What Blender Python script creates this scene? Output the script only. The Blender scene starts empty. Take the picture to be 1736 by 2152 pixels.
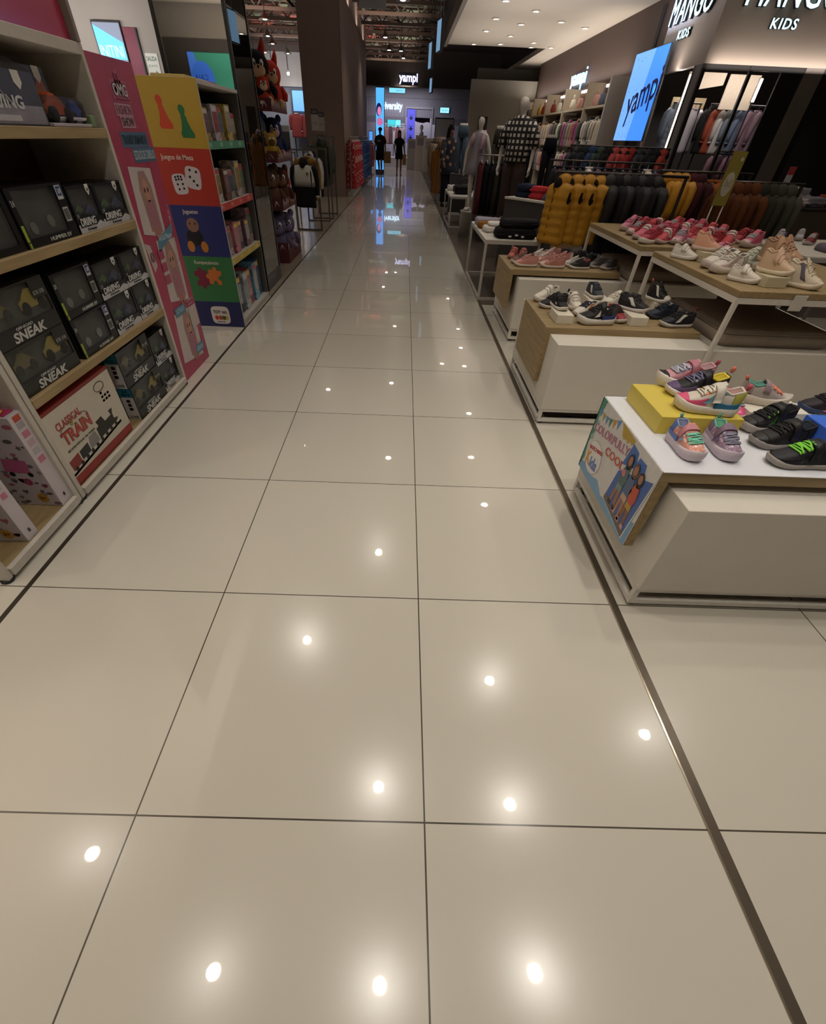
import bpy, math, random
from mathutils import Vector, Matrix
from math import sin, cos, pi, radians as R
random.seed(7)
COL = bpy.context.scene.collection
sc = bpy.context.scene

# ------------------------------------------------------------------ materials
_M = {}
def s2l(c):
    return tuple((x/12.92 if x <= .04045 else ((x+.055)/1.055)**2.4) for x in c)
def hexc(h):
    return s2l(tuple(int(h[i:i+2], 16)/255 for i in (0, 2, 4)))
def mat(h, rough=.6, metal=0., emit=0., kind=None, scale=30., amt=.12, spec=.4, bump=.0, alpha=1., trans=0., h2=None):
    key = (h, rough, metal, emit, kind, scale, amt, spec, bump, alpha, trans, h2)
    if key in _M: return _M[key]
    m = bpy.data.materials.new('m_%s_%s' % (h, kind or 'plain')); m.use_nodes = True
    nt = m.node_tree; N = nt.nodes; L = nt.links
    b = N['Principled BSDF']; c = hexc(h) + (1,)
    b.inputs['Roughness'].default_value = rough; b.inputs['Metallic'].default_value = metal
    b.inputs['Specular IOR Level'].default_value = spec
    b.inputs['Base Color'].default_value = c
    if trans: b.inputs['Transmission Weight'].default_value = trans; b.inputs['IOR'].default_value = 1.15
    if alpha < 1: b.inputs['Alpha'].default_value = alpha
    if emit:
        b.inputs['Emission Color'].default_value = c; b.inputs['Emission Strength'].default_value = emit
        _M[key] = m; return m
    tc = N.new('ShaderNodeTexCoord')
    def ramp(fac, stops):
        r = N.new('ShaderNodeValToRGB'); e = r.color_ramp.elements
        while len(e) < len(stops): e.new(.5)
        for i, (p, col) in enumerate(stops): e[i].position = p; e[i].color = col
        L.new(fac, r.inputs[0]); return r
    c2 = (hexc(h2)+(1,)) if h2 else tuple(x*(1-amt*2.2) for x in c[:3]) + (1,)
    fac = None
    if kind == 'wood':
        mp = N.new('ShaderNodeMapping'); mp.inputs['Scale'].default_value = (1.2, 16, 16) if scale >= 0 else (16, 1.2, 16)
        L.new(tc.outputs['Object'], mp.inputs[0])
        n = N.new('ShaderNodeTexNoise'); n.inputs['Scale'].default_value = 3.; n.inputs['Detail'].default_value = 6
        L.new(mp.outputs[0], n.inputs['Vector']); fac = n.outputs['Fac']
        r = ramp(fac, [(.3, c2), (.7, c)]); L.new(r.outputs[0], b.inputs['Base Color'])
    elif kind == 'dots':
        v = N.new('ShaderNodeTexVoronoi'); v.inputs['Scale'].default_value = scale
        L.new(tc.outputs['Object'], v.inputs['Vector']); r = ramp(v.outputs['Distance'], [(.3, c2), (.34, c)])
        L.new(r.outputs[0], b.inputs['Base Color'])
    elif kind == 'check':
        fs = []
        for bd in 'XZ':
            w = N.new('ShaderNodeTexWave'); w.inputs['Scale'].default_value = scale; w.bands_direction = bd; L.new(tc.outputs['Object'], w.inputs['Vector']); fs.append(w)
        mm = N.new('ShaderNodeMath'); mm.operation = 'MINIMUM'; L.new(fs[0].outputs['Fac'], mm.inputs[0]); L.new(fs[1].outputs['Fac'], mm.inputs[1])
        r = ramp(mm.outputs[0], [(.4, c), (.5, c2)]); L.new(r.outputs[0], b.inputs['Base Color'])
    elif kind == 'patch':     # large irregular printed patches
        v = N.new('ShaderNodeTexVoronoi'); v.inputs['Scale'].default_value = scale; v.feature = 'F1'
        L.new(tc.outputs['Object'], v.inputs['Vector'])
        s = N.new('ShaderNodeSeparateColor'); L.new(v.outputs['Color'], s.inputs[0]); r = ramp(s.outputs[0], [(.5, c), (.52, c2)])
        r.color_ramp.interpolation = 'CONSTANT'; L.new(r.outputs[0], b.inputs['Base Color'])
    elif kind == 'stripe':
        w = N.new('ShaderNodeTexWave'); w.inputs['Scale'].default_value = scale; w.bands_direction = 'Z'
        L.new(tc.outputs['Object'], w.inputs['Vector']); r = ramp(w.outputs['Fac'], [(.45, c), (.55, c2)])
        L.new(r.outputs[0], b.inputs['Base Color'])
    elif kind == 'vstripe':
        w = N.new('ShaderNodeTexWave'); w.inputs['Scale'].default_value = scale; w.bands_direction = 'X'
        L.new(tc.outputs['Object'], w.inputs['Vector']); r = ramp(w.outputs['Fac'], [(.4, c), (.6, c2)])
        L.new(r.outputs[0], b.inputs['Base Color'])
    else:
        n = N.new('ShaderNodeTexNoise'); n.inputs['Scale'].default_value = scale; n.inputs['Detail'].default_value = 4
        L.new(tc.outputs['Object'], n.inputs['Vector']); fac = n.outputs['Fac']
        r = ramp(fac, [(.25, c2 if h2 else tuple(x*(1-amt) for x in c[:3])+(1,)), (.75, c)]); L.new(r.outputs[0], b.inputs['Base Color'])
    if bump:
        n2 = N.new('ShaderNodeTexNoise'); n2.inputs['Scale'].default_value = scale*6; L.new(tc.outputs['Object'], n2.inputs['Vector'])
        bp = N.new('ShaderNodeBump'); bp.inputs['Strength'].default_value = bump; bp.inputs['Distance'].default_value = .004
        L.new(n2.outputs['Fac'], bp.inputs['Height']); L.new(bp.outputs[0], b.inputs['Normal'])
    _M[key] = m; return m
def fab(h, **k): return mat(h, .9, spec=.15, scale=k.pop('scale', 60.), bump=.25, **k)
def glow(h, e): return mat(h, emit=e)

# ------------------------------------------------------------------ mesh builder
class MB:
    def __init__(s): s.v = []; s.f = []; s.sm = []
    def add(s, vs, fs, smooth=False):
        o = len(s.v); s.v += [tuple(v) for v in vs]; s.f += [tuple(i+o for i in f) for f in fs]; s.sm += [smooth]*len(fs); return s
    def box(s, x0, x1, y0, y1, z0, z1, c=0.):
        c = min(c, (x1-x0)/2.01, (y1-y0)/2.01, (z1-z0)/2.01)
        if c <= 0:
            return s.add([(x, y, z) for x in (x0, x1) for y in (y0, y1) for z in (z0, z1)],
                  [(0, 1, 3, 2), (4, 6, 7, 5), (0, 4, 5, 1), (2, 3, 7, 6), (0, 2, 6, 4), (1, 5, 7, 3)])
        vs = []; ix = {}
        for i, x in enumerate((x0, x1)):
            for j, y in enumerate((y0, y1)):
                for k, z in enumerate((z0, z1)):
                    sx, sy, sz = (1-2*i), (1-2*j), (1-2*k)
                    ix[i, j, k, 0] = len(vs); vs.append((x, y+sy*c, z+sz*c))
                    ix[i, j, k, 1] = len(vs); vs.append((x+sx*c, y, z+sz*c))
                    ix[i, j, k, 2] = len(vs); vs.append((x+sx*c, y+sy*c, z))
        fs = []; O = (0, 1); q = [(0, 0), (1, 0), (1, 1), (0, 1)]
        for i in O: fs.append(tuple(ix[i, a, b, 0] for a, b in (q if i else q[::-1])))
        for j in O: fs.append(tuple(ix[a, j, b, 1] for a, b in (q[::-1] if j else q)))
        for k in O: fs.append(tuple(ix[a, b, k, 2] for a, b in (q if k else q[::-1])))
        for a in O:
            for b in O:
                fs.append((ix[a, b, 0, 0], ix[a, b, 1, 0], ix[a, b, 1, 1], ix[a, b, 0, 1]))
                fs.append((ix[a, 0, b, 0], ix[a, 1, b, 0], ix[a, 1, b, 2], ix[a, 0, b, 2]))
                fs.append((ix[0, a, b, 1], ix[1, a, b, 1], ix[1, a, b, 2], ix[0, a, b, 2]))
        for i in O:
            for j in O:
                for k in O: fs.append((ix[i, j, k, 0], ix[i, j, k, 1], ix[i, j, k, 2]))
        return s.add(vs, fs)
    def loft(s, rings, closed=True, cap=True, smooth=True):
        n = len(rings[0]); vs = [p for r in rings for p in r]; fs = []
        for i in range(len(rings)-1):
            for j in range(n if closed else n-1):
                k = (j+1) % n; fs.append((i*n+j, i*n+k, (i+1)*n+k, (i+1)*n+j))
        if cap and closed: fs.append(tuple(range(n))[::-1]); fs.append(tuple((len(rings)-1)*n+j for j in range(n)))
        return s.add(vs, fs, smooth)
    def tube(s, pts, r, n=8, cap=True):
        pts = [Vector(p) for p in pts]; rr = r if isinstance(r, (list, tuple)) else [r]*len(pts); rings = []
        up = None
        for i, p in enumerate(pts):
            t = (pts[min(i+1, len(pts)-1)]-pts[max(i-1, 0)]).normalized()
            if up is None: up = Vector((0, 0, 1)) if abs(t.z) < .9 else Vector((1, 0, 0))
            a = t.cross(up).normalized(); b = a.cross(t).normalized(); up = b
            rings.append([p+(a*cos(2*pi*j/n)+b*sin(2*pi*j/n))*rr[i] for j in range(n)])
        return s.loft(rings, True, cap)
    def lathe(s, prof, cx=0, cy=0, n=20):
        return s.loft([[(cx+r*cos(2*pi*j/n), cy+r*sin(2*pi*j/n), z) for j in range(n)] for r, z in prof])
    def ball(s, c, r, n=14, m=10):
        rx, ry, rz = r if isinstance(r, tuple) else (r, r, r)
        return s.loft([[(c[0]+rx*sin(pi*i/m)*cos(2*pi*j/n), c[1]+ry*sin(pi*i/m)*sin(2*pi*j/n), c[2]-rz*cos(pi*i/m)) for j in range(n)]
                for i in [.02]+list(range(1, m))+[m-.02]])
    def prism(s, pts, o, r, u, th):      # polygon pts (a,b) in frame o + a r + b u, extruded th along r x u
        o, r, u = Vector(o), Vector(r), Vector(u); nn = r.cross(u).normalized()*th
        base = [o+r*a+u*b for a, b in pts]; n = len(pts)
        ar = sum(pts[i][0]*pts[(i+1) % n][1]-pts[(i+1) % n][0]*pts[i][1] for i in range(n))
        if ar < 0: base = base[::-1]
        top = [p+nn for p in base]
        return s.add(base+top, [tuple(range(n))[::-1], tuple(range(n, 2*n))]+[(i, (i+1) % n, n+(i+1) % n, n+i) for i in range(n)])
    def disc(s, a, b, o, r, u, th, ra, rb=None, n=20, rot=0):
        rb = rb or ra
        return s.prism([(a+ra*cos(2*pi*i/n)*cos(rot)-rb*sin(2*pi*i/n)*sin(rot), b+ra*cos(2*pi*i/n)*sin(rot)+rb*sin(2*pi*i/n)*cos(rot)) for i in range(n)], o, r, u, th)
    def mesh(s, name, mt):
        me = bpy.data.meshes.new(name); me.from_pydata(s.v, [], s.f); me.polygons.foreach_set('use_smooth', s.sm)
        me.materials.append(mt); me.update(); return me
    def build(s, name, mt, parent=None, world=False):
        if world and parent is not None:
            p = parent
            off = Vector((0, 0, 0))
            while p is not None: off += p.location; p = p.parent
            s.v = [(x-off.x, y-off.y, z-off.z) for x, y, z in s.v]
        o = bpy.data.objects.new(name, s.mesh(name, mt)); COL.objects.link(o)
        if parent is not None: o.parent = parent
        return o
def tag(o, label, cat, group=None):
    o['label'] = label; o['category'] = cat
    if group: o['group'] = group
    return o
def thing(name, label, cat, loc=(0, 0, 0), rz=0., group=None):
    o = bpy.data.objects.new(name, None); COL.objects.link(o); o.location = loc; o.rotation_euler = (0, 0, rz); o.empty_display_size = .05
    return tag(o, label, cat, group)
def struct(name, mb, mt):
    o = mb.build(name, mt); o['kind'] = 'structure'; return o
def put(name, me, parent, mt=None, loc=None):
    o = bpy.data.objects.new(name, me); COL.objects.link(o); o.parent = parent
    if mt is not None: o.material_slots[0].link = 'OBJECT'; o.material_slots[0].material = mt
    if loc: o.location = loc
    return o
def dup(root, loc, rz, label, group=None):
    r = root.copy(); COL.objects.link(r); r.location = loc; r.rotation_euler = (0, 0, rz); r['label'] = label
    if group: r['group'] = group
    for ch in list(root.children):
        c = ch.copy(); COL.objects.link(c); c.parent = r
        for g in list(ch.children):
            d = g.copy(); COL.objects.link(d); d.parent = c
    return r
def box_thing(name, label, cat, x0, x1, y0, y1, z0, z1, mt, c=.003, group=None):
    o = MB().box(-(x1-x0)/2, (x1-x0)/2, -(y1-y0)/2, (y1-y0)/2, 0, z1-z0, c).build(name, mt); o.location = ((x0+x1)/2, (y0+y1)/2, z0)
    return tag(o, label, cat, group)

# frames: facing aisle from the left (+X), facing the camera (-Y), facing the aisle from the right (-X)
FX = ((0, 1, 0), (0, 0, 1)); FY = ((1, 0, 0), (0, 0, 1)); FN = ((0, -1, 0), (0, 0, 1))
_txt = {}
def text(body, o, frame, w, h, mt, parent, name='lettering', th=.0015, bold=.0, shear=0., world=True, sp=1.):
    key = (body, bold, shear, sp)
    if key not in _txt:
        cu = bpy.data.curves.new('t', 'FONT'); cu.body = body; cu.align_x = 'CENTER'; cu.offset = bold; cu.shear = shear
        cu.resolution_u = 3; cu.space_character = sp
        ob = bpy.data.objects.new('t', cu); COL.objects.link(ob); bpy.context.view_layer.update()
        me = bpy.data.meshes.new_from_object(ob.evaluated_get(bpy.context.evaluated_depsgraph_get()))
        _txt[key] = ([tuple(v.co) for v in me.vertices], [tuple(p.vertices) for p in me.polygons])
        bpy.data.objects.remove(ob); bpy.data.curves.remove(cu); bpy.data.meshes.remove(me)
    vs, fs = _txt[key]
    xs = [v[0] for v in vs]; ys = [v[1] for v in vs]; mx, my = (min(xs)+max(xs))/2, (min(ys)+max(ys))/2
    sx = w/(max(xs)-min(xs)); sy = h/(max(ys)-min(ys))
    o = Vector(o); r, u = Vector(frame[0]), Vector(frame[1]); n = r.cross(u)
    b = MB(); nv = len(vs)
    front = [o+r*(v[0]-mx)*sx+u*(v[1]-my)*sy+n*th for v in vs]; back = [p-n*th for p in front]
    cnt = {}
    for f in fs:
        for i in range(len(f)): cnt[(f[i], f[(i+1) % len(f)])] = 1
    side = [(a, a+nv, c+nv, c) for (a, c) in cnt if (c, a) not in cnt]
    b.add(front+back, fs+side)
    return b.build(name, mt, parent, world)
def rect(o, frame, a0, a1, b0, b1, mt, parent, name, th=.001, world=True):
    return MB().prism([(a0, b0), (a1, b0), (a1, b1), (a0, b1)], o, frame[0], frame[1], th).build(name, mt, parent, world)
ORD = ['first', 'second', 'third', 'fourth', 'fifth', 'sixth', 'seventh', 'eighth', 'ninth', 'tenth', 'eleventh', 'twelfth', 'thirteenth', 'fourteenth', 'fifteenth', 'sixteenth', 'seventeenth', 'eighteenth']
WHITE = mat('e8e4da', .45); WOOD = mat('9a845f', .5, kind='wood', h2='826e4c'); WOODY = mat('9a845f', .5, kind='wood', scale=-1, h2='826e4c')
BLACK = mat('17161a', .5); DARK = mat('2c2a2b', .55); CHROME = mat('8a8884', .25, 1.); GREYM = mat('6f6a66', .4, .7)
# ------------------------------------------------------------------ camera
cd = bpy.data.cameras.new('camera'); cam = bpy.data.objects.new('camera', cd); COL.objects.link(cam); sc.camera = cam
fw = Vector((0.01070475, 0.71851504, -0.69542904)); rt = Vector((0.99940955, 0.01501989, 0.03090242)); upv = Vector((-0.03264912, 0.69534922, 0.71793001))
mw = Matrix((rt, upv, -fw)).transposed().to_4x4(); mw.translation = (0.68512, -0.32082, 1.37130); cam.matrix_world = mw
cd.sensor_fit = 'VERTICAL'; cd.sensor_height = 24.; cd.lens = 24.*893.6148/2152; cd.clip_start = .05; cd.clip_end = 200
cd.shift_x = (868-833.81)/2152; cd.shift_y = (1152.25-1076)/2152
sc.view_settings.view_transform = 'Standard'; sc.view_settings.look = 'None'; sc.view_settings.exposure = 0.; sc.view_settings.gamma = 1.
w = bpy.data.worlds.new('world'); sc.world = w; w.use_nodes = True
w.node_tree.nodes['Background'].inputs[0].default_value = (.9, .85, .8, 1); w.node_tree.nodes['Background'].inputs[1].default_value = .12

# ------------------------------------------------------------------ room shell
def tile_mat(name, a, bcol, mortar, rough, size=.8, ms=.0024, coat=.0):
    m = bpy.data.materials.new(name); m.use_nodes = True; nt = m.node_tree; N = nt.nodes; L = nt.links; b = N['Principled BSDF']
    tc = N.new('ShaderNodeTexCoord'); k = N.new('ShaderNodeTexBrick'); k.offset = 0; k.squash = 1
    k.inputs['Scale'].default_value = 1; k.inputs['Brick Width'].default_value = size; k.inputs['Row Height'].default_value = size
    k.inputs['Mortar Size'].default_value = ms; k.inputs['Mortar Smooth'].default_value = .1
    k.inputs['Color1'].default_value = hexc(a)+(1,); k.inputs['Color2'].default_value = hexc(bcol)+(1,); k.inputs['Mortar'].default_value = hexc(mortar)+(1,)
    L.new(tc.outputs['Object'], k.inputs['Vector']); L.new(k.outputs['Color'], b.inputs['Base Color'])
    b.inputs['Roughness'].default_value = rough; b.inputs['Specular IOR Level'].default_value = .4
    b.inputs['Coat Weight'].default_value = coat; b.inputs['Coat Roughness'].default_value = .015; b.inputs['Coat IOR'].default_value = 1.5
    n = N.new('ShaderNodeTexNoise'); n.inputs['Scale'].default_value = 1.3; L.new(tc.outputs['Object'], n.inputs['Vector'])
    bp = N.new('ShaderNodeBump'); bp.inputs['Strength'].default_value = .02; bp.inputs['Distance'].default_value = .01
    L.new(n.outputs['Fac'], bp.inputs['Height']); L.new(bp.outputs[0], b.inputs['Coat Normal'])
    return m
TILE = tile_mat('glossy_tile', 'c8c2b5', 'c5bfb2', '4a4338', .2, coat=.75)
def slab(x0, x1, y0, y1, z0=-.06, z1=0.): return MB().box(x0, x1, y0, y1, z0, z1)
f = slab(-.79, 1.6, -3.2, 46); f.box(-4, -.81, -3.2, 5.22, -.06, 0); f.box(1.63, 12, -3.2, 5.2, -.06, 0)
struct('floor', f, TILE)
struct('floor.001', slab(-16, -.81, 5.22, 46), mat('8d8272', .22, scale=3., spec=.5))
struct('floor.002', slab(1.63, 12, 5.2, 46), mat('5a5048', .25, kind='wood', h2='4a423b', spec=.5))
struct('trim_1', slab(-.81, -.79, -3.2, 46, -.06, .0015), mat('4a4238', .35, .5))
struct('trim_2', slab(1.6, 1.628, -3.2, 46, -.06, .0015), mat('6a6054', .32, .6))
struct('trim_3', slab(1.594, 1.6, -3.2, 46, -.06, .003), mat('c8c0b0', .2, .9))
CEIL = mat('bdb2a4', .9, scale=2, amt=.05)
struct('ceiling', MB().box(1.88, 14, -5, 20.3, 3.5, 3.62), CEIL)
struct('ceiling.001', MB().box(-12, -1.2, -5, 5.0, 3.5, 3.62), CEIL)
struct('ceiling.002', MB().box(-16, -7.4, 5.0, 32, 3.5, 3.62), CEIL)
struct('ceiling.003', MB().box(-7.4, 14, -5.2, 46.5, 4.9, 5.0), mat('463a33', .9, scale=1.5, amt=.3))
struct('ceiling.004', MB().box(5.0, 14, 20.3, 32, 3.5, 3.62), CEIL)
struct('trim_4', MB().box(1.78, 1.88, -5, 20.3, 3.44, 3.75), mat('7a7068', .8))
struct('wall_front', MB().box(-12, 14, -5.3, -5.1, 0, 5.6), mat('8d867c', .9, scale=2, amt=.05))
struct('wall_right', MB().box(12.0, 12.2, -5.1, 32, 0, 5.6), mat('6d655d', .9, scale=2))
struct('wall_left', MB().box(-16.2, -16, -5.1, 46, 0, 5.6), mat('8d867c', .9, scale=2))
struct('wall_back', MB().box(-16, 14, 46, 46.2, 0, 5.6), mat('6f6963', .9, scale=2))
struct('wall_back.001', MB().box(3.6, 6.2, 26, 26.2, 0, 3.5), mat('989186', .9, scale=1.))
# dark open mall ceiling: trusses and coloured panels
TR_ = mat('57463d', .8)
for i, y in enumerate((11.0, 15, 18.5, 20.6, 22.4, 24.2, 26, 28.0, 30.0, 32.2, 34.4)):
    b = MB(); b.box(-7.4, 1.75, y-.04, y+.04, 4.28, 4.36); b.box(-7.4, 1.75, y-.03, y+.03, 4.66, 4.71)
    for k in range(13):
        x = -7.2+k*.69; b.tube([(x, y, 4.34), (x+.34, y, 4.68)], .02, 5); b.tube([(x+.34, y, 4.68), (x+.69, y, 4.34)], .02, 5)
        if k % 2: b.tube([(x, y, 4.32), (x+1.2, y+1.0, 4.5)], .025, 5); b.tube([(x, y, 4.32), (x-1.2, y+1.0, 4.5)], .025, 5)
    struct('trim_%d' % (50+i), b, TR_)
for i, x in enumerate((-6, -3.4, -.8, 1.2)):
    struct('trim_%d' % (13+i), MB().box(x-.05, x+.05, 6, 36, 4.45, 4.55), mat('544439', .8))
cols = ['b0503f', 'a04a3c', '66705a', 'b85442', '6a745e', '5b4c42']
names = ['red', 'red', 'grey green', 'red', 'grey green', 'brown']
k = 0
for j, y in enumerate((21.6, 24.1, 26.6, 29.1, 31.6, 34.1)):
    for i, x in enumerate((-6.0, -3.9, -1.2, .9)):
        ci = ([0, 1, 3, 2][i]+j) % 6 if i < 3 else [2, 4, 2, 5, 4, 5][j]
        t = MB().prism([(-1.0, -1.2), (1.0, -1.2), (.35 if (i+j) % 2 else .95, 1.2), (-.35 if (i+j) % 2 else -.2, 1.2)], (0, 0, 0), (1, 0, 0), (0, 1, 0), .05).build('ceiling_panel', mat(cols[ci], .8, scale=3))
        t.location = (x, y, 4.74)
        tag(t, '%s triangular ceiling panel, %s from the left in the %s row' % (names[ci], ORD[i], ORD[j]), 'ceiling panel', 'coloured panels of the open mall ceiling'); k += 1

# ------------------------------------------------------------------ lamps
LENS = glow('fff0dc', 38.)
def spot(x, y, z, p, ang=120, col=(1, .935, .84), rad=.05, blend=.8, tgt=None):
    l = bpy.data.lights.new('spot', 'SPOT'); l.energy = p; l.spot_size = R(ang); l.spot_blend = blend; l.color = col; l.shadow_soft_size = rad
    o = bpy.data.objects.new('spot', l); COL.objects.link(o); o.location = (x, y, z)
    if tgt: o.rotation_euler = (Vector(tgt)-Vector((x, y, z))).to_track_quat('-Z', 'Y').to_euler()
    return o
ring = MB().lathe([(.075, 0), (.095, 0), (.095, -.02), (.07, -.02), (.062, 0)], n=18).mesh('trim_ring', mat('d8d2c8', .4))
lens = MB().lathe([(.0, -.004), (.06, -.004), (.06, -.010), (.0, -.012)], n=16).mesh('lens', LENS)
can = MB().lathe([(.0, .02), (.03, .02), (.10, -.10), (.19, -.13), (.19, -.145), (.09, -.14), (.0, -.12)], n=20).mesh('shade', mat('8a7f74', .5, .3))
rod = MB().tube([(0, 0, 0), (0, 0, .84)], .01, 6).mesh('rod', DARK)
def downlight(x, y, label, z=3.5, group='recessed downlights in the white shop ceiling'):
    t = thing('ceiling_downlight', label, 'ceiling light', (x, y, z), 0, group); put('trim_ring', ring, t); put('lens', lens, t); return t
def pendant(x, y, label, z=4.05):
    t = thing('pendant_lamp', label, 'lamp', (x, y, z), 0, 'pendant lamps under the open mall ceiling')
    put('shade', can, t); put('rod', rod, t); put('lens', lens, t, loc=(0, 0, -.135)); return t
PW = .64
dl = [(3.53, 15.0, 'tall bright'), (4.38, 16.06, ''), (5.15, 16.68, ''), (6.04, 16.4, ''), (6.0, 18.96, ''), (5.10, 20.0, ''), (3.5, 16.57, ''), (4.4, 19.24, ''), (2.70, 14.14, ''),
      (2.78, 16.02, ''), (2.77, 17.69, ''), (3.49, 19.77, ''), (3.54, 18.31, ''), (2.7, 20.0, ''), (4.5, 20.1, ''), (2.66, 12.6, ''), (4.9, 13.4, ''), (6.7, 14.6, '')]
rows = sorted(dl, key=lambda q: (q[1], q[0]))
for i, (x, y, _) in enumerate(rows):
    downlight(x, y, 'lit recessed downlight in the white shop ceiling, %s nearest of those over the clothing racks' % ORD[i])
for i, (x, y) in enumerate([(1.96, -.22), (1.97, 1.0), (1.96, 2.37), (2.0, 12.73), (2.37, 5.94), (2.3, 7.56), (2.47, 9.57), (3.66, 1.75), (3.6, 4.6), (3.3, 8.2), (5.2, 3.4), (5.0, 6.8)]):
    downlight(x, y, 'lit recessed downlight overhead, %s along the white ceiling above the shoe tables' % ORD[i])
    spot(x, y, 3.48, (95 if y < 2.5 else 62)*PW, 105)
for i, (x, y) in enumerate([(-2.0, .5), (-2.6, 2.6), (-4.2, .8), (-4.6, 3.6), (-3.4, -2.6), (-1.9, -2.2)]):
    downlight(x, y, 'lit recessed downlight above the toy shelves, %s of those left of the aisle' % ORD[i], group='recessed downlights left of the aisle')
    if i < 5: spot(x, y, 3.48, 45*PW, 120)
for i, (x, y) in enumerate([(.7, -.31), (.62, 1.25), (-.5, 3.15), (.45, 5.0), (.53, 8.1), (-.75, -.25), (-1.9, 1.45), (-1.5, 8.5), (-1.3, 11.6), (.5, 12.2)]):
    pendant(x, y, 'pendant lamp hanging over the near aisle, %s of those above the pale tiles' % ORD[i])
    spot(x, y, 3.88, (95 if i < 4 else 52)*PW, 115)
for i, (x, y) in enumerate([(-1.59, 21.6), (-1.56, 24.5), (-.16, 23.4), (-.11, 26.5), (.38, 26.6), (.47, 28.8), (-1.6, 27.6), (-3.9, 21.0), (-4.58, 24.3), (-4.83, 26.2), (-4.77, 29.0), (-5.8, 29.0), (.5, 17.5)]):
    pendant(x, y, 'lit pendant lamp far down the mall, %s counted from the brown pillar outwards' % ORD[i])
    if i in (0, 2, 5, 8, 10, 12): spot(x, y, 3.88, 110*PW, 130)
for x, y in ((4.0, 14.5), (3.4, 18.0), (4.6, 17.5)): spot(x, y, 3.46, 130*PW, 130)
spot(-3.2, 12.5, 3.9, 90*PW, 130); spot(-7.5, 18, 3.4, 150*PW, 140); spot(.6, 36, 3.9, 200*PW, 140); spot(-4, 34, 3.9, 200*PW, 140)
# ------------------------------------------------------------------ shoe benches on the right
BOXM = mat('cfc9bd', .6, scale=8, amt=.04)
def bench(label, y0, y1, wy0, wy1, wtop, wbot, wx0, wx1, x0, x1):
    t = thing('display_bench', label, 'display bench', (x0, (y0+y1)/2, 0), 0, None)
    fr = MB(); s = .022
    for z in (.015, .085):
        for yy in (y0, y1-s): fr.box(x0, x1, yy, yy+s, z, z+s)
        for xx in (x0, x1-s): fr.box(xx, xx+s, y0+s, y1-s, z, z+s)
    for xx in (x0, (x0+x1)/2, x1-s):
        for yy in (y0, y1-s): fr.box(xx, xx+s, yy, yy+s, .037, .085)
    fr.build('base_frame', mat('d8d3c9', .4), t, True)
    MB().box(x0+.06, x1-.06, y0+.06, y1-.06, .03, .1).build('recessed_plinth', mat('3a302a', .7), t, True)
    MB().box(x0-.0, x1, y0-.008, y1+.008, .107, .51, .002).build('body', BOXM, t, True)
    for xx in (x0+.03, x1-.03):
        for yy in (y0+.03, y1-.03): MB().lathe([(.02, 0), (.024, .004), (.024, .012), (.012, .015)], xx, yy, 12).build('foot', BLACK, t, True)
    th = .042
    MB().box(wx0, wx1, wy0, wy1, wtop-th, wtop, .0015).build('wooden_top', WOOD, t, True)
    MB().box(wx0, wx0+.036, wy0, wy1, wbot, wtop-th-.0005, .0015).build('wooden_side_panel', WOODY, t, True)
    MB().box(wx0+.08, wx1-.04, wy0+.08, wy1-.06, .511, wtop-th-.0005).build('spacer', mat('5a4a3a', .7), t, True)
    return t
b1 = bench('long white display bench nearest the camera with a printed panel over its wooden edge', .80, 1.60, .91, 1.49, .58, .235, 1.60, 3.3, 1.665, 3.5)
b2 = bench('middle of the three white benches, bare wooden top crowded with black and white trainers', 2.36, 3.36, 2.55, 3.20, .548, .21, 1.60, 2.57, 1.635, 3.6)
b3 = bench('farthest of the three white benches, wooden top with pink and grey trainers', 4.0, 4.95, 4.08, 4.72, .565, .255, 1.64, 2.62, 1.72, 3.5)
# white sheet and printed panel on the near bench
MB().box(1.597, 3.3, .905, 1.492, .5805, .5835, .0005).build('white_top_sheet', mat('d9dae0', .35, scale=5, amt=.02), b1, True)
sg = thing('printed_sign_panel', 'children\'s shoe advert panel reading COLORFULLY COOL on the near bench', 'sign', (1.598, 1.20, .24))
def frn(a, b, d=0.): return (1.598-d, 1.495-a, .235+b)    # facing -X : a to the right(-Y), b up
O = Vector((1.5975, 1.495, .235))
def P(pts, h, name, d=1, rough=.5, lab=None):
    o = MB().prism(pts, O+Vector((-.0006*d, 0, 0)), FN[0], FN[1], .0006).build(name, mat(h, rough), sg, True)
    if lab: o['label'] = lab
W_, H_ = .585, .347
MB().box(1.5935, 1.5975, .91, 1.495, .235, .582).build('backing', mat('d3d0cc', .45), sg, True)
O = Vector((1.5937, 1.495, .235))
def RF(deg): c, s_ = cos(R(deg)), sin(R(deg)); return ((0, -c, s_), (0, s_, c))
def ST(body, a, b, w, h, rot, c, d, bold): text(body, (1.5937-.0006*d, 1.495-a, .235+b), RF(rot), w, h, mat(c, .5), sg, bold=bold)
P([(0, .0), (.0, .345), (.05, .345), (.037, .30), (.02, .27), (.035, .2), (.012, .13), (.03, .06)], '4d8a78', 'green_edge')
P([(0, 0), (W_, 0), (W_, .115), (.5, .09), (.4, .05), (.327, .035), (.29, .028), (.22, .06), (.15, .035), (.06, .05), (0, .03)], '7ba3c6', 'blue_wave')
P([(.232, .345), (.366, .337), (.362, .318), (.349, .309), (.335, .318), (.32, .300), (.30, .307), (.285, .298), (.263, .302), (.25, .325)], 'b79a3a', 'yellow_splash')
for i, (c_, x_) in enumerate([('5b8fc4', .015), ('b8a33c', .05), ('5b8fc4', .085), ('4d8a78', .12), ('c98b3a', .155), ('5b8fc4', .19)]):
    b0 = lambda x: .300+.20*x-.02*sin(pi*x/.22)
    P([(x_, b0(x_)), (x_+.03, b0(x_+.03)), (x_+.017, b0(x_)-.032)], c_, 'bunting_flag', 2)
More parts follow.
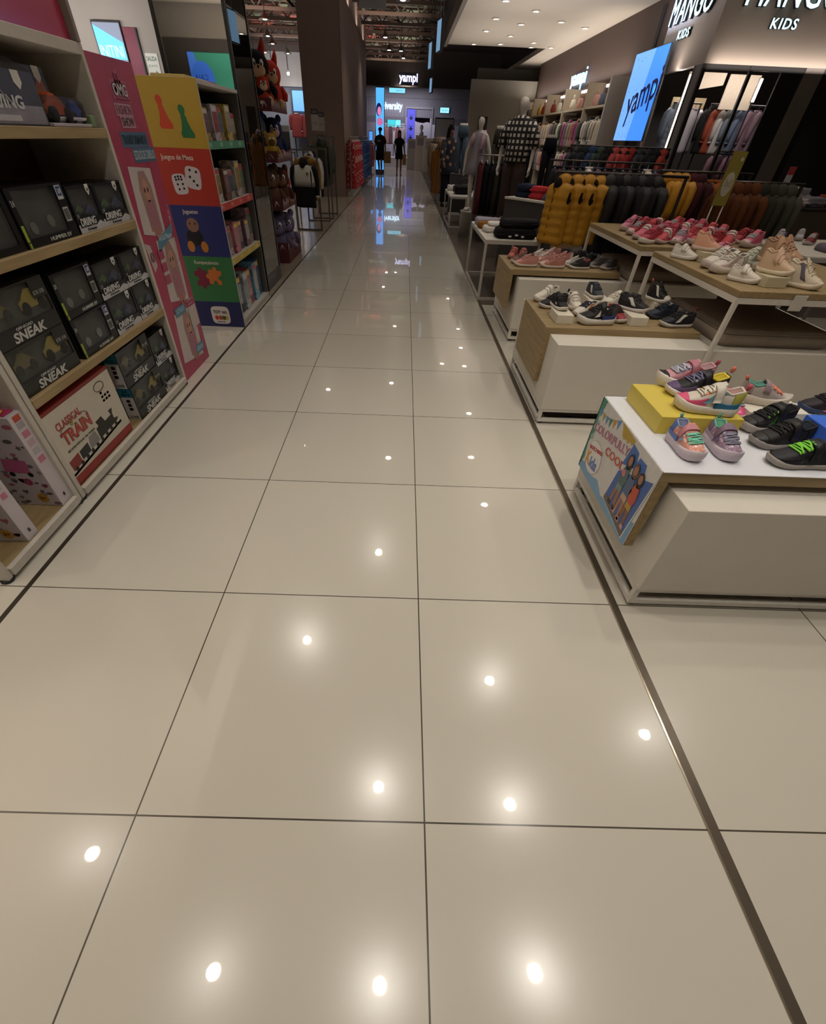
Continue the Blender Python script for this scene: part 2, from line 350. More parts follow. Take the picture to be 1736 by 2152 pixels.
for x_, b_, r_ in ((.03, .17, .014), (.02, .215, .01), (.04, .245, .009)): MB().disc(x_, b_, O+Vector((-.0012, 0, 0)), FN[0], FN[1], .0006, r_).build('bubble', mat('8fb8ac', .5), sg, True)
ST('COLORFULLY', .19, .25, .345, .036, 10.5, 'b9798f', 2, .012)
ST('COOL', .277, .207, .175, .034, 8, 'c05a48', 2, .012)
MB().disc(.113, .108, O+Vector((-.0012, 0, 0)), FN[0], FN[1], .0006, .083, .075).build('circle_rim', mat('b8b5b2', .5), sg, True)
MB().disc(.113, .108, O+Vector((-.0018, 0, 0)), FN[0], FN[1], .0006, .08, .072).build('white_circle', mat('e0dedb', .5), sg, True)
ST('SKECHERS', .113, .147, .135, .016, 14, 'b8433c', 4, .015)
ST('K', .073, .088, .042, .062, 8, 'd39a4a', 4, .03); ST('ids', .135, .088, .075, .052, 8, '6a80b4', 4, .03)
P([(.345, .225), (.367, .325), (.42, .317), (.44, .26)], '4a6fb4', 'blue_shape', 2)
P([(.43, .27), (.441, .310), (.495, .312), (.51, .27)], '4a6fb4', 'blue_shape', 2)
P([(.318, .040), (.34, .20), (.585, .30), (.556, .010)], 'd8d6d2', 'photo_border', 3)
P([(.325, .045), (.346, .196), (.578, .292), (.55, .016)], '4a67a8', 'photo_background', 4)
P([(.325, .045), (.328, .07), (.553, .05), (.55, .016)], '6a625c', 'photo_ground', 5)
for i, (x_, f_, top, leg, hair) in enumerate([(.40, .062, '58706e', '9a6e52', '2e2422'), (.458, .056, '566b86', 'a87c60', '6a4a34'), (.508, .050, 'c0563c', '8a5e46', '241d1c')]):
    q = .195/.225
    P([(x_-.03, f_), (x_-.014, f_-.004), (x_-.002, f_+.075), (x_+.012, f_-.003), (x_+.028, f_), (x_+.022, f_+.10), (x_-.02, f_+.10)], leg, 'printed_legs', 6)
    for dx in (-.024, .02): P([(x_+dx-.012, f_-.006), (x_+dx+.012, f_-.008), (x_+dx+.01, f_+.01), (x_+dx-.01, f_+.01)], ['3a3234', 'b89aa0', 'c89aa4'][i], 'printed_shoe', 7)
    P([(x_-.021, f_+.075), (x_+.024, f_+.073), (x_+.02, f_+.11), (x_-.019, f_+.11)], ['7a8f86', 'c2a48e', 'b0923e'][i], 'printed_shorts', 7)
    P([(x_-.02, f_+.10), (x_+.022, f_+.10), (x_+.03, f_+.135), (x_+.02, f_+.178), (x_-.016, f_+.178), (x_-.03, f_+.14)], top, 'printed_top', 8)
    for k_, (cc, rx, ry, d) in enumerate([(hair, .022, .032, 8), ('a67a60', .014, .019, 9)]):
        MB().disc(x_, f_+.208-.004*(1-k_), O+Vector((-.0006*d, 0, 0)), FN[0], FN[1], .0006, rx, ry).build(['printed_hair', 'printed_face'][k_], mat(cc, .5), sg, True)
MB().disc(.392, .212, O+Vector((-.006, 0, 0)), FN[0], FN[1], .0006, .014).build('pink_flower', mat('c8788c', .5), sg, True)
P([(.0, .0), (.0, .345), (.0, .345), (.006, .345), (.006, .0)], 'd3d0cc', 'left_margin', 1)

# risers
def riser(label, x0, x1, y0, y1, z, h, c): return box_thing('display_riser', label, 'riser', x0, x1, y0, y1, z, z+h, mat(c, .45, scale=6, amt=.05), .0015)
riser('yellow display riser block under three trainers on the near bench', 1.676, 1.985, 1.172, 1.468, .5838, .0685, 'd2bd52')
riser('bright blue display riser at the right edge of the near bench', 2.215, 2.6, .985, 1.19, .5838, .09, '3f6fd8')
riser('low white riser under the silver trainer behind the yellow block', 2.10, 2.34, 1.30, 1.465, .5838, .04, 'dcd6c8')
riser('square cream riser at the left front corner of the middle bench', 1.676, 1.78, 2.625, 2.80, .5485, .05, 'd3ccba')
riser('square cream riser under a black trainer toward the middle bench\'s right half', 2.15, 2.26, 2.64, 2.80, .5485, .05, 'd3ccba')
riser('small cream riser under the black high-top at the middle bench\'s back', 2.44, 2.57, 2.98, 3.12, .5485, .055, 'd3ccba')
riser('small cream riser under the upright dark grey trainer, middle bench', 1.99, 2.14, 2.98, 3.15, .5485, .055, 'd3ccba')

# ------------------------------------------------------------------ trainers
def interp(tab, t):
    for (a, x), (b, y) in zip(tab, tab[1:]):
        if t <= b: k = (t-a)/(b-a); k = k*k*(3-2*k)*.5+k*.5; return x+(y-x)*k
    return tab[-1][1]
SW = [(0, .09), (.03, .14), (.1, .165), (.3, .160), (.5, .178), (.68, .2), (.84, .185), (.93, .135), (.98, .08), (1, .035)]
def style(kind):
    hi = kind == 'hi'
    sole_k = {'chunky': 1.35, 'slim': .8, 'hi': 1.0, 'strap': 1.1, 'kid': 1.6}[kind]
    ZT = [(0, .50), (.08, .47), (.22, .40), (.36, .47), (.44, .46), (.55, .385), (.7, .30), (.84, .245), (.94, .2), (1, .13)]
    if hi: ZT = [(0, .66), (.1, .64), (.22, .58), (.34, .65), (.42, .59), (.52, .45), (.66, .34), (.84, .26), (.94, .2), (1, .13)]
    if kind == 'slim': ZT = [(a, z*.88) for a, z in ZT]
    zb = lambda t: .055*max(0, (t-.72)/.28)**2+.02*max(0, (.08-t)/.08)
    zs = lambda t: zb(t)+(.13-.03*sin(pi*min(1, t*1.1)))*sole_k
    w_ = lambda t: interp(SW, t); cy = lambda t: .018*sin(pi*t*1.0)*(t > .5)*(t-.5)*2
    def surf(t, u, off=0.):
        ph = pi*u; c = cos(ph); s_ = sin(ph); z0 = zs(t)-.02; zt = max(interp(ZT, t), z0+.03)
        x = t; y = cy(t)+(w_(t)*.96+off)*math.copysign(abs(c)**.62, c); z = z0+(zt-z0+off)*s_**.72
        if t > .94: x += off
        return (x-.5, y, z)
    TC, UC = .43, .31
    nt, nu = 22, 18; ts = [i/(nt-1) for i in range(nt)]
    P_ = {}
    # sole
    rings = []
    out = lambda t: w_(t)+.022
    top, bot, mid = [], [], []
    prof = [(i/15) for i in range(16)]
    line = [(t, out(t)*1.0+cy(t)) for t in prof]+[(t, -out(t)+cy(t)) for t in prof[::-1]]
    def ringz(fz, sc_): return [((t-.5)*(1.03 if sc_ > .99 else 1.0)*1.0, y*sc_, fz(t)) for t, y in line]
    sb = MB(); sb.loft([ringz(zb, .86), ringz(lambda t: zb(t)+.02, .98), ringz(lambda t: (zb(t)+zs(t))/2, 1.02), ringz(lambda t: zs(t)-.012, 1.0), ringz(zs, .93)])
    P_['sole'] = sb
    tr = MB()
    for i in range(9):
        t = .06+i*.105; tr.box(t-.5-.02, t-.5+.02, -w_(t)*.9, w_(t)*.9, zb(t)-.006, zb(t)+.012)
    P_['outsole'] = tr
    # upper
    u_ = MB(); us = [j/(nu-1) for j in range(nu)]; vs = [surf(t, u) for t in ts for u in us]; fs = []
    for i in range(nt-1):
        for j in range(nu-1):
            if ts[i+1] <= TC+.001 and us[j] >= UC-.02 and us[j+1] <= 1-UC+.02: continue
            fs.append((i*nu+j, (i+1)*nu+j, (i+1)*nu+j+1, i*nu+j+1))
    jc = max(j for j in range(nu) if us[j] <= UC+.03)
    for j in range(jc): fs.append((j, j+1, nu-2-j, nu-1-j))
    fs.append(tuple((nt-1)*nu+j for j in range(nu))); u_.add(vs, [f[::-1] for f in fs], True); P_['upper'] = u_
    # collar ring + lining
    tcs = [t for t in ts if t <= TC+.001]
    loop = [surf(t, UC) for t in tcs[::-1]]+[surf(t, 1-UC) for t in tcs]
    loop = loop[:len(tcs)-1]+loop[len(tcs)+1:]
    P_['collar'] = MB().tube(loop+[loop[0]], .02 if kind != 'hi' else .026, 7, False)
    inner = [(x*.97, y*.85, z-.10) for x, y, z in loop]; low = [(x*.95, y*.75, .17) for x, y, z in loop]
    ln = MB().loft([loop, inner, low], True, True); P_['lining'] = ln
    def patch(t0, t1, u0, u1, off=.006, n=8, m=8, skew=0., edge=True):
        b = MB(); g = lambda i, j, o: surf(min(1, max(0, t0+(t1-t0)*i/n+skew*(j/m-.5))), u0+(u1-u0)*j/m, o)
        vs = [g(i, j, off) for i in range(n+1) for j in range(m+1)]+[g(i, j, -.004) for i in range(n+1) for j in range(m+1)]; k = (n+1)*(m+1)
        fs = [(i*(m+1)+j, (i+1)*(m+1)+j, (i+1)*(m+1)+j+1, i*(m+1)+j+1) for i in range(n) for j in range(m)]
        for i in range(n):
            for j in (0, m): a, c = i*(m+1)+j, (i+1)*(m+1)+j; fs.append((a, c, c+k, a+k))
        for j in range(m):
            for i in (0, n): a, c = i*(m+1)+j, i*(m+1)+j+1; fs.append((a, c, c+k, a+k))
        return b.add(vs, [f[::-1] for f in fs], True)
    def both(*a, **k):
        t0, t1, u0, u1 = a; A = patch(t0, t1, u0, u1, **k); B = patch(t0, t1, 1-u1, 1-u0, **dict(k, skew=-k.get('skew', 0))); return (A, B)
    P_['toe_cap'] = patch(.84, 1, .0, 1., .007, 6, 14)
    P_['mudguard'] = both(.55, .99, .02, .17, off=.006)
    P_['side_stripe'] = both(.36, .52, .06, .30, off=.009, skew=-.22)
    P_['heel_counter'] = both(.0, .17, .02, .30, off=.008)
    P_['eyestay'] = both(.43, .68, .30, .39, off=.008)
    P_['midsole_wave'] = both(.04, .42, -.0, .06, off=.026)
    P_['pull_tab'] = MB().tube([(-.49, 0, .44+(.15 if hi else 0)), (-.52, 0, .50+(.15 if hi else 0)), (-.51, 0, .54+(.15 if hi else 0))], [.03, .035, .03], 6)
    tg = MB(); a = surf(.52, .5, .0); zt = interp(ZT, .36)+(.05 if not hi else .03)
    tg.loft([[(x, y*k, z+dz*(1-(y/.1)**2*.3)) for y in (-.1, -.06, 0, .06, .1)]+[(x+.02, y*k, z-.03) for y in (.1, .06, 0, -.06, -.1)] for (x, z, dz, k) in ((a[0], a[2]-.01, .01, 1), (a[0]-.08, a[2]+.05, .01, .95), (-.13, zt-.02, .0, .9), (-.16, zt, .0, .75))])
    P_['tongue'] = tg
    lc = MB(); t0, t1 = {'slim': (.45, .68), 'chunky': (.45, .68), 'strap': (.54, .72), 'kid': (.54, .74), 'hi': (.42, .68)}[kind]
    for i in range(5):
        t = t0+(t1-t0)*i/4; lc.tube([surf(t+(.012 if i % 2 else -.012)*(1 if u < .5 else -1), u, .022) for u in (.31, .38, .5, .62, .69)], .015, 6)
        if i < 4: lc.tube([surf(t+(t1-t0)/4*q, .33+.34*q, .026) for q in (0, .33, .66, 1)], .012, 6)
    P_['laces'] = lc
    P_['strap'] = patch(.36, .49, .06, .90, .036, 4, 16, skew=.02)
    s2 = patch(.50, .58, .12, .86, .02, 4, 14, skew=.02); P_['lower_strap'] = s2
    rn = random.Random(3); gl = MB()
    for i in range(9):
        q = surf(.45+.5*rn.random(), .1+.25*rn.random()+(.55 if i % 2 else 0), .004); gl.ball(q, .011, 6, 4)
    P_['badge'] = MB().prism([(.045*cos(2*pi*i/14), .045*sin(2*pi*i/14)) for i in range(14)], (.02-.0, -w_(.5)*.985-.003, .26), (1, 0, 0), (0, .25, .97), .008)
    return P_
STY = {}
def shoe_mesh(kind, part):
    if kind not in STY:
        d = style(kind)
        STY[kind] = {}
        for k_, b in d.items():
            STY[kind][k_] = tuple(q.mesh(k_, WHITE) for q in (b if isinstance(b, tuple) else (b,)))
    return STY[kind][part]
NUM = [0]
def shoe(label, x, y, z, ang, L, kind, parts, group=None, pitch=0., at='toe', mid=None):
    """parts: dict part -> material; (x,y) is the toe tip on the surface"""
    a = R(ang); t = thing('trainer', label, 'shoe', (0, 0, 0), a, group)
    cx, cy_ = (x-cos(a)*L*.5, y-sin(a)*L*.5) if at == 'toe' else (x, y)
    t.location = (cx, cy_, z+.006*L); t.scale = (L, L, L)
    base = dict(parts)
    for nm, m_ in base.items():
        for me in shoe_mesh(kind, nm): put(nm, me, t, m_)
    return t
def cfg(sole, upper, lining='4a4340', collar=None, laces=None, tongue=None, toe=None, mud=None, stripe=None, heel=None, strap=None, strap2=None, eye=None, wave=None, tab=None, badge=None, out=None, rough=.6, sr=.5, ukind=None, uh2=None):
    U = mat(upper, rough, kind=ukind, h2=uh2, scale=14 if ukind else 40)
    d = {'sole': mat(sole, sr), 'outsole': mat(out or sole, .6), 'upper': U, 'lining': fab(lining), 'collar': mat(collar or upper, .7)}
    for k_, v, r_ in (('laces', laces, .8), ('tongue', tongue or (laces and upper), .7), ('toe_cap', toe, .5), ('mudguard', mud, .5), ('side_stripe', stripe, .45), ('heel_counter', heel, .5), ('strap', strap, .5), ('lower_strap', strap2, .5), ('eyestay', eye, .5), ('midsole_wave', wave, .4), ('pull_tab', tab, .6), ('badge', badge, .3)):
        if v: d[k_] = mat(v, r_)
    return d
G1, G2, G3, G4, G5 = 'trainers on the near bench', 'trainers on the middle bench', 'trainers on the far bench', 'trainers on the tall wooden table', 'trainers on the farther tall table'
z1, zr = .5838, .6525
shoe('pink trainer with black toe cap, farthest back on the yellow block', 1.772, 1.508-.03, zr, 174, .205, 'kid', cfg('d8cfc6', 'c58f98', 'a8888c', laces='b9bccb', toe='1d1a1c', stripe='c9606e', strap='b0707c', eye='8f8ea6', tab='b0505e'), G1)
shoe('black and purple trainer with yellow lining on the yellow block', 1.774, 1.385, zr, 177, .215, 'slim', cfg('d4cbc8', '1c1a1d', 'c9b23a', collar='d6c23c', laces='6f6f88', toe='5d4a6e', mud='5d4a6e', heel='1c1a1d', eye='9a96ac', strap='1c1a1d', tab='d87866'), G1)
shoe('white and hot pink trainer with blue wave sole on the yellow block', 1.752, 1.265, zr, 165, .212, 'chunky', cfg('d6cdbd', 'cfc6b8', 'b08a84', laces='e2dcd0', toe='d8577c', mud='d8577c', stripe='6a94a0', heel='a8a24a', eye='e0813c', wave='2f6f90', strap='d2cabd', tab='c85866', rough=.5), G1)
shoe('peach glitter trainer with mint laces in front of the yellow block', 1.731, .962, z1, -88, .18, 'kid', cfg('c9bcc2', 'd0907e', '6d7592', collar='8a8fa8', laces='7fd0b4', heel='5a74b4', strap='c08088', eye='d6a29a', wave='5a74b4', badge='8fa0b8', tab='6fa89a', rough=.25, ukind='dots', uh2='ecc8bc'), G1)
shoe('lilac glitter trainer with grey laces beside the peach one', 1.861, .97, z1, -92, .18, 'kid', cfg('bfb2bc', '8d7688', '5f9a80', collar='6fb096', laces='8a8a9c', heel='7a6580', strap='806a7c', eye='b9aebc', wave='a89cb0', badge='74608a', tab='5d9a82', rough=.25, ukind='dots', uh2='b8a4b6'), G1)
shoe('hot pink shiny trainer half hidden behind the yellow block', 2.055, 1.285, z1, -98, .165, 'strap', cfg('d8c6c6', 'd84f7e', '8a4050', laces='a8a6b4', strap='a8475a', eye='e06c94', rough=.25), G1)
shoe('silver trainer with coral laces on the low white riser', 2.275, 1.362, z1+.0405, -18, .18, 'kid', cfg('cfc4b4', 'b3a9a4', '5f8a80', collar='5f9a8a', laces='e08068', heel='a08a88', strap='9a8488', eye='c8c0ba', toe='b8aea6', tab='d8705c', rough=.3), G1)
shoe('black trainer with lime green ribs, back of the black trio', 2.03, 1.225, z1, -170, .2, 'strap', cfg('a8a09a', '17161a', '1c1b1f', laces='1c1c1c', mud='2a2a2a', eye='7ec24e', stripe='3f6a34', strap='1a191b', badge='a6c850', toe='1b1a1c'), G1)
shoe('plain black trainer between the two lime trimmed ones', 2.005, 1.112, z1, -174, .21, 'slim', cfg('8f8884', '1d1a19', '26303e', laces='232021', heel='1b1a1b', eye='1f1c1c', strap='232122', toe='211e1d'), G1)
shoe('navy trainer with bright lime laces at the bench front edge', 1.992, .99, z1, 178, .205, 'slim', cfg('9c948c', '1b1c22', '20242c', laces='86d84a', heel='1a1b20', mud='191a20', strap='1c1d22', badge='7ab04a', out='3f8f3a'), G1)
shoe('navy trainer with pink laces behind the blue riser', 2.33, 1.285, z1, 175, .19, 'slim', cfg('5f8088', '262838', '232634', laces='c06a9a', mud='3a5a6a', eye='2a2c3a', strap='3f7a90', toe='4a6a74'), G1)
shoe('dark purple slip-on trainer behind the navy pair', 2.40, 1.43, z1, 178, .19, 'slim', cfg('2f3a58', '231d24', '2f2830', laces='241f26', badge='a07088'), G1)
shoe('teal trimmed dark trainer at the back right of the near bench', 2.56, 1.46, z1, -160, .19, 'strap', cfg('4a7a8a', '27303c', '2b7f94', collar='2f8fa4', laces='5fa8b4', strap='28414e'), G1)

def dia(up='1b1a1c', st='d8d2c8', so='cfc8bd', **k): return cfg(so, up, '242124', laces=k.pop('laces', '242224'), stripe=st, **k)
z2 = .549
shoe('white trainer with two straps at the far left of the middle bench', 1.645, 3.13, z2, -158, .19, 'strap', cfg('cfc8bb', 'd6cfc2', '6a625c', strap='d9d3c7', strap2='d9d3c7'), G2)
shoe('black trainer with cream side mark at the middle bench\'s left edge', 1.645, 2.975, z2, -165, .2, 'slim', dia(so='bfb6a8', tab='1b1a1c'), G2)
shoe('black trainer seen toe-on on the square cream riser', 1.735, 2.70, z2+.0505, -80, .17, 'slim', dia(strap='1b1a1c', strap2='1d1b1d'), G2)
shoe('white trainer seen toe-on beside the square riser', 1.895, 2.90, z2, -84, .185, 'strap', cfg('cfc7b8', 'd8d1c2', '5f5a54', laces='dcd6c8', strap='d6cebe', toe='d9d2c4'), G2)
shoe('white trainer with orange mark lying behind the big black one', 1.84, 2.80, z2, -150, .19, 'slim', cfg('cfc7b8', 'cfc8bc', '4a4542', laces='2a2a3a', stripe='c07838', eye='3a3a4a'), G2)
shoe('dark grey trainer raised on a small riser, toe to the front', 2.055, 2.985, z2+.0555, -82, .185, 'slim', dia('33373c', laces='3a3e44', so='d2cabd', eye='2c3036'), G2)
shoe('white laced trainer with black heel pointing left, middle of the bench', 2.11, 3.07, z2, -162, .2, 'slim', cfg('cfc7b8', 'd6cfc0', '26211f', laces='dcd6c8', heel='1d1b1c', collar='1d1b1c'), G2)
shoe('large black runner with white side mark and blue heel wedge', 1.815, 2.655, z2, -176, .235, 'chunky', dia(mud='23261c', heel='3c3b3a', wave='2d3a70', eye='2a2a2a', strap='202020'), G2)
shoe('red and black trainer seen toe-on next to the large black runner', 2.115, 2.665, z2, -78, .185, 'slim', dia('8a2a2c', st='d2c8c0', laces='231d1f', collar='a8382e', eye='231d1f', toe='94303a'), G2)
shoe('black runner crossing the second square cream riser', 2.285, 2.735, z2+.0505, -42, .2, 'slim', dia(so='c2b8b4', eye='262426'), G2)
shoe('black trainer lying behind the red one', 2.19, 2.985, z2, -150, .2, 'slim', dia('1c1a1c', st='c8c2ba'), G2)
shoe('black high-top with white toe on the riser at the bench\'s back right', 2.515, 2.955, z2+.0555, -58, .17, 'hi', dia(toe='d8d2c8', tab='c05a34', eye='1f1c1d', collar='231d1c', heel='3a2a26'), G2)
shoe('navy runner with white side mark alone at the middle bench\'s right end', 2.35, 2.665, z2, -177, .205, 'slim', dia('1c1e26', so='b8b0a6', collar='23202a', heel='231f24', tab='7a2a34'), G2)
shoe('plain dark blue trainer behind the navy runner', 2.33, 2.83, z2, -172, .2, 'slim', cfg('23272f', '1f2735', '1a1e28', laces='1f2530'), G2)

z3 = .566
pk = lambda u='c48a82', **k: cfg(k.pop('so', 'cdbfb2'), u, '7a5a56', laces=k.pop('laces', u), eye=k.pop('eye', u), **k)
shoe('pink trainer at the front left of the far bench', 1.70, 4.235, z3, 178, .205, 'slim', pk('c98c82', so='d2c6b8', toe='cf968c'), G3)
shoe('rose gold sparkly trainer second along the far bench front', 1.93, 4.225, z3, 176, .215, 'slim', pk('bd8276', toe='d8b8a8', rough=.3), G3)
shoe('grey pink trainer half hidden behind the front pink one', 1.69, 4.345, z3, 176, .2, 'slim', pk('7a5c58', stripe='c8bdb4'), G3)
shoe('coral ruffled trainer at the far bench left rear', 1.71, 4.52, z3, -120, .16, 'strap', pk('b8645a', strap='b05a52', strap2='b8645a', so='a87868'), G3)
shoe('coral trainer beside the ruffled one', 1.80, 4.49, z3, -115, .16, 'strap', pk('b06a60', strap='a85e56', so='b89088'), G3)
shoe('light pink canvas trainer with white laces in the second row', 1.90, 4.36, z3, -168, .2, 'slim', pk('cf9c92', laces='d8d0c6', toe='d8ccc0'), G3)
shoe('pale silver trainer with white laces in the third row', 1.88, 4.49, z3, -165, .2, 'slim', pk('b8a8a2', laces='dcd6ce', stripe='d8d0ca'), G3)
shoe('dusty pink trainer at the back centre of the far bench', 2.02, 4.57, z3, -160, .2, 'slim', pk('b07a72', laces='cfc2ba'), G3)
shoe('pink trainer with pale heel behind the sparkly one', 2.08, 4.40, z3, -165, .2, 'slim', pk('c0857c', heel='d0b8ae'), G3)
shoe('black trainer with red collar and white sole, front of the far bench', 2.19, 4.225, z3, 176, .18, 'slim', cfg('cfc7bc', '242226', '8a3432', collar='9a3a36', laces='242226'), G3)
shoe('white trainer tucked behind the black and red one', 2.165, 4.315, z3, 174, .18, 'slim', cfg('cfc7bc', 'c2bcb4', '5a5450', laces='cfc9c0'), G3)
for i, (x_, y_, a_, c_, n_) in enumerate([(2.385, 4.27, -160, '55504e', 'grey trainer with white sole, inner one of the right-hand pair'), (2.48, 4.20, -150, '4a4644', 'grey trainer with white sole at the far bench\'s right front corner'),
        (2.19, 4.49, -155, '1f1d1f', 'black trainer in the second row of the far bench'), (2.30, 4.56, -152, '232124', 'black trainer at the far bench\'s back right'), (2.36, 4.42, -150, '1c1b1d', 'black trainer behind the grey pair'), (2.17, 4.62, -150, '262326', 'black trainer in the far bench\'s rearmost row')]):
    shoe(n_, x_, y_, z3, a_, .18, 'slim', cfg('b8b0a8' if i < 2 else '2a2728', c_, '2c2a2a', laces=c_, toe='6a6562' if i < 2 else None), G3)
# ------------------------------------------------------------------ tall shoe tables
def tall_table(label, x0, x1, y0, y1, z, mt=WOODY, white='d0c8bc'):
    t = thing('tall_display_table', label, 'table', ((x0+x1)/2, (y0+y1)/2, 0)); wm = mat(white, .45); s = .024
    MB().box(x0, x1, y0, y1, z-.032, z, .002).build('table_top', mt, t, True)
    r = MB()
    for yy in (y0, y1-s): r.box(x0, x1, yy, yy+s, z-.062, z-.033)
    for xx in (x0, x1-s): r.box(xx, xx+s, y0+s, y1-s, z-.062, z-.033)
    r.build('apron_frame', wm, t, True)
    for xx in (x0, x1-s):
        for yy in (y0, y1-s): MB().box(xx, xx+s, yy, yy+s, 0, z-.062, .002).build('leg', wm, t, True)
    return t
tall_table('tall wooden table on thin white legs standing astride the middle bench', 2.52, 3.55, 2.32, 3.44, .83)
tall_table('farther tall wooden table with rows of red and pink trainers', 2.54, 3.6, 3.70, 4.97, .82)
c = thing('small_sign_clip', 'small white tag clipped to the tall table front edge', 'tag', (2.86, 2.317, .79)); MB().box(-.035, .035, -.004, 0, -.045, .03, .001).build('tag', mat('c8c0b4', .5), c)
# padded seats
def cushion(label, x0, x1, y0, y1, z, h):
    t = thing('seat_cushion', label, 'cushion', ((x0+x1)/2, (y0+y1)/2, z)); a, b = (x1-x0)/2, (y1-y0)/2; rings = []
    def rr(a, b, r, z): return [(sx*(a-r)+r*cos(q), sy*(b-r)+r*sin(q), z) for sx, sy, q0 in ((1, 1, 0), (-1, 1, pi/2), (-1, -1, pi), (1, -1, 3*pi/2)) for q in (q0, q0+pi/6, q0+pi/3, q0+pi/2)]
    MB().loft([rr(a-.02, b-.02, .03, 0), rr(a, b, .05, .025), rr(a, b, .05, h-.03), rr(a-.015, b-.015, .05, h-.008), rr(a-.05, b-.05, .05, h)]).build('pad', fab('978a7c', scale=20), t)
    MB().tube(rr(a-.004, b-.004, .05, h-.012)+[rr(a-.004, b-.004, .05, h-.012)[0]], .006, 6).build('piping', fab('877a6c'), t)
cushion('brown padded seat cushion on the middle bench under the tall table', 2.63, 3.3, 2.42, 3.2, .511, .09)
cushion('brown padded seat cushion on the far bench under the farther tall table', 2.68, 3.35, 4.05, 4.85, .511, .09)

zh = .831
riser('cream riser cube under the peach high-top, tall table', 2.67, 2.775, 3.06, 3.18, zh, .055, 'bdb294')
riser('cream riser cube under the beige strap trainer at the tall table front', 2.70, 2.82, 2.415, 2.54, zh, .05, 'bdb294')
riser('tan riser block under the tan high-tops, tall table', 2.98, 3.2, 2.75, 2.95, zh, .05, 'a5947a')
shoe('white two-strap trainer at the tall table\'s far left corner', 2.66, 3.11, zh, -48, .165, 'strap', cfg('d2cabf', 'd8d1c6', '8a8078', strap='d8d2c8', strap2='d8d2c8'), G4)
shoe('peach high-top trainer on the cream cube', 2.78, 3.10, zh+.0555, -40, .165, 'hi', cfg('c4ada0', 'd6a184', 'a88870', laces='d8ab90', tongue='d8a88c', eye='cf987c'), G4)
shoe('white and rust runner, rear one of the pair at the tall table\'s left', 2.585, 2.88, zh, -163, .215, 'chunky', cfg('cdbfb4', 'cfc8bd', '5a5450', laces='d6d0c4', stripe='b08a7c', mud='d8d0c6', heel='a8a094'), G4)
shoe('white and blush runner, front one of the pair at the tall table\'s left', 2.565, 2.75, zh, -168, .215, 'chunky', cfg('c8bcb2', 'cdc4ba', '6a625c', laces='cfc9b8', stripe='b09c94', mud='c4aea4', heel='a39a90', eye='bdb8a2'), G4)
shoe('white three-strap trainer nearest the tall table\'s front corner', 2.705, 2.475, zh, -48, .165, 'strap', cfg('cfc5b8', 'd6cdbf', '8a8074', strap='dcd5c8', strap2='dcd5c8', toe='d8d0c2'), G4)
shoe('beige strap trainer on the cream cube, tall table front', 2.83, 2.43, zh+.0505, -52, .18, 'hi', cfg('cfbfa4', 'c9aa8c', '8a6a52', strap='cfae92', strap2='cda98c', toe='d2b698'), G4)
shoe('cream high-top with grey patch at the tall table\'s right end', 2.985, 2.38, zh, -52, .2, 'hi', cfg('cdbfa8', 'cfc2aa', '9a8e7a', laces='d8ccb4', stripe='5f5c66', toe='d6cab4', tab='cdbd9f'), G4)
shoe('cream trainer with pale laces beside the high-top', 2.905, 2.52, zh, -60, .19, 'chunky', cfg('c9bda2', 'cbbfa6', '8a8272', laces='d6ccb6', stripe='a8a08c'), G4)
shoe('tan high-top on the tan block, front of two', 3.02, 2.72, zh+.0505, -60, .2, 'hi', cfg('b89a80', 'a8876a', '6a503e', laces='b8977a', strap='b48c6c'), G4)
shoe('tan high-top on the tan block, rear of two', 3.12, 2.80, zh+.0505, -60, .2, 'hi', cfg('b89a80', 'b0876a', '6a503e', laces='b8977a', strap='a87c5c', strap2='b48666'), G4)
shoe('sage and white runner behind the white pair', 2.86, 2.98, zh, -160, .2, 'chunky', cfg('b8b5a2', 'b4b6a4', '5f6058', laces='c8c8b8', stripe='7d8a86', heel='8d9488'), G4)
shoe('grey green runner with wavy side stripe near the tan high-tops', 2.88, 2.82, zh, -150, .2, 'chunky', cfg('b4ab98', 'a9a492', '6a665c', laces='bdb8a8', stripe='6f7f84'), G4)
shoe('raspberry trainer at the back of the tall table', 2.83, 3.28, zh, -150, .18, 'slim', cfg('c89a9a', 'c23a5e', '5a2030', laces='d8a0b0'), G4)
shoe('pale pink trainer at the back edge of the tall table', 2.80, 3.18, zh, -155, .17, 'slim', cfg('c8a8a4', 'c88a94', '6a4048', laces='d8b0b4'), G4)
rn = random.Random(5); pal = ['a8384a', 'b84a58', 'c8607a', 'c4505a', '9c3038', 'b05a6c', 'c87890', 'b84048']
cn = {'a8384a': 'crimson', 'b84a58': 'rose red', 'c8607a': 'bubblegum pink', 'c4505a': 'coral red', '9c3038': 'dark red', 'b05a6c': 'dusky pink', 'c87890': 'pale pink', 'b84048': 'scarlet'}
k = 0
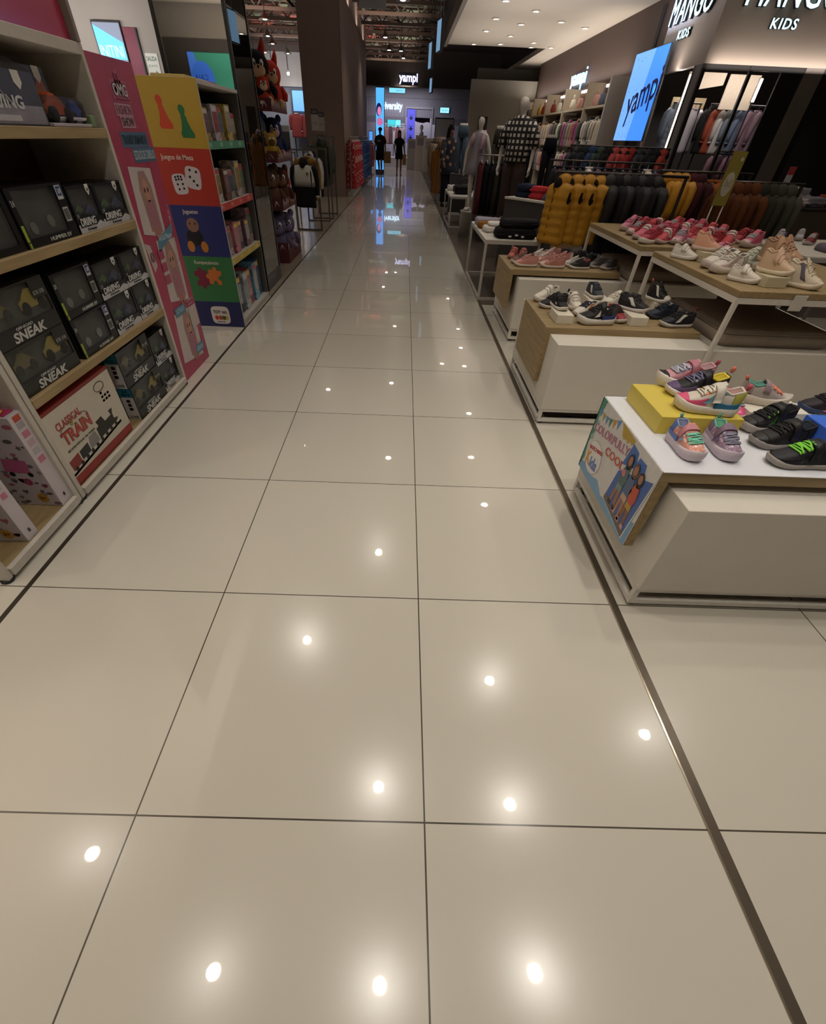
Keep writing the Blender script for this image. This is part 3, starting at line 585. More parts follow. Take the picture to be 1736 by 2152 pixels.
for r_, (y0, n_) in enumerate(((3.80, 7), (4.0, 7), (4.22, 6), (4.46, 6))):
    for i in range(n_):
        col = pal[(i*3+r_*2) % 8]; x = 2.56+i*.135+.03*r_
        tall = ['with white sole', 'with pale straps', 'with grey laces', 'with dark side stripe'][(i+r_) % 4]
        st = {'with white sole': cfg('d6cdc4', col, '4a2a2e', laces=col), 'with pale straps': cfg('bfa8a4', col, '4a2a2e', strap='c8b0ac', strap2='c8b0ac'),
              'with grey laces': cfg('b8a49e', col, '3a2a2c', laces='a8a4a8', toe='c8a8ac'), 'with dark side stripe': cfg('c4b4ac', col, '3a2a2c', laces=col, stripe='2f2a30', heel='3a4a6a' if i % 2 else '6a2a30')}[tall]
        shoe('%s trainer %s, %s from left, %s row, farther tall table' % (cn[col], tall, ORD[i], ['front', 'second', 'third', 'back'][r_]), x, y0+.02*(i % 2), .8205, -150+9*(i % 3), .215, 'slim' if (i+r_) % 3 else 'strap', st, G5)
# ------------------------------------------------------------------ left: toy shelving
XF = -.88
FRM = mat('c9c2b6', .5); SHW = mat('a8926a', .55, kind='wood', scale=-1, h2='937c56'); BACKW = mat('7d6448', .7, scale=4)
def shelf_unit(label, y0, y1, shelves, top, base=.05, x0=-1.32, back=BACKW, sides=FRM, depth=None):
    t = thing('toy_shelf_unit', label, 'shelf unit', ((x0+XF)/2, (y0+y1)/2, 0))
    for ya, yb in ((y0, y0+.028), (y1-.028, y1)): MB().box(x0, XF, ya, yb, .012, top, .002).build('side_panel', sides, t, True)
    MB().box(x0, x0+.012, y0+.028, y1-.028, .05, top).build('back_panel', back, t, True)
    MB().box(x0+.012, XF-.012, y0+.0285, y1-.0285, .02, base, .001).build('base_deck', SHW, t, True)
    MB().box(XF-.0115, XF+.012, y0+.0285, y1-.0285, .018, base+.006, .002).build('front_rail', FRM, t, True)
    for z in shelves: MB().box(x0+.0125, XF+.006, y0+.0285, y1-.0285, z-.038, z, .002).build('shelf', SHW, t, True)
    MB().box(x0+.0125, XF, y0+.0285, y1-.0285, top-.04, top, .002).build('top_panel', FRM, t, True)
    for yy in (y0+.014, y1-.014):
        MB().lathe([(.022, 0), (.026, .004), (.026, .01), (.012, .012)], XF-.02, yy, 10).build('foot', BLACK, t, True)
        MB().lathe([(.022, 0), (.026, .004), (.026, .01), (.012, .012)], x0+.04, yy, 10).build('foot', BLACK, t, True)
    return t
u1 = shelf_unit('white framed shelf bay with pink toy boxes at the left frame edge', .815, 1.365, [], .72)
u2 = shelf_unit('wooden toy shelf bay stacked with black toy car boxes', 1.372, 2.795, [.51, .975, 1.355], 1.645)
# header board over the car shelves
h = thing('header_board', 'glossy pink header board above the toy car shelves', 'sign board', (-.9, 2.1, 1.646))
MB().box(-.93, -.905, 1.38, 2.76, 1.646, 2.25, .002).build('board', mat('b23a55', .15, scale=4, amt=.06, spec=.6), h, True)
MB().box(-.935, -.875, 2.762, 2.79, 1.646, 2.3, .002).build('end_post', mat('8d857c', .5), h, True)
o_ = Vector((-.9049, 1.38, 1.646))
MB().prism([(.84, .28), (.86, .20), (.92, .22), (1.05, .19), (1.12, .22), (1.10, .36), (.9, .36)], o_, *FX, .0015).build('speech_bubble', mat('d8b8a8', .3), h, True)
MB().prism([(.87, .28), (.885, .235), (.93, .24), (1.04, .215), (1.09, .235), (1.08, .34), (.9, .34)], o_+Vector((.0016, 0, 0)), *FX, .001).build('bubble_fill', mat('3d6a86', .3), h, True)
b = MB()
for i in range(5): b.prism([(.50+.05*i, .10+.01*i), (.56+.05*i, .08), (.62+.05*i, .34), (.57+.05*i, .36)], o_+Vector((.0004*i, 0, 0)), *FX, .0012)
b.build('printed_hair', mat('c9a090', .3, scale=20), h, True)

# ---- car boxes
WIN = mat('2a2b30', .12, scale=9, amt=.5, spec=.6, h2='4a4c52'); PAPER = mat('d8d5ce', .5)
def toy_car(parent, o, L, body, dark='15151a'):     # small 3-D buggy seen through the window; o=(x,y,z) centre base, length along y
    x, y, z = o
    MB().loft([[(x+sx*L*.22*k, y+q*L, z+L*zz) for sx, zz in ((1, .16), (1, .34*h_), (.6, .46*h_), (-.6, .46*h_), (-1, .34*h_), (-1, .16))] for q, k, h_ in ((-.5, .7, .7), (-.38, 1, .8), (-.1, 1, 1.25), (.12, 1, 1.2), (.34, 1, .8), (.5, .8, .65))], smooth=False).build('toy_car_body', mat(body, .3, scale=15, amt=.3), parent)
    for q in (-.32, .32):
        for sx in (-.2, .22):
            MB().loft([[(x+sx*L+dx*L, y+q*L+r*L*cos(a), z+.16*L+r*L*sin(a)) for a in [2*pi*i/12 for i in range(12)]] for dx, r in ((-.07, .12), (-.06, .16), (.05, .16), (.07, .12))]).build('toy_car_wheel', mat(dark, .7), parent)
FILM = mat('9a9a96', .07, alpha=.10, scale=7, amt=.4, spec=.8)
def carton(kind, label, y0, y1, z0, z1, xf=-.895, depth=.17, group=None):
    w_, h_ = y1-y0, z1-z0
    t = thing('toy_box', label, 'toy box', (xf, (y0+y1)/2, z0), 0, group)
    O = Vector((0, -w_/2, 0)); F = FX
    shell = {'drive': '1b1b20', 'hum': '161618', 'sneak': '2a2826', 'blank': '141417'}[kind]
    CM = mat(shell, .3, scale=10, amt=.3)
    cb = MB(); e = .012
    cb.box(-depth, -.022, -w_/2, w_/2, 0, h_, .002); cb.build('carton', CM, t)
    fr = MB()    # front frame round a recessed window
    lo = {'drive': .30, 'hum': .16, 'sneak': .30, 'blank': .12}[kind]; ri = {'drive': .05, 'hum': .17, 'sneak': .03, 'blank': .08}[kind]; le = {'drive': .05, 'hum': .08, 'sneak': .03, 'blank': .08}[kind]
    ya, yb, za, zb_ = -w_/2+le*w_, w_/2-ri*w_, lo*h_, h_*.95
    fr.box(-.0215, 0, -w_/2, w_/2, 0, za); fr.box(-.0215, 0, -w_/2, w_/2, zb_, h_); fr.box(-.0215, 0, -w_/2, ya, za, zb_); fr.box(-.0215, 0, yb, w_/2, za, zb_)
    fr.build('front_frame', CM, t)
    def R_(a0, a1, b0, b1, c, nm, d=1, rough=.4): return rect((.0006*d, -w_/2, 0), F, a0*w_, a1*w_, b0*h_, b1*h_, mat(c, rough), t, nm, .0006, False)
    MB().box(-.0218, -.0205, ya, yb, za, zb_).build('window_backing', mat({'drive': '3a3c42', 'hum': '45443f', 'sneak': '55564e', 'blank': '2a2a2d'}[kind], .4, scale=9, amt=.5, h2='23242a'), t)
    MB().box(-.006, -.0045, ya, yb, za, zb_).build('window_film', FILM, t)
    if kind == 'drive':
        toy_car(t, (-.012, w_*.2, h_*.26), w_*.40, '35406a'); toy_car(t, (-.013, -w_*.2, h_*.36), w_*.30, '4a6a3a')
        for q in list(t.children):
            if q.name.startswith('toy_car'):
                for v in q.data.vertices: v.co.x = -.010+(v.co.x+.012)*.12
        MB().prism([(0, 0), (w_, 0), (w_, .13*h_), (.85*w_, .2*h_), (.7*w_, .13*h_), (.4*w_, .15*h_), (.1*w_, .17*h_), (0, .2*h_)], (.0003, -w_/2, 0), *F, .0006).build('snow_band', mat('c9c9cc', .4, scale=25, amt=.2), t)
        text('DRI/ING', (.0010, -w_*.12, .24*h_), F, w_*.66, h_*.23, mat('17181c', .4), t, bold=.09, shear=.12, world=False)
        text('DRI/ING', (.0028, -w_*.12, .24*h_), F, w_*.59, h_*.17, mat('d8d8d8', .35), t, bold=.02, shear=.12, world=False)
        text('RC off-road monster', (.0012, -w_*.05, .07*h_), F, w_*.35, h_*.05, mat('33333a', .4), t, world=False)
        text('2.4', (.0012, -w_*.42, .38*h_), F, w_*.08, h_*.09, mat('a0a0a4', .4), t, world=False)
        MB().prism([(.70*w_, h_), (.70*w_, .86*h_), (.765*w_, .76*h_), (.83*w_, .86*h_), (.83*w_, h_)], (.0004, -w_/2, 0), *F, .0008).build('age_tag', PAPER, t)
        text('6+', (.0016, .265*w_, .89*h_), F, w_*.06, h_*.07, mat('4a5a8a', .4), t, world=False)
    elif kind == 'hum':
        wm = MB(); 
        for q in (-.22, .12): wm.disc(q*w_, .30*h_, (-.0198, 0, 0), *F, .004, .03)
        wm2 = MB().disc(-.22*w_, .30*h_, (-.0200, 0, 0), *F, .005, .022).build('wheel_disc', mat('8a8a88', .3, .6), t); MB().disc(.12*w_, .36*h_, (-.0200, 0, 0), *F, .005, .022).build('wheel_disc', mat('8a8a88', .3, .6), t)
        R_(.85, .96, .70, .95, 'c4c6cc', 'logo_label'); R_(.865, .945, .76, .93, '34478a', 'logo_square', 2)
        text('GM', (.0026, .405*w_, .845*h_), F, w_*.055, h_*.09, mat('d0d4e0', .4), t, world=False)
        R_(.85, .96, .30, .56, 'b8b6b0', 'barcode_label')
        b_ = MB()
        for i in range(9): b_.prism([((.86+.01*i)*w_, .33*h_), ((.864+.01*i)*w_, .33*h_), ((.864+.01*i)*w_, .53*h_), ((.86+.01*i)*w_, .53*h_)], (.0014, -w_/2, 0), *F, .0005)
        bo = b_.build('barcode_print', BLACK, t); bo['kind'] = 'stuff'
        R_(.01, .055, .12, .40, '9aae3c', 'lime_strip'); R_(.02, .055, -.0, .10, '9aae3c', 'lime_strip')
        text('HUMMER EV', (.0012, .12*w_, .08*h_), F, w_*.42, h_*.07, mat('c8c8c4', .4), t, bold=.01, world=False)
        text('2.4', (.0012, -.46*w_, .76*h_), F, w_*.05, h_*.10, mat('c8c8c4', .4), t, world=False)
    elif kind == 'sneak':
        toy_car(t, (-.012, w_*.24, h_*.36), w_*.40, 'a08e36'); toy_car(t, (-.013, -w_*.28, h_*.42), w_*.34, '6a6238')
        for q in list(t.children):
            if q.name.startswith('toy_car'):
                for v in q.data.vertices: v.co.x = -.010+(v.co.x+.012)*.10
        R_(.76, .97, .62, .97, '2a2726', 'side_info'); text('RTR 1/18', (.0012, .36*w_, .72*h_), F, w_*.17, h_*.08, mat('a8a6a2', .4), t, world=False)
        text('OFF-ROAD', (.0012, -.06*w_, .265*h_), F, w_*.26, h_*.055, mat('c0c0bc', .35), t, bold=.015, shear=.15, world=False)
        text('SNEAK', (.0012, -.02*w_, .125*h_), F, w_*.52, h_*.19, mat('c4c4c0', .3), t, bold=.03, shear=.2, world=False)
        s_ = Vector((-.06, -w_/2-.0004, 0))     # printed near end
        for a0, a1, b0, b1, c, nm, d in ((-.02, .055, 0, .72, 'd2d2d0', 'white_end_strip', 1), (-.02, .055, .73, 1, '2f7f98', 'blue_end_square', 1)):
            MB().prism([(a0, b0*h_), (a1, b0*h_), (a1, b1*h_), (a0, b1*h_)], s_, *FY, .0006).build(nm, mat(c, .4), t)
        text('2.4\nGHZ', s_+Vector((.018, -.0006, .86*h_)), FY, .055, h_*.18, mat('123038', .4), t, world=False)
        text('LUXE', s_+Vector((.018, -.0006, .09*h_)), FY, .05, h_*.08, mat('2a2a2a', .4), t, world=False)
        for q in range(3): MB().prism([(.008, (.3+.13*q)*h_), (.03, (.3+.13*q)*h_), (.03, (.39+.13*q)*h_), (.008, (.39+.13*q)*h_)], s_+Vector((0, -.0006, 0)), *FY, .0005).build('end_icon', BLACK, t)
        text('SNEAK', s_+Vector((-.075, -.0006, .3*h_)), FY, .09, h_*.17, mat('b8b8b8', .4), t, bold=.02, shear=.2, world=False)
    return t
GD, GH, GS = 'car boxes with snow band', 'hummer style window boxes', 'off-road boxes'
carton('sneak', 'off-road car box with yellow buggy, upper one of the left-hand stack', 1.42, 1.83, .6965, .89, -.90, .26)
carton('sneak', 'off-road car box with dark buggy, lower one of the left-hand stack', 1.415, 1.825, .511, .695, -.897, .26)
carton('hum', 'black window box with lime strip, upper of the centre stack', 1.875, 2.205, .687, .872, -.90, .2, GH)
carton('hum', 'black window box with lime strip, lower of the centre stack', 1.872, 2.212, .511, .685, -.895, .2, GH)
carton('drive', 'snow band car box, upper left of the four on the third shelf', 2.215, 2.495, .689, .85, -.90, .17, GD)
carton('drive', 'snow band car box, upper right of the four on the third shelf', 2.50, 2.762, .689, .85, -.90, .17, GD)
carton('drive', 'snow band car box, lower left of the four on the third shelf', 2.222, 2.508, .511, .687, -.895, .17, GD)
carton('drive', 'snow band car box, lower right of the four on the third shelf', 2.515, 2.765, .511, .687, -.895, .17, GD)
carton('blank', 'plain black window box at the frame\'s left edge, second shelf', 1.46, 1.83, .976, 1.17, -.90, .2)
carton('hum', 'black window box with lime strip alone on the second shelf', 1.84, 2.225, .976, 1.175, -.895, .2, GH)
carton('drive', 'snow band car box, left of two on the second shelf', 2.24, 2.475, .976, 1.155, -.893, .17, GD)
carton('drive', 'snow band car box, right of two on the second shelf', 2.48, 2.762, .976, 1.15, -.895, .17, GD)
carton('sneak', 'off-road car box, top of the bottom-shelf stack beside the train box', 2.12, 2.50, .248, .445, -.905, .26)
carton('sneak', 'off-road car box, bottom of the stack beside the train box', 2.125, 2.51, .051, .246, -.9, .26)
carton('drive', 'snow band car box upright on the lowest deck, upper one', 2.52, 2.762, .222, .40, -.91, .17, GD)
carton('drive', 'snow band car box lying on the lowest deck, lower one', 2.52, 2.762, .051, .22, -.905, .17, GD)
# back rows of dark cartons showing over the front ones
for i, (ya, yb, z_, hh) in enumerate([(1.5, 1.95, .976, .185), (2.0, 2.4, .976, .18), (2.42, 2.75, .976, .16), (1.45, 1.85, .511, .30), (1.9, 2.3, .511, .31), (2.33, 2.74, .511, .29), (2.1, 2.7, .051, .36)]):
    box_thing('toy_box', 'dark carton at the shelf back, %s of the %s shelf rear row' % (['left', 'middle', 'right', 'left', 'middle', 'right', 'only one'][i], ['second', 'second', 'second', 'third', 'third', 'third', 'lowest'][i]), 'toy box', -1.30, -1.175, ya, yb, z_+.001, z_+hh, mat('1a191c', .35, scale=8, amt=.4), .002)
# train set box
t = thing('toy_train_box', 'large white box with a red border and a steam train picture', 'toy box', (-.9, 1.70, .0565))
w_, h_ = .60, .375
MB().box(-.09, -.0005, -w_/2, w_/2, 0, h_, .002).build('carton', mat('9c3733', .4), t)
def TR(pts, c, nm, d=1): return MB().prism(pts, (.0005*d, -w_/2, 0), *FX, .0005).build(nm, mat(c, .4, scale=25, amt=.08), t)
TR([(.004, .045), (w_-.004, .045), (w_-.004, h_-.016), (.004, h_-.016)], 'cfc6b6', 'printed_front')
text('CLASSICAL', (.0012, -.135, .285), FX, .2, .036, mat('a8403a', .4), t, bold=.02, world=False)
text('TRAIN', (.0012, -.115, .222), FX, .24, .062, mat('7a2c28', .4), t, bold=.045, world=False)
text('TRAIN', (.0022, -.115, .222), FX, .232, .054, mat('c0564a', .4), t, bold=.02, world=False)
text('BECOME POPULAR THE WORLD', (.0012, -.12, .165), FX, .24, .010, mat('4a443c', .4), t, world=False)
MB().disc(.17, .262, (.0012, -w_/2, 0), *FX, .0006, .012).build('green_ball', mat('7d9a3c', .4), t)
arc = [(.19+.12*cos(a), .25+.035*sin(a)) for a in [pi*i/10 for i in range(11)]]+[(.19+.11*cos(a), .25+.028*sin(a)) for a in [pi*i/10 for i in range(10, -1, -1)]]
TR(arc, '8d887c', 'silver_arc', 2)
MB().tube([(.002, -w_/2+.47+.045*cos(a), .315+.022*sin(a)) for a in [2*pi*i/20 for i in range(21)]], .0018, 5, False).build('printed_track_loop', mat('33302c', .4), t)
for i in range(7): TR([(.455+.028*(i % 3), .235+.02*(i//3)), (.475+.028*(i % 3), .235+.02*(i//3)), (.475+.028*(i % 3), .247+.02*(i//3)), (.455+.028*(i % 3), .247+.02*(i//3))], '3a3632', 'printed_icon')
TR([(.02, .062), (.53, .10), (.53, .088), (.02, .05)], '2a2522', 'printed_rail')
TR([(.035, .072), (.115, .08), (.115, .132), (.03, .124)], '8d3a34', 'red_wagon', 2)
TR([(.125, .085), (.205, .09), (.205, .137), (.125, .13)], '2c2c30', 'black_wagon', 2)
TR([(.215, .092), (.30, .098), (.30, .125), (.29, .155), (.23, .152), (.215, .12)], '8d8a86', 'grey_tanker', 2)
TR([(.31, .10), (.50, .112), (.515, .125), (.48, .132), (.48, .16), (.495, .185), (.455, .185), (.465, .16), (.40, .155), (.385, .19), (.325, .185), (.335, .16), (.31, .155)], '26241f', 'locomotive', 2)
for i in range(9): MB().disc(.06+.052*i, .072+.0037*i, (.0016, -w_/2, 0), *FX, .0006, .012).build('printed_wheel', mat('1c1a18', .4), t)
MB().prism([(-.085, .2), (-.02, .2), (-.02, .33), (-.085, .33)], (0, -w_/2-.0003, 0), *FY, .0005).build('end_print', mat('b8b2a4', .4), t)
# top shelf packages
t = thing('toy_package', 'big clear blister pack with dark car, left on the top toy shelf', 'toy package', (-.9, 2.09, 1.356))
MB().loft([[(x*1., y, z) for x, y in ((0, -.24), (0, .24), (-.2, .24), (-.2, -.24))] for z in (0, .16)]+[[(x, y, .20) for x, y in ((-.05, -.22), (-.05, .20), (-.19, .20), (-.19, -.22))]], smooth=False).build('plastic_shell', mat('45434a', .3, scale=6, amt=.5, spec=.3, h2='2a2830'), t)
rect((.0006, -.24, 0), FX, .0, .47, .005, .06, mat('8f8a90', .3, scale=20, amt=.3), t, 'snow_band', .0006, False)
text('DRI/ING', (.0014, -.02, .068), FX, .26, .04, mat('c4c2c4', .3), t, bold=.03, shear=.12, world=False)
rect((.0014, -.24, 0), FX, .06, .30, .012, .03, mat('bdb8bc', .3), t, 'info_strip', .0006, False)
MB().prism([(.34, .16), (.34, .125), (.365, .105), (.39, .125), (.39, .16)], (.0008, -.24, 0), *FX, .0008).build('age_tag', PAPER, t)
for i in range(3): MB().tube([(.002, -.2+.07*i, .15), (.002, -.15+.07*i, .10), (.002, -.11+.07*i, .065)], .004, 5).build('glint_streak', mat('8d8b9c', .1, spec=.8), t)  # pale streaks modelled in place of glints on the plastic
t = thing('toy_box', 'dark box with an orange cave picture on the top toy shelf', 'toy box', (-.97, 2.44, 1.356))
MB().box(-.14, 0, -.1, .1, 0, .19, .002).build('carton', mat('2b2023', .35, scale=8, amt=.4), t)
MB().prism([(.03, .10), (.06, .13), (.09, .11), (.13, .15), (.17, .16), (.18, .11), (.14, .10), (.10, .085)], (.0004, -.1, 0), *FX, .0006).build('orange_picture', mat('b8642c', .4, scale=25, amt=.3), t)
MB().prism([(.12, .19), (.12, .155), (.145, .135), (.17, .155), (.17, .19)], (.0012, -.1, 0), *FX, .0008).build('age_tag', PAPER, t)
t = thing('toy_package', 'clear bubble pack with orange and blue toy car on the top shelf', 'toy package', (-.885, 2.5, 1.356))
MB().box(-.1, 0, -.16, .16, 0, .012, .002).build('card_tray', mat('b8b0b4', .3), t)
toy_car(t, (-.05, -.06, .012), .17, 'd8642c'); toy_car(t, (-.05, .09, .012), .13, '3858b8')
MB().box(-.098, -.002, -.155, .155, .013, .10, .02).build('plastic_bubble', mat('d0cdd4', .06, trans=.95, spec=.6), t)
box_thing('small_toy', 'little green and cream toy box at the right end of the top shelf', 'toy box', -.95, -.9, 2.69, 2.74, 1.356, 1.40, mat('7d9470', .5), .003)

# pink surprise boxes in the near bay
def surprise(label, y0, y1, z1_, xf, xb, tilt=0):
    w_, h_ = y1-y0, z1_-.0505
    t = thing('surprise_box', label, 'toy box', (xf, (y0+y1)/2, .0505), tilt, 'tall white surprise toy boxes')
    MB().box(xb-xf, 0, -w_/2, w_/2, 0, h_, .002).build('carton', mat('cfc6ca', .4, scale=7, amt=.1), t)
    rr = random.Random(int(y0*100)); s_ = Vector((xb-xf, -w_/2-.0003, 0)); D = xf-xb
    def heart(a, b, r): return [(a+r*1.0*sin(q)**3, b+r*(.81*cos(q)-.31*cos(2*q)-.12*cos(3*q)-.06*cos(4*q))) for q in [2*pi*i/18 for i in range(18)]]
    pcs = []
    for i in range(80):
        a, b = D*(.04+.92*rr.random()), h_*(.03+.94*rr.random()); r = rr.uniform(.008, .017); c = rr.choice(['6a6468', '9a8a94', '857a80', 'b06a7a', '5f5a60'])
        kd = i % 3
        pts = heart(a, b, r) if kd == 0 else [(a+r*cos(q)*(1 if j % 2 else .5), b+r*sin(q)*(1 if j % 2 else .5)) for j, q in enumerate([2*pi*k_/10 for k_ in range(10)])] if kd == 1 else [(a+r*cos(q)*1.3, b+r*.7*sin(q)) for q in [2*pi*k_/10 for k_ in range(10)]]
        m2 = MB().prism(pts, s_, *FY, .0004); m2.build('printed_doodle', mat(c, .5), t)
    for a, b, r, c in ((.62, .78, .03, 'b83a5c'), (.36, .62, .022, 'a83a48'), (.2, .85, .02, '6a3040')):
        MB().prism(heart(D*a, h_*b, r), s_+Vector((0, -.0005, 0)), *FY, .0005).build('printed_heart', mat(c, .45), t)
    for a, b in ((.30, .25), (.75, .30)):
        f_ = MB()
        for k_ in range(8): f_.disc(D*a+.013*cos(k_*pi/4), h_*b+.013*sin(k_*pi/4), s_+Vector((0, -.0005, 0)), *FY, .0005, .007, .007, 8)
        f_.build('printed_flower', mat('c0487c', .45), t)
    MB().prism([(D*.8+.028*(1 if j % 2 else .8)*cos(q), h_*.10+.028*(1 if j % 2 else .8)*sin(q)) for j, q in enumerate([2*pi*k_/20 for k_ in range(20)])], s_+Vector((0, -.0006, 0)), *FY, .0006).build('gold_seal', mat('c99a3c', .4), t)
    text('3+', s_+Vector((D*.8, -.0013, h_*.10)), FY, .026, .018, mat('5a2a20', .4), t, world=False)
    MB().prism([(D*.55, h_*.42), (D*.85, h_*.40), (D*.88, h_*.55), (D*.6, h_*.57)], s_+Vector((0, -.0006, 0)), *FY, .0006).build('pink_suitcase_print', mat('c86a92', .45), t)
    for a in (.62, .84): MB().disc(D*a, h_*.39, s_+Vector((0, -.0007, 0)), *FY, .0006, .012).build('printed_wheel', BLACK, t)
    for i in range(5):
        rect((.0005, -w_/2, 0), FX, .02, w_-.02, h_*(.50+.09*i), h_*(.50+.09*i)+h_*.06, mat(['c87a94', 'b8b2b8', 'c4a8b4', 'c87a94', 'a8a2a8'][i], .45), t, 'printed_picture', .0005, False)
    rect((.0005, -w_/2, 0), FX, .02, .06, h_*.93, h_*.985, mat('c0503c', .45), t, 'red_age_mark', .0005, False)
    text('8', (.0012, 0, h_*.10), FX, .012, .018, mat('3a3438', .4), t, world=False)
    MB().box(xb-xf+.02, -.02, -w_/2+.01, w_/2-.01, h_, h_+.006, .002).build('pink_lid', mat('b83a6a', .4), t)
    return t
surprise('tall white doodle-printed surprise box by the shelf divider', 1.262, 1.342, .50, -.895, -1.26)
surprise('tall white doodle-printed surprise box nearest the frame corner', 1.01, 1.078, .47, -.9, -1.26)
tg_ = thing('paper_flower', 'yellow paper flower trim on the near surprise box', 'decoration', (-.95, 1.28, .5066)); b = MB()
for k_ in range(9): b.ball((.018*cos(k_*.7), .018*sin(k_*.7), .008), (.009, .009, .007), 8, 5)
b.build('petals', mat('d0b040', .6), tg_)
# ------------------------------------------------------------------ pink end panel
pp = thing('pink_end_panel', 'tall pink advert panel reading OMG FASHION SHOW at the shelf end', 'sign panel', (-.93, 3.07, 0))
MB().box(-1.3, -.905, 2.80, 3.335, .0, 1.625, .002).build('panel_body', mat('b8485f', .5, scale=25, amt=.08), pp, True)
MB().box(-.9045, -.8995, 2.80, 3.337, .0, 1.627, .0005).build('printed_face', mat('b0405c', .4, scale=14, amt=.2, h2='9c3450'), pp, True)
O_ = Vector((-.8994, 2.80, 0))
def PK(pts, c, nm, d=1, rough=.45): return MB().prism(pts, O_+Vector((.0006*d, 0, 0)), *FX, .0006).build(nm, mat(c, rough), pp, True)
def RC(a0, a1, b0, b1): return [(a0, b0), (a1, b0), (a1, b1), (a0, b1)]
def PT(s_, a, b, w_, h_, c, d=2, **k): return text(s_, O_+Vector((.0006*d, a, b)), FX, w_, h_, mat(c, .45), pp, **k)
PK([(.24, 1.50), (.28, 1.58), (.31, 1.58), (.35, 1.50)], 'b25a70', 'logo_crest'); PT('LOL', .295, 1.545, .05, .05, '7a2c44', bold=.02)
PK(RC(.20, .39, 1.46, 1.545), 'b25a70', 'logo_plate'); PT('OMG', .295, 1.508, .165, .055, '231a1f', 3, bold=.03); PT('OMG', .295, 1.508, .155, .048, 'd8d0d2', 4, bold=.012)
PK(RC(.215, .38, 1.465, 1.475), '8a2c48', 'logo_underline', 2)
PK(RC(.18, .375, 1.405, 1.455), 'b98a98', 'caption_strip'); PT('FASHION', .278, 1.43, .17, .036, '7a3c50', 2)
PK(RC(.205, .37, 1.358, 1.408), 'b98a98', 'caption_strip', 2); PT('SHOW', .288, 1.383, .14, .036, '2a1c24', 3)
PK(RC(.145, .475, 1.278, 1.342), '4a6a84', 'blue_strip'); PT('TRANSFORMANDO', .31, 1.31, .30, .04, '233848', 2, bold=.01)
PK(RC(.235, .53, 1.212, 1.276), '4a6a84', 'blue_strip'); PT('ESTILOS DE CABELLO', .382, 1.244, .27, .04, 'b4bcc4', 2, bold=.01)
def doll_card(a, b, w_, h_):
    PK([(a, b+.05), (a+w_*.9, b), (a+w_, b+h_*.95), (a+w_*.15, b+h_)], 'c9bdb8', 'white_card')
    cx = a+w_*.58
    PK([(cx-.075, b+.05), (cx+.075, b+.03), (cx+.085, b+h_*.72), (cx+.04, b+h_*.93), (cx-.04, b+h_*.93), (cx-.08, b+h_*.7)], 'a5807a', 'printed_hair', 2)
    MB().disc(cx+.005, b+h_*.68, O_+Vector((.0018, 0, 0)), *FX, .0006, .042, .055).build('printed_face', mat('bd8d78', .45), pp, True)
    for sx in (-.018, .022): MB().disc(cx+sx, b+h_*.685, O_+Vector((.0024, 0, 0)), *FX, .0005, .009, .013, 10).build('printed_eye', mat('3a2428', .4), pp, True)
    PK([(cx-.045, b+.02), (cx+.05, b+.02), (cx+.06, b+h_*.45), (cx+.02, b+h_*.55), (cx-.02, b+h_*.55), (cx-.055, b+h_*.45)], 'a8707c', 'printed_dress', 3)
    PK([(cx-.03, b+.0), (cx-.01, b+.0), (cx-.008, b+.06), (cx-.03, b+.06)], 'b07c68', 'printed_leg', 4); PK([(cx+.01, b+.0), (cx+.03, b+.0), (cx+.03, b+.06), (cx+.01, b+.06)], 'b07c68', 'printed_leg', 4)
doll_card(.07, .84, .33, .36); doll_card(.15, .45, .33, .39); doll_card(.08, .06, .40, .36)
PK([(.20, .78), (.46, .84), (.48, .90), (.22, .84)], '5a86a0', 'blue_tag', 5); PT('ARULA Mousse', .34, .845, .2, .03, 'b8ccd8', 6)
PK(RC(.16, .34, .395, .45), '5a86a0', 'blue_tag', 5); PT('ESTILO', .25, .425, .13, .025, 'b8ccd8', 6)
PK(RC(.33, .48, .09, .15), '5a86a0', 'blue_tag', 5); PT('BRINDA', .405, .12, .11, .03, 'b8ccd8', 6)
for i, q in enumerate((.74, .67, .60)): PK(RC(.17, .25, q, q+.05), 'a84a66', 'pink_bubble', 5)
PK([(.03, .85), (.1, .83), (.12, .72), (.06, .69)], 'c0aeb0', 'small_card', 1); PT('ADI', .08, .77, .05, .05, '4a3038', 2)
for i, ch in enumerate('TWIST QUEEN'):
    if ch != ' ': PT(ch, .495-.004*i, .985-.029*i, .022, .024, 'c9a4ae', 2)
PT('DESCUBRE MAS', .445, .445, .13, .014, 'c9a4ae', 2); PT('DE ELLAS', .445, .42, .09, .012, 'c9a4ae', 2)
PK(RC(.375, .515, .265, .405), 'c4b8b4', 'blank_label', 7)

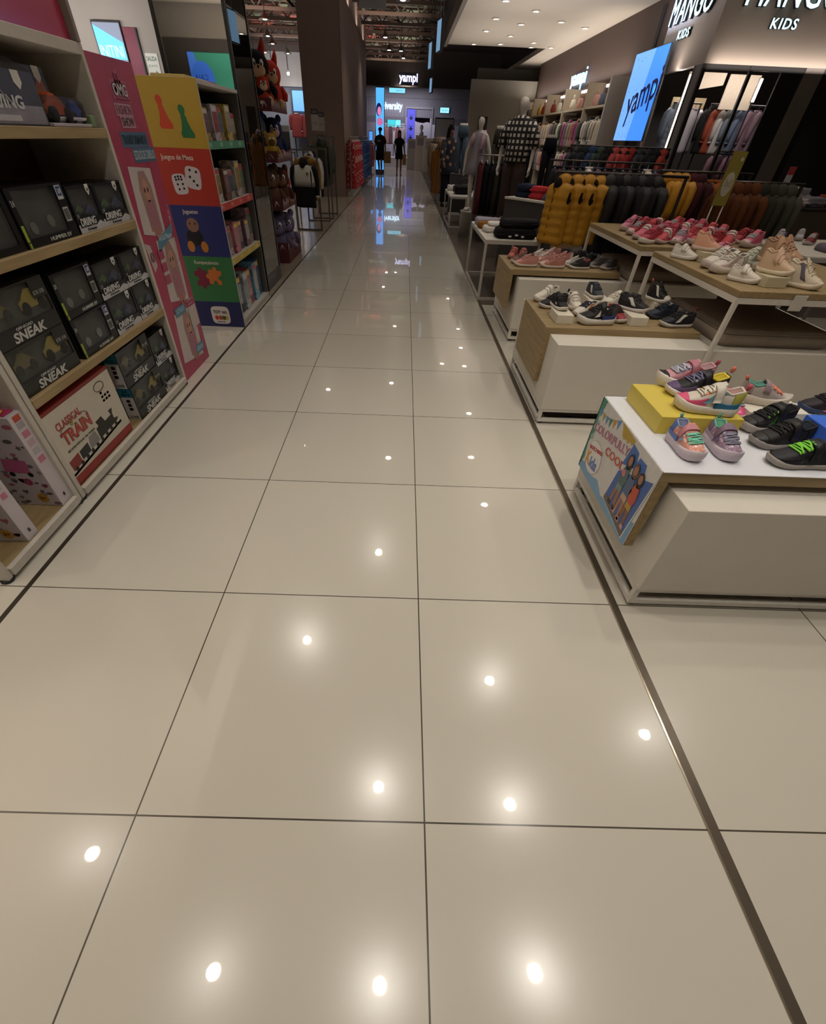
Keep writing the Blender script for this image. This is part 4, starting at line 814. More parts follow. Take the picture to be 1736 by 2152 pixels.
# ------------------------------------------------------------------ colour-block toy unit
uy0, uy1 = 4.10, 5.20
tu = thing('toy_display_unit', 'toy display stand with yellow, red, blue and green printed end panel', 'shelf unit', (-1.03, 4.65, 0))
GRY = mat('b5afa6', .5)
MB().box(-1.27, -.806, uy0, uy0+.02, .0, 1.625, .001).build('end_panel', GRY, tu, True)
MB().box(-1.27, -.83, uy1-.02, uy1, .0, 1.625, .001).build('end_panel', mat('5a5654', .3), tu, True)
MB().box(-1.27, -1.255, uy0+.02, uy1-.02, 0, 1.62).build('back_panel', mat('8d8780', .6), tu, True)
MB().box(-1.255, -.82, uy0+.0205, uy1-.0205, 0, .05, .001).build('base_deck', GRY, tu, True)
MB().box(-1.255, -.82, uy0+.0205, uy1-.0205, 1.60, 1.622, .001).build('top_panel', GRY, tu, True)
for z, c in ((.53, 'b8a23c'), (.915, 'c0403c'), (1.297, '4d8a6c')):
    MB().box(-1.2545, -.835, uy0+.0205, uy1-.0205, z-.02, z, .001).build('shelf', GRY, tu, True)
    st = MB().box(-.8345, -.83, uy0+.0205, uy1-.0205, z-.045, z+.004, .0005).build('shelf_edge_strip', mat(c, .35), tu, True); st['label'] = {'b8a23c': 'yellow shelf edge strip', 'c0403c': 'red shelf edge strip', '4d8a6c': 'green shelf edge strip'}[c]
    for i in range(4): MB().prism(RC(.08+.27*i, .16+.27*i, z-.03, z-.005), Vector((-.8299, uy0, 0)), *FX, .0006).build('price_label', mat({'b8a23c': 'd0bc6a', 'c0403c': 'd07a70', '4d8a6c': '7ab09a'}[c], .4), tu, True)
Q_ = Vector((-1.27, uy0-.0003, 0)); D_ = .464
def QP(pts, c, nm, d=1, rough=.4, lab=None):
    o = MB().prism(pts, Q_+Vector((0, -.0007*d, 0)), *FY, .0007).build(nm, mat(c, rough, scale=20, amt=.06), tu, True)
    if lab: o['label'] = lab
    return o
for z0, z1_, c, n_ in ((1.257, 1.624, 'b0943a', 'yellow printed block'), (.914, 1.257, 'a83a30', 'red printed block'), (.565, .914, '2c3670', 'blue printed block'), (.214, .565, '39774a', 'green printed block'), (.0, .214, '272c5c', 'navy printed block')):
    QP(RC(0, D_, z0, z1_), c, 'printed_block', 1, .4, n_)
# game pawns
def pawn(cx, b, c, sk):
    pts = [(-.045, 0), (.045, 0), (.05, .02), (.035, .045), (.02, .09), (.022, .105), (.016, .11), (.014, .12)]
    pts += [(.024*cos(a), .142+.024*sin(a)) for a in [-.5+i*(pi+1)/8 for i in range(9)]]
    pts += [(-.016, .11), (-.022, .105), (-.02, .09), (-.035, .045), (-.05, .02)]
    QP([(cx+x+(y_-.05)*-sk, b+y_*1.05) for x, y_ in pts], c, 'printed_pawn', 2)
pawn(.178, 1.36, 'c24a30', .12); pawn(.325, 1.315, '2f7048', .10)
def tx(s_, a, b, w_, h_, c='d8d0c8', d=2): return text(s_, Q_+Vector((a, -.0007*d, b)), FY, w_, h_, mat(c, .4), tu, bold=.008)
tx('Juegos de Mesa', .20, 1.2, .25, .04); tx('Juguetes', .20, .87, .125, .036); tx('Rompecabezas', .235, .517, .21, .034)
def die(cx, b, s_, rot, pips):
    n = 24; sq = [(abs(cos(a))**.5*math.copysign(1, cos(a))*s_, abs(sin(a))**.5*math.copysign(1, sin(a))*s_) for a in [2*pi*i/n for i in range(n)]]
    QP([(cx+x*cos(rot)-y_*sin(rot), b+x*sin(rot)+y_*cos(rot)*1.15) for x, y_ in sq], 'c4c0c4', 'printed_die', 2)
    for x, y_ in pips:
        MB().disc(cx+s_*(x*cos(rot)-y_*sin(rot)), b+s_*(x*sin(rot)+y_*cos(rot)), Q_+Vector((0, -.0021, 0)), *FY, .0006, s_*.15, s_*.14, 12).build('die_pip', mat('1c1a1e', .4), tu, True)
die(.175, 1.045, .055, .08, [(-.4, .8), (0, .85), (.4, .8), (-.4, .5), (0, .55), (.4, .5), (-.35, 0), (.4, 0), (-.3, -.55), (.4, -.5)])
die(.29, 1.085, .06, -.15, [(-.35, .75), (.45, .7), (-.4, .05), (.05, -.3), (.45, -.65)])
# plain round bear-like toy print in place of the licensed one
QP([(.19+.07*cos(a), .70+.06*sin(a)) for a in [2*pi*i/20 for i in range(20)]], '23222a', 'printed_toy_body', 2)
for sx in (-.055, .06): QP([(.195+sx+.03*cos(a), .635+.04*sin(a)) for a in [2*pi*i/16 for i in range(16)]], 'b87a34', 'printed_toy_foot', 3)
QP([(.195+.05*cos(a), .785+.048*sin(a)) for a in [2*pi*i/20 for i in range(20)]], '8f6a5c', 'printed_toy_head', 3)
for sx in (-.022, .022): QP([(.195+sx+.006*cos(a), .795+.009*sin(a)) for a in [2*pi*i/10 for i in range(10)]], '1c1a1e', 'printed_toy_eye', 4)
def jig(cx, b, c, s_, rot, tabs, d):
    cr, sr_ = cos(rot), sin(rot); P2 = lambda x, y_: (cx+s_*(x*cr-y_*sr_), b+s_*(x*sr_+y_*cr))
    QP([P2(-1, -1), P2(1, -1), P2(1, 1), P2(-1, 1)], c, 'printed_puzzle_piece', d)
    for i, k_ in enumerate(tabs):
        a = i*pi/2
        if k_: QP([P2((1.12 if k_ > 0 else .82)*cos(a)+.33*cos(q), (1.12 if k_ > 0 else .82)*sin(a)+.33*sin(q)) for q in [2*pi*m/14 for m in range(14)]], c if k_ > 0 else '39774a', 'puzzle_tab' if k_ > 0 else 'puzzle_notch', d+1)
jig(.165, .40, '7a2c44', .058, .1, (0, 1, -1, 1), 2); jig(.285, .41, 'c8743a', .055, -.1, (-1, 1, 1, -1), 4)
QP([(.255+.085*math.copysign(abs(cos(a))**.45, cos(a)), .10+.075*math.copysign(abs(sin(a))**.45, sin(a))) for a in [2*pi*i/28 for i in range(28)]], 'cfc9c6', 'logo_plate', 2)
text('TOY', Q_+Vector((.225, -.0021, .128)), FY, .07, .026, mat('2a2422', .4), tu, bold=.03); text('NG', Q_+Vector((.295, -.0021, .126)), FY, .045, .024, mat('4a3a2a', .4), tu, bold=.03)
for x, c in ((.215, 'b8402f'), (.25, 'b8402f'), (.28, '3f7a4a'), (.305, 'c09a3a')): QP([(x+.018*cos(a), .078+.02*sin(a)) for a in [2*pi*i/10 for i in range(10)]], c, 'logo_bead', 3)
text('tienda', Q_+Vector((.25, -.0021, .045)), FY, .08, .010, mat('3a3030', .4), tu)
MB().box(-.832, -.8285, uy0+.021, uy1-.021, 1.0, 1.6).build('acrylic_front', mat('d8dce0', .03, trans=.98, spec=.5), tu, True) if False else None
# toys on the unit
rn = random.Random(11); palt = ['8f6f7a', 'a8905a', '6f7a8a', 'b8848a', '7a8a70', '9a7a60', 'b0a8a8', '5a6478', 'a85a5a', 'c0b090']
lev = [(.051, ['bottom', .36, ['3f6a90', '22242c', 'b8c0c8', 'a84a40', '7ab0d0', '4a6a94']]), (.531, ['third', .28, ['8a4a5a', 'b8a8ac', 'c87a8a', '4a4a58', '7a5a68', 'a89094']]),
       (.916, ['second', .25, ['a8a098', 'c0bab4', '6a4a3c', '9a9490', 'b4aaa4', '8a8078']]), (1.298, ['top', .25, ['8a6a40', 'a8884a', 'b0a8b4', '9a7a50', 'c0a85a', '6a5a4a']])]
cn2 = {'3f6a90': 'blue', '22242c': 'black', 'b8c0c8': 'silver', 'a84a40': 'red', '7ab0d0': 'sky blue', '4a6a94': 'steel blue', '8a4a5a': 'plum', 'b8a8ac': 'pale', 'c87a8a': 'pink', '4a4a58': 'slate', '7a5a68': 'mauve', 'a89094': 'dusty pink', 'a8a098': 'stone grey', 'c0bab4': 'off-white', '6a4a3c': 'brown', '9a9490': 'grey', 'b4aaa4': 'light grey', '8a8078': 'taupe', '8a6a40': 'ochre', 'a8884a': 'mustard', 'b0a8b4': 'lilac', '9a7a50': 'tan', 'c0a85a': 'yellow', '6a5a4a': 'dark brown'}
for z, (nm, hm, cs) in lev:
    y = uy0+.04
    for i, c in enumerate(cs):
        w_ = .155; hh = hm*(.72+.28*rn.random()); dd = .12+.04*rn.random()
        t = thing('toy_box', '%s toy box, %s from the printed end, %s level of colourful stand' % (cn2[c], ORD[i], nm), 'toy box', (-.865-.02*(i % 2), y+w_/2, z), 0)
        MB().box(-dd, 0, -w_/2, w_/2-.012, 0, hh, .003).build('carton', mat(c, .4, kind='patch', scale=28, h2='%02x%02x%02x' % tuple(int(int(c[q:q+2], 16)*.75) for q in (0, 2, 4))), t)
        rect((.0004, -w_/2, 0), FX, .015, w_-.03, hh*.25, hh*.8, mat(rn.choice(palt), .15, scale=30, amt=.5), t, 'picture_window', .001, False)
        rect((.0004, -w_/2, 0), FX, .02, w_-.035, hh*.83, hh*.95, mat(rn.choice(['c8c0b8', 'b84a5a', 'd8b85a']), .4), t, 'title_band', .001, False)
        y += w_+.022
for i, (y_, c, n_) in enumerate([(4.3, 'b8a05a', 'yellow'), (4.62, 'b8a8a0', 'beige'), (4.85, 'a86a6a', 'pink')]):
    box_thing('toy_box', '%s flat toy box lying on top of the colourful stand' % n_, 'toy box', -1.2, -.95, y_, y_+.2, 1.6225, 1.65, mat(c, .5), .003)
for i in range(3):
    box_thing('toy_box', 'flat dark game box at the stand\'s bottom rear, %s from the end panel' % ORD[i], 'toy box', -1.24, -1.06, 4.15+.33*i, 4.43+.33*i, .051, .40, mat(['5a4858', '48586a', '6a5a48'][i], .5), .003)

# ------------------------------------------------------------------ mirror column
MIR = mat('8f8d8a', .015, 1.0, scale=1, amt=.01); BLK = mat('121114', .3)
c0, c1, d0, d1 = -1.52, -.875, 5.42, 6.13
mc = struct('wall_column', MB().box(c0+.02, c1-.02, d0+.02, d1-.02, 0, 5.6), mat('55504c', .6))
for nm, bx in (('window_1', (c0+.03, c1-.03, d0+.006, d0+.0195, .14, 4.6)), ('window_2', (c1-.0195, c1-.006, d0+.03, d1-.03, .14, 4.6))):
    struct(nm, MB().box(*bx), MIR)
b = MB()
for x in (c0, c1-.03):
    for y in (d0, d1-.03): b.box(x, x+.03, y, y+.03, .0, 5.5)
for z in (0, 4.6): b.box(c0+.03, c1-.03, d0, d0+.0195, z, z+.14); b.box(c1-.0195, c1, d0+.03, d1-.03, z, z+.14)
struct('trim_20', b, BLK)
struct('trim_21', MB().box(c1-.0, c1+.006, d0+.2, d1-.2, 2.3, 2.8), BLK)

# wall behind the camera with the lit till sign (seen in the mirror)
struct('trim_22', MB().box(-5.4, -3.3, -5.1, -5.06, 0.3, 2.95), mat('4d4742', .8))
ws = thing('lit_till_sign', 'lit green and blue screen reading CAJA, seen reversed in the mirror column', 'screen', (-4.2, -5.05, 2.05))
MB().box(-.66, .66, 0, .03, 0, .68, .003).build('screen', glow('3f9a80', .55), ws)
OB = ((-1, 0, 0), (0, 0, 1))
MB().prism([(.30, .0), (.66, .0), (.66, .68), (.50, .68), (.42, .42)], (0, .031, 0), *OB, .002).build('blue_area', glow('4f86f0', .8), ws)
MB().disc(.36, .20, (0, .0325, 0), *OB, .002, .30, .34).build('blue_disc', glow('3f78e8', .8), ws)
text('CAJA', (-.40, .037, .24), OB, .34, .13, glow('1c3c8a', .4), ws, bold=.0, world=False)
text('MÓVIL', (-.40, .037, .06), OB, .34, .11, glow('dfe6ff', .8), ws, bold=.01, world=False)

# ------------------------------------------------------------------ plush tower
pt = thing('plush_display', 'dark red cardboard tower with four tiers of plush toys', 'display stand', (-1.25, 7.35, 0))
CB = mat('5a262c', .7, scale=12, amt=.2)
TZ = [(.0, .24), (.62, .72), (1.10, 1.19), (1.56, 1.65)]
for y in (7.0, 7.88): MB().box(-1.52, -1.47, y-.03, y, 0, 1.98).build('upright', mat('3a2226', .7), pt, True)
MB().box(-1.56, -1.54, 6.97, 7.9, 0, 1.98).build('back_panel', mat('4a2328', .7), pt, True)
for i, (z0, z1_) in enumerate(TZ):
    MB().box(-1.535, -.945, 6.98, 7.895, z0 if i else 0, z0+.03 if i else .22).build('tray', CB, pt, True)
    if i: 
        MB().box(-.945, -.93, 6.98, 7.895, z0-.02, z1_).build('tray_front', CB, pt, True); MB().box(-1.535, -.945, 6.965, 6.98, z0-.02, z1_).build('tray_side', CB, pt, True)
    else:
        MB().box(-.945, -.93, 6.98, 7.895, 0, z1_).build('tray_front', CB, pt, True); MB().box(-1.535, -.945, 6.965, 6.98, 0, z1_).build('tray_side', CB, pt, True)
    zz = (z1_-.05)
    for fr_, o_, n_ in ((FX, Vector((-.9299, 6.98, zz-.04)), 9), (FY, Vector((-1.535, 6.9649, zz-.04)), 6)):
        L_ = .9 if fr_ is FX else .58
        for k_ in range(n_): MB().prism([(L_*k_/n_+.01, 0), (L_*(k_+.4)/n_, .05), (L_*(k_+.8)/n_, .01), (L_*(k_+.5)/n_, .085-.02*(k_ % 2)), (L_*(k_+.3)/n_, .07)], o_, *fr_, .001).build('zigzag_print', mat('c4b4b0', .6), pt, True)
def plush(kind, label, loc, s_, c, face, rz, ear=None, belly=None):
    t = thing('plush_toy', label, 'plush toy', loc, rz, 'plush toys in the cardboard tower'); F_ = fab(c, amt=.25)
    MB().loft([[(r*s_*cos(a)*(1+.03*sin(5*a)), r*s_*sin(a), z*s_) for a in [2*pi*i/16 for i in range(16)]] for z, r in ((0, .30), (.05, .48), (.3, .55), (.6, .42), (.72, .30))]).build('body', F_, t)
    MB().ball((.05*s_, 0, .95*s_), (.44*s_, .46*s_, .42*s_), 16, 12).build('head', F_, t)
    MB().ball((.38*s_, 0, .86*s_), (.14*s_, .26*s_, .20*s_), 12, 8).build('muzzle', fab(face), t)
    for q in (-1, 1):
        MB().ball((.44*s_, q*.13*s_, 1.02*s_), (.05*s_, .07*s_, .10*s_), 8, 6).build('eye', mat('e4e0d8', .3), t)
        MB().ball((.485*s_, q*.12*s_, 1.0*s_), (.02*s_, .03*s_, .045*s_), 8, 6).build('pupil', mat('141214', .2), t)
        MB().tube([(0.1*s_, q*.42*s_, .55*s_), (.3*s_, q*.52*s_, .35*s_), (.36*s_, q*.5*s_, .22*s_)], [.12*s_, .12*s_, .09*s_], 8).build('arm', F_, t)
        MB().ball((.42*s_, q*.28*s_, .12*s_), (.2*s_, .15*s_, .14*s_), 10, 8).build('foot', fab(belly or face), t)
        if kind == 'spiky': MB().tube([(-.05*s_, q*.25*s_, 1.25*s_), (-.1*s_, q*.32*s_, 1.5*s_), (-.12*s_, q*.34*s_, 1.68*s_)], [.13*s_, .09*s_, .02*s_], 8).build('ear', fab(ear or c), t)
        else: MB().ball((0, q*.33*s_, 1.32*s_), (.08*s_, .14*s_, .15*s_), 10, 8).build('ear', fab(ear or c), t)
    if kind == 'spiky':
        for k_ in range(5): MB().tube([(-.25*s_, (.12*k_-.24)*s_, (.95+.1*(k_ % 2))*s_), (-.5*s_, (.2*k_-.4)*s_, .85*s_), (-.66*s_, (.26*k_-.52)*s_, .68*s_)], [.18*s_, .12*s_, .02*s_], 8).build('spine', F_, t)
    MB().ball((.5*s_, 0, .93*s_), .045*s_, 8, 6).build('nose', mat('1c1618', .3), t)
    return t
rz0 = -1.15
PL = [('spiky', 'black plush with red streaked ears on the tower\'s top tray', (-1.10, 7.16, 1.591), .22, '1e1a1c', 'c8a080', 'b83a2c'),
      ('bear', 'pale yellow plush beside the black one on the top tray', (-1.42, 7.06, 1.591), .20, 'c4aa5c', 'd8c8a0', None),
      ('bear', 'bright orange red plush at the front of the top tray', (-1.03, 7.08, 1.591), .12, 'b8402c', 'd8c0a8', None),
      ('spiky', 'scarlet plush at the far side of the top tray', (-1.05, 7.62, 1.591), .2, 'c23a2a', 'd0a880', None),
      ('bear', 'dark red plush at the rear of the top tray', (-1.32, 7.60, 1.591), .2, '8f2c28', 'c8a080', None),
      ('bear', 'grey and blue plush with a cap-like head on the second tray', (-1.20, 7.13, 1.131), .19, '5a626e', '8a8f96', '2f4478'),
      ('bear', 'navy plush with pink nose on the second tray\'s far side', (-1.07, 7.50, 1.131), .18, '2c3558', 'c49aa4', None),
      ('bear', 'small mustard plush leaning at the second tray\'s front', (-1.01, 7.06, 1.131), .11, 'b08c3c', '5a4a30', None),
      ('bear', 'brown bear plush on the third tray', (-1.12, 7.13, .631), .20, '5a4034', '6a4e3c', None),
      ('bear', 'chestnut bear plush, far side of the third tray', (-1.06, 7.50, .631), .19, '4f3028', '7a5a48', None),
      ('spiky', 'blue and cream plush hidden behind the bears', (-1.36, 7.3, .631), .2, '2c4a86', 'c8b48c', None),
      ('spiky', 'round red plush with white smile low on the tower', (-1.07, 7.77, .631), .15, 'a02c30', 'd0b094', None),
      ('bear', 'purple grey plush at the front of the bottom bin', (-1.12, 7.14, .101), .22, '5c5470', '6f6684', None),
      ('bear', 'lavender grey plush at the aisle edge of the bottom bin', (-1.07, 7.55, .101), .21, '655c78', '7a7090', None),
      ('bear', 'dusky violet plush at the bottom bin\'s back', (-1.36, 7.18, .101), .22, '544c66', '6a607c', None)]
for k_, n_, loc, s_, c, fc, ear in PL: plush(k_, n_, loc, s_*1.5, c, fc, rz0, ear)
# ------------------------------------------------------------------ garments on hangers
_G = {}
def garment(kind, w, h):
    key = (kind, w, h)
    if key in _G: return _G[key]
    P_ = []; puff = kind in ('puffer', 'vest'); n = 26 if puff else 14; q = 24
    rg = []
    flare = {'dress': .62, 'coat': .52, 'trousers': .4}.get(kind, .47); dp = {'puffer': .085, 'vest': .085, 'coat': .07, 'dress': .05}.get(kind, .055)
    for k in range(n+1):
        s = k/n; z = -.05-s*h
        a = w*(.14+.30*min(1, s/.07)**.7) if s < .07 else w*(.44+(flare-.46)*s)
        b = dp*(.45+.55*min(1, s/.15))*(1+.15*s)
        if puff and s > .1: b *= .86+.22*abs(sin(pi*s*7)); a *= .985+.02*abs(sin(pi*s*7))
        rg.append([(a*math.copysign(abs(cos(t))**.8, cos(t))*(1+.03*s*sin(5*t+k*.3)), b*math.copysign(abs(sin(t))**.8, sin(t))*(1+(0 if puff else .22)*s*sin(7*t+1)), z+.006*sin(4*t)*(k == n)) for t in [2*pi*i/q for i in range(q)]])
    if kind != 'trousers': P_.append(('body', MB().loft(rg), 0))
    if kind in ('jacket', 'hoodie', 'puffer', 'shirt', 'coat'):
        for sx in (-1, 1):
            pts = [(sx*.38*w, 0, -.05-.06*h), (sx*.48*w, .0, -.05-.14*h), (sx*.54*w, .008, -.05-.35*h), (sx*.53*w, .015, -.05-.55*h), (sx*.51*w, .02, -.05-.72*h)]
            r = [.11*w*.9, .12*w, .105*w, .09*w, .075*w]
            if kind == 'puffer': r = [x*1.2 for x in r]
            P_.append(('sleeve', MB().tube(pts, r, 10), 0)); P_.append(('cuff', MB().tube([(pts[-1][0], pts[-1][1], pts[-1][2]+.005), (pts[-1][0], pts[-1][1], pts[-1][2]-.02)], .08*w, 10), 1))
    if kind == 'vest':
        for sx in (-1, 1): P_.append(('armhole', MB().ball((sx*.425*w, -.01, -.05-.25*h), (.022*w, .028, .12*h), 14, 10), 2))
    if kind in ('hoodie', 'vest', 'puffer', 'coat'):
        P_.append(('hood', MB().ball((0, .02, -.05-.015*h), (.21*w, .085, .15*h), 14, 10), 0)); P_.append(('hood_lining', MB().ball((0, -.045, -.05-.02*h), (.125*w, .045, .085*h), 12, 8), 2))
    elif kind in ('jacket', 'shirt', 'dress'):
        P_.append(('collar', MB().tube([(.13*w*cos(t), .045*sin(t), -.05-.0*h) for t in [2*pi*i/12 for i in range(13)]], .018, 6, False), 1))
    if kind in ('jacket', 'hoodie', 'vest', 'puffer', 'coat'):
        P_.append(('zip', MB().box(-.006, .006, -dp*1.12, -dp*.98, -.05-.95*h, -.05-.1*h), 1))
    if kind == 'dress': P_.append(('skirt_frill', MB().loft([[(w*flare*1.02*r_*cos(t)*(1+.05*sin(9*t)), dp*1.35*r_*sin(t)*(1+.25*sin(9*t)), -.05-h*z_) for t in [2*pi*i/36 for i in range(36)]] for z_, r_ in ((.93, .98), (1.0, 1.06))], cap=False), 0))
    if kind == 'trousers':
        P_.append(('waistband', MB().loft([[(w*.30*cos(t), .035*sin(t), z) for t in [2*pi*i/16 for i in range(16)]] for z in (-.06, -.10)]), 1))
        for sx in (-1, 1): P_.append(('leg', MB().loft([[(sx*w*.15+w*r_*cos(t), .04*sin(t)*(1+.1*cos(3*t)), z) for t in [2*pi*i/14 for i in range(14)]] for z, r_ in ((-.095, .16), (-.2, .155), (-.05-.55*h, .125), (-.05-h, .11))]), 0))
    P_.append(('hanger', MB().tube([(-.36*w, 0, -.075), (0, 0, -.04), (.36*w, 0, -.075)], .006, 6).tube([(0, 0, -.04), (0, 0, -.01), (.012, 0, .012), (0, 0, .022), (-.012, 0, .01)], .0035, 5), 3))
    _G[key] = [(nm, b.mesh(nm, WHITE), s) for nm, b, s in P_]
    return _G[key]
HANG = mat('2a2828', .4)
def hang(label, name, cat, kind, w, h, x, y, z, rz, c, c2=None, lining='1c1917', group=None, m=None, hg=None):
    t = thing(name, label, cat, (x, y, z-.022), rz, group); cm = m or (mat(c, .6, scale=30, amt=.2, spec=.3) if kind in ('puffer', 'vest') else fab(c, amt=.22)); ms = [cm, fab(c2) if c2 else cm, fab(lining), hg or HANG]
    for nm, me, s in garment(kind, w, h): put(nm, me, t, ms[s])
    return t
def rail_rack(label, pts, z, legs, col='6f6a66', loc=None, foot=.22, ax='x', r=.012):
    (x0, y0), (x1, y1) = pts; t = thing('clothes_rack', label, 'clothes rack', ((x0+x1)/2, (y0+y1)/2, 0)); m_ = mat(col, .35, .7)
    MB().tube([(x0, y0, z), (x1, y1, z)], r, 8).build('rail', m_, t, True)
    for lx, ly in legs:
        MB().box(lx-.012, lx+.012, ly-.012, ly+.012, 0.012, z-r*1.01).build('post', m_, t, True)
        MB().box(lx-(foot if ax == 'y' else .012), lx+(foot if ax == 'y' else .012), ly-(foot if ax == 'x' else .012), ly+(foot if ax == 'x' else .012), 0, .0118).build('foot', m_, t, True)
    return t
# --- right: mustard vests and dark coats on one rail behind the far bench
rail_rack('dark clothes rail with mustard vests and black coats behind the far bench', ((2.17, 5.30), (3.5, 5.30)), 1.17, [(2.2, 5.30), (3.48, 5.30)], '4a4440')
for i, x in enumerate((2.27, 2.395, 2.51, 2.625)):
    hang('mustard quilted hooded vest, %s from the left on the dark rail' % ORD[i], 'quilted_vest', 'vest', 'vest', .36, .50-.02*(i % 2), x, 5.30, 1.17, R([-62, -66, -70, -58][i]), 'b3801f', '8f6418', group='mustard vests on the dark rail')
for i in range(7):
    hang('black hooded coat, %s after the mustard vests on the dark rail' % ORD[i], 'winter_coat', 'coat', 'coat' if i % 2 else 'puffer', .38, .56, 2.75+.078*i, 5.30, 1.17, R(90)+R([-6, 4, -3, 8, 0, -5, 3, 6][i]), ['1c1a1d', '222024', '1a191c', '25232a'][i % 4], group='black coats on the dark rail')
rail_rack('clothes rail with mustard, wine and rust jackets behind the farther tall table', ((3.52, 6.0), (4.55, 6.0)), 1.19, [(3.54, 6.0), (4.53, 6.0)], '4a4440')
for i, (c, n_, k) in enumerate([('b8811f', 'mustard hooded puffer', 'puffer'), ('b07a1e', 'mustard hooded puffer', 'puffer'), ('b5822a', 'mustard hooded puffer', 'puffer'), ('4a2226', 'wine red jacket', 'hoodie'), ('3c2024', 'wine red jacket', 'hoodie'), ('8a4f26', 'rust brown jacket', 'jacket'), ('8f5428', 'rust brown jacket', 'jacket'), ('4d4a36', 'olive jacket', 'jacket'), ('464434', 'olive jacket', 'jacket'), ('3f3d30', 'olive jacket', 'jacket')]):
    hang('%s, %s from the left on the rail behind the farther tall table' % (n_, ORD[i]), 'jacket', 'jacket', k, .36, .48, 3.64+.09*i, 6.0, 1.19, R(90)+R(14-3*(i % 4)), c, group='warm coloured jackets on the middle rail')
rail_rack('clothes rail with long rust and olive coats right of the green sign', ((3.72, 5.05), (4.5, 5.05)), 1.16, [(3.74, 5.05), (4.48, 5.05)], '4a4440')
for i, (c, n_) in enumerate([('4f2c15', 'rust brown'), ('573118', 'rust brown'), ('482712', 'rust brown'), ('532e16', 'rust brown'), ('2a2a22', 'dark olive'), ('33322a', 'dark olive'), ('3a3a32', 'grey olive'), ('42413a', 'grey olive')]):
    hang('long %s coat, %s from the left on the rail behind the green sign' % (n_, ORD[i]), 'long_coat', 'coat', 'coat', .36, .56, 3.80+.085*i, 5.05, 1.16, R(90)+R(10-4*(i % 3)), c, group='long coats on the right rail')
g = thing('sign_stand', 'olive green sign with white oval on a thin two-legged stand', 'sign', (3.62, 4.80, 0))
for sx in (-.05, .05): MB().tube([(sx, 0, .012), (sx, 0, 1.0)], .006, 6).build('stand_leg', mat('a8a298', .4, .5), g)
MB().box(-.1, .1, -.09, .09, 0, .012, .002).build('stand_base', GREYM, g)
MB().box(-.062, .062, -.006, .006, 1.0, 1.37, .001).build('sign_board', mat('8a8038', .5), g)
MB().disc(0, 1.15, (0, -.0062, 0), *FY, .001, .045, .085).build('white_oval', mat('b8b4a8', .5), g)
MB().disc(.035, 1.32, (0, -.0062, 0), *FY, .001, .014).build('white_dot', mat('b8b4a8', .5), g)
text('3x2', (0, -.0075, 1.16), FY, .06, .05, mat('8f8a60', .5), g, world=False)

# --- white metal table with folded clothes
def metal_table(label, x0, x1, y0, y1, z, c='b8b2a8', low=True, inset=True):
    t = thing('metal_table', label, 'table', ((x0+x1)/2, (y0+y1)/2, 0)); m_ = mat(c, .4); s = .026
    MB().box(x0, x1, y0, y1, z-.012, z, .001).build('table_top', mat('cfcac0', .4), t, True)
    a = MB()
    for yy in (y0, y1-s): a.box(x0, x1, yy, yy+s, z-.04, z-.0125)
    for xx in (x0, x1-s): a.box(xx, xx+s, y0+s, y1-s, z-.04, z-.0125)
    a.build('apron_frame', m_, t, True)
    for xx in (x0, x1-s):
        for yy in (y0, y1-s): MB().box(xx, xx+s, yy, yy+s, 0, z-.0405).build('leg', m_, t, True)
    b = MB()
    for xx in (x0, x1-s): b.box(xx+.002, xx+s-.002, y0+s+.0005, y1-s-.0005, .0, s)
    for yy in (y0, y1-s): b.box(x0+s+.0005, x1-s-.0005, yy+.002, yy+s-.002, 0, s)
    b.build('base_bars', m_, t, True)
    return t
def folded(label, cat, name, x, y, z, w, d, h, c, rz=0, group=None, c2=None, n=1):
    t = thing(name, label, cat, (x, y, z), rz, group); rr = random.Random(int(abs(x*977+y*331+z*77)))
    rings = []; N_ = 28
    for fz, fr in ((0, .93), (.12, 1.0), (.45, 1.02), (.8, .99), (.96, .93), (1.0, .8)):
        ph = rr.random()*6
        rings.append([(math.copysign(abs(cos(t_))**.35, cos(t_))*w/2*fr*(1+.02*sin(3*t_+ph)), math.copysign(abs(sin(t_))**.35, sin(t_))*d/2*fr*(1+.025*sin(4*t_+ph)), h*fz+(.08*h*sin(2*t_+ph) if fz > .2 else 0)) for t_ in [2*pi*i/N_ for i in range(N_)]])
    MB().loft(rings).build('folded_body', fab(c, amt=.2), t)
    MB().tube([(w/2*.96*(1-2*i/12), -d/2*.97-.004*sin(i*1.3), h*(.45+.06*sin(i))) for i in range(13)], h*.16, 6).build('fold_edge', fab(c2 or c), t)
    return t
T1_ = metal_table('low white metal table with folded clothes beside the aisle edge', 1.6, 2.22, 5.40, 6.80, .59)
zt = .5905
for i, (x, y, w_, d_, h_, c, n_) in enumerate([(1.95, 5.62, .44, .30, .09, '17161a', 'wide black folded sweater at the front'), (1.98, 5.63, .40, .26, .07, '1b1a1d', 'black folded sweater, second in the front pile'), (1.80, 5.98, .30, .24, .055, 'd6d0c8', 'white folded t-shirt behind the black pile'), (1.83, 6.0, .26, .2, .03, 'dcd8d2', 'white folded t-shirt on top of the other'), (1.78, 6.27, .32, .22, .06, '8a5c22', 'mustard brown folded top'), (2.06, 6.24, .24, .26, .05, '94662a', 'ochre folded top in the middle right'), (2.05, 6.52, .28, .2, .05, '5a2028', 'wine patterned folded top'), (1.76, 6.55, .28, .22, .07, '9a94a0', 'pale grey folded top at the back'), (2.03, 5.98, .22, .2, .06, '201f22', 'black folded top beside the white ones')]):
    z_ = zt if i not in (1, 3) else zt+(.093 if i == 1 else .06)
    folded('%s on the low white metal table' % n_, 'folded clothes', 'folded_shirt', x, y, z_, w_, d_, h_, c, .06*(i % 3), 'folded tops on the low white table')
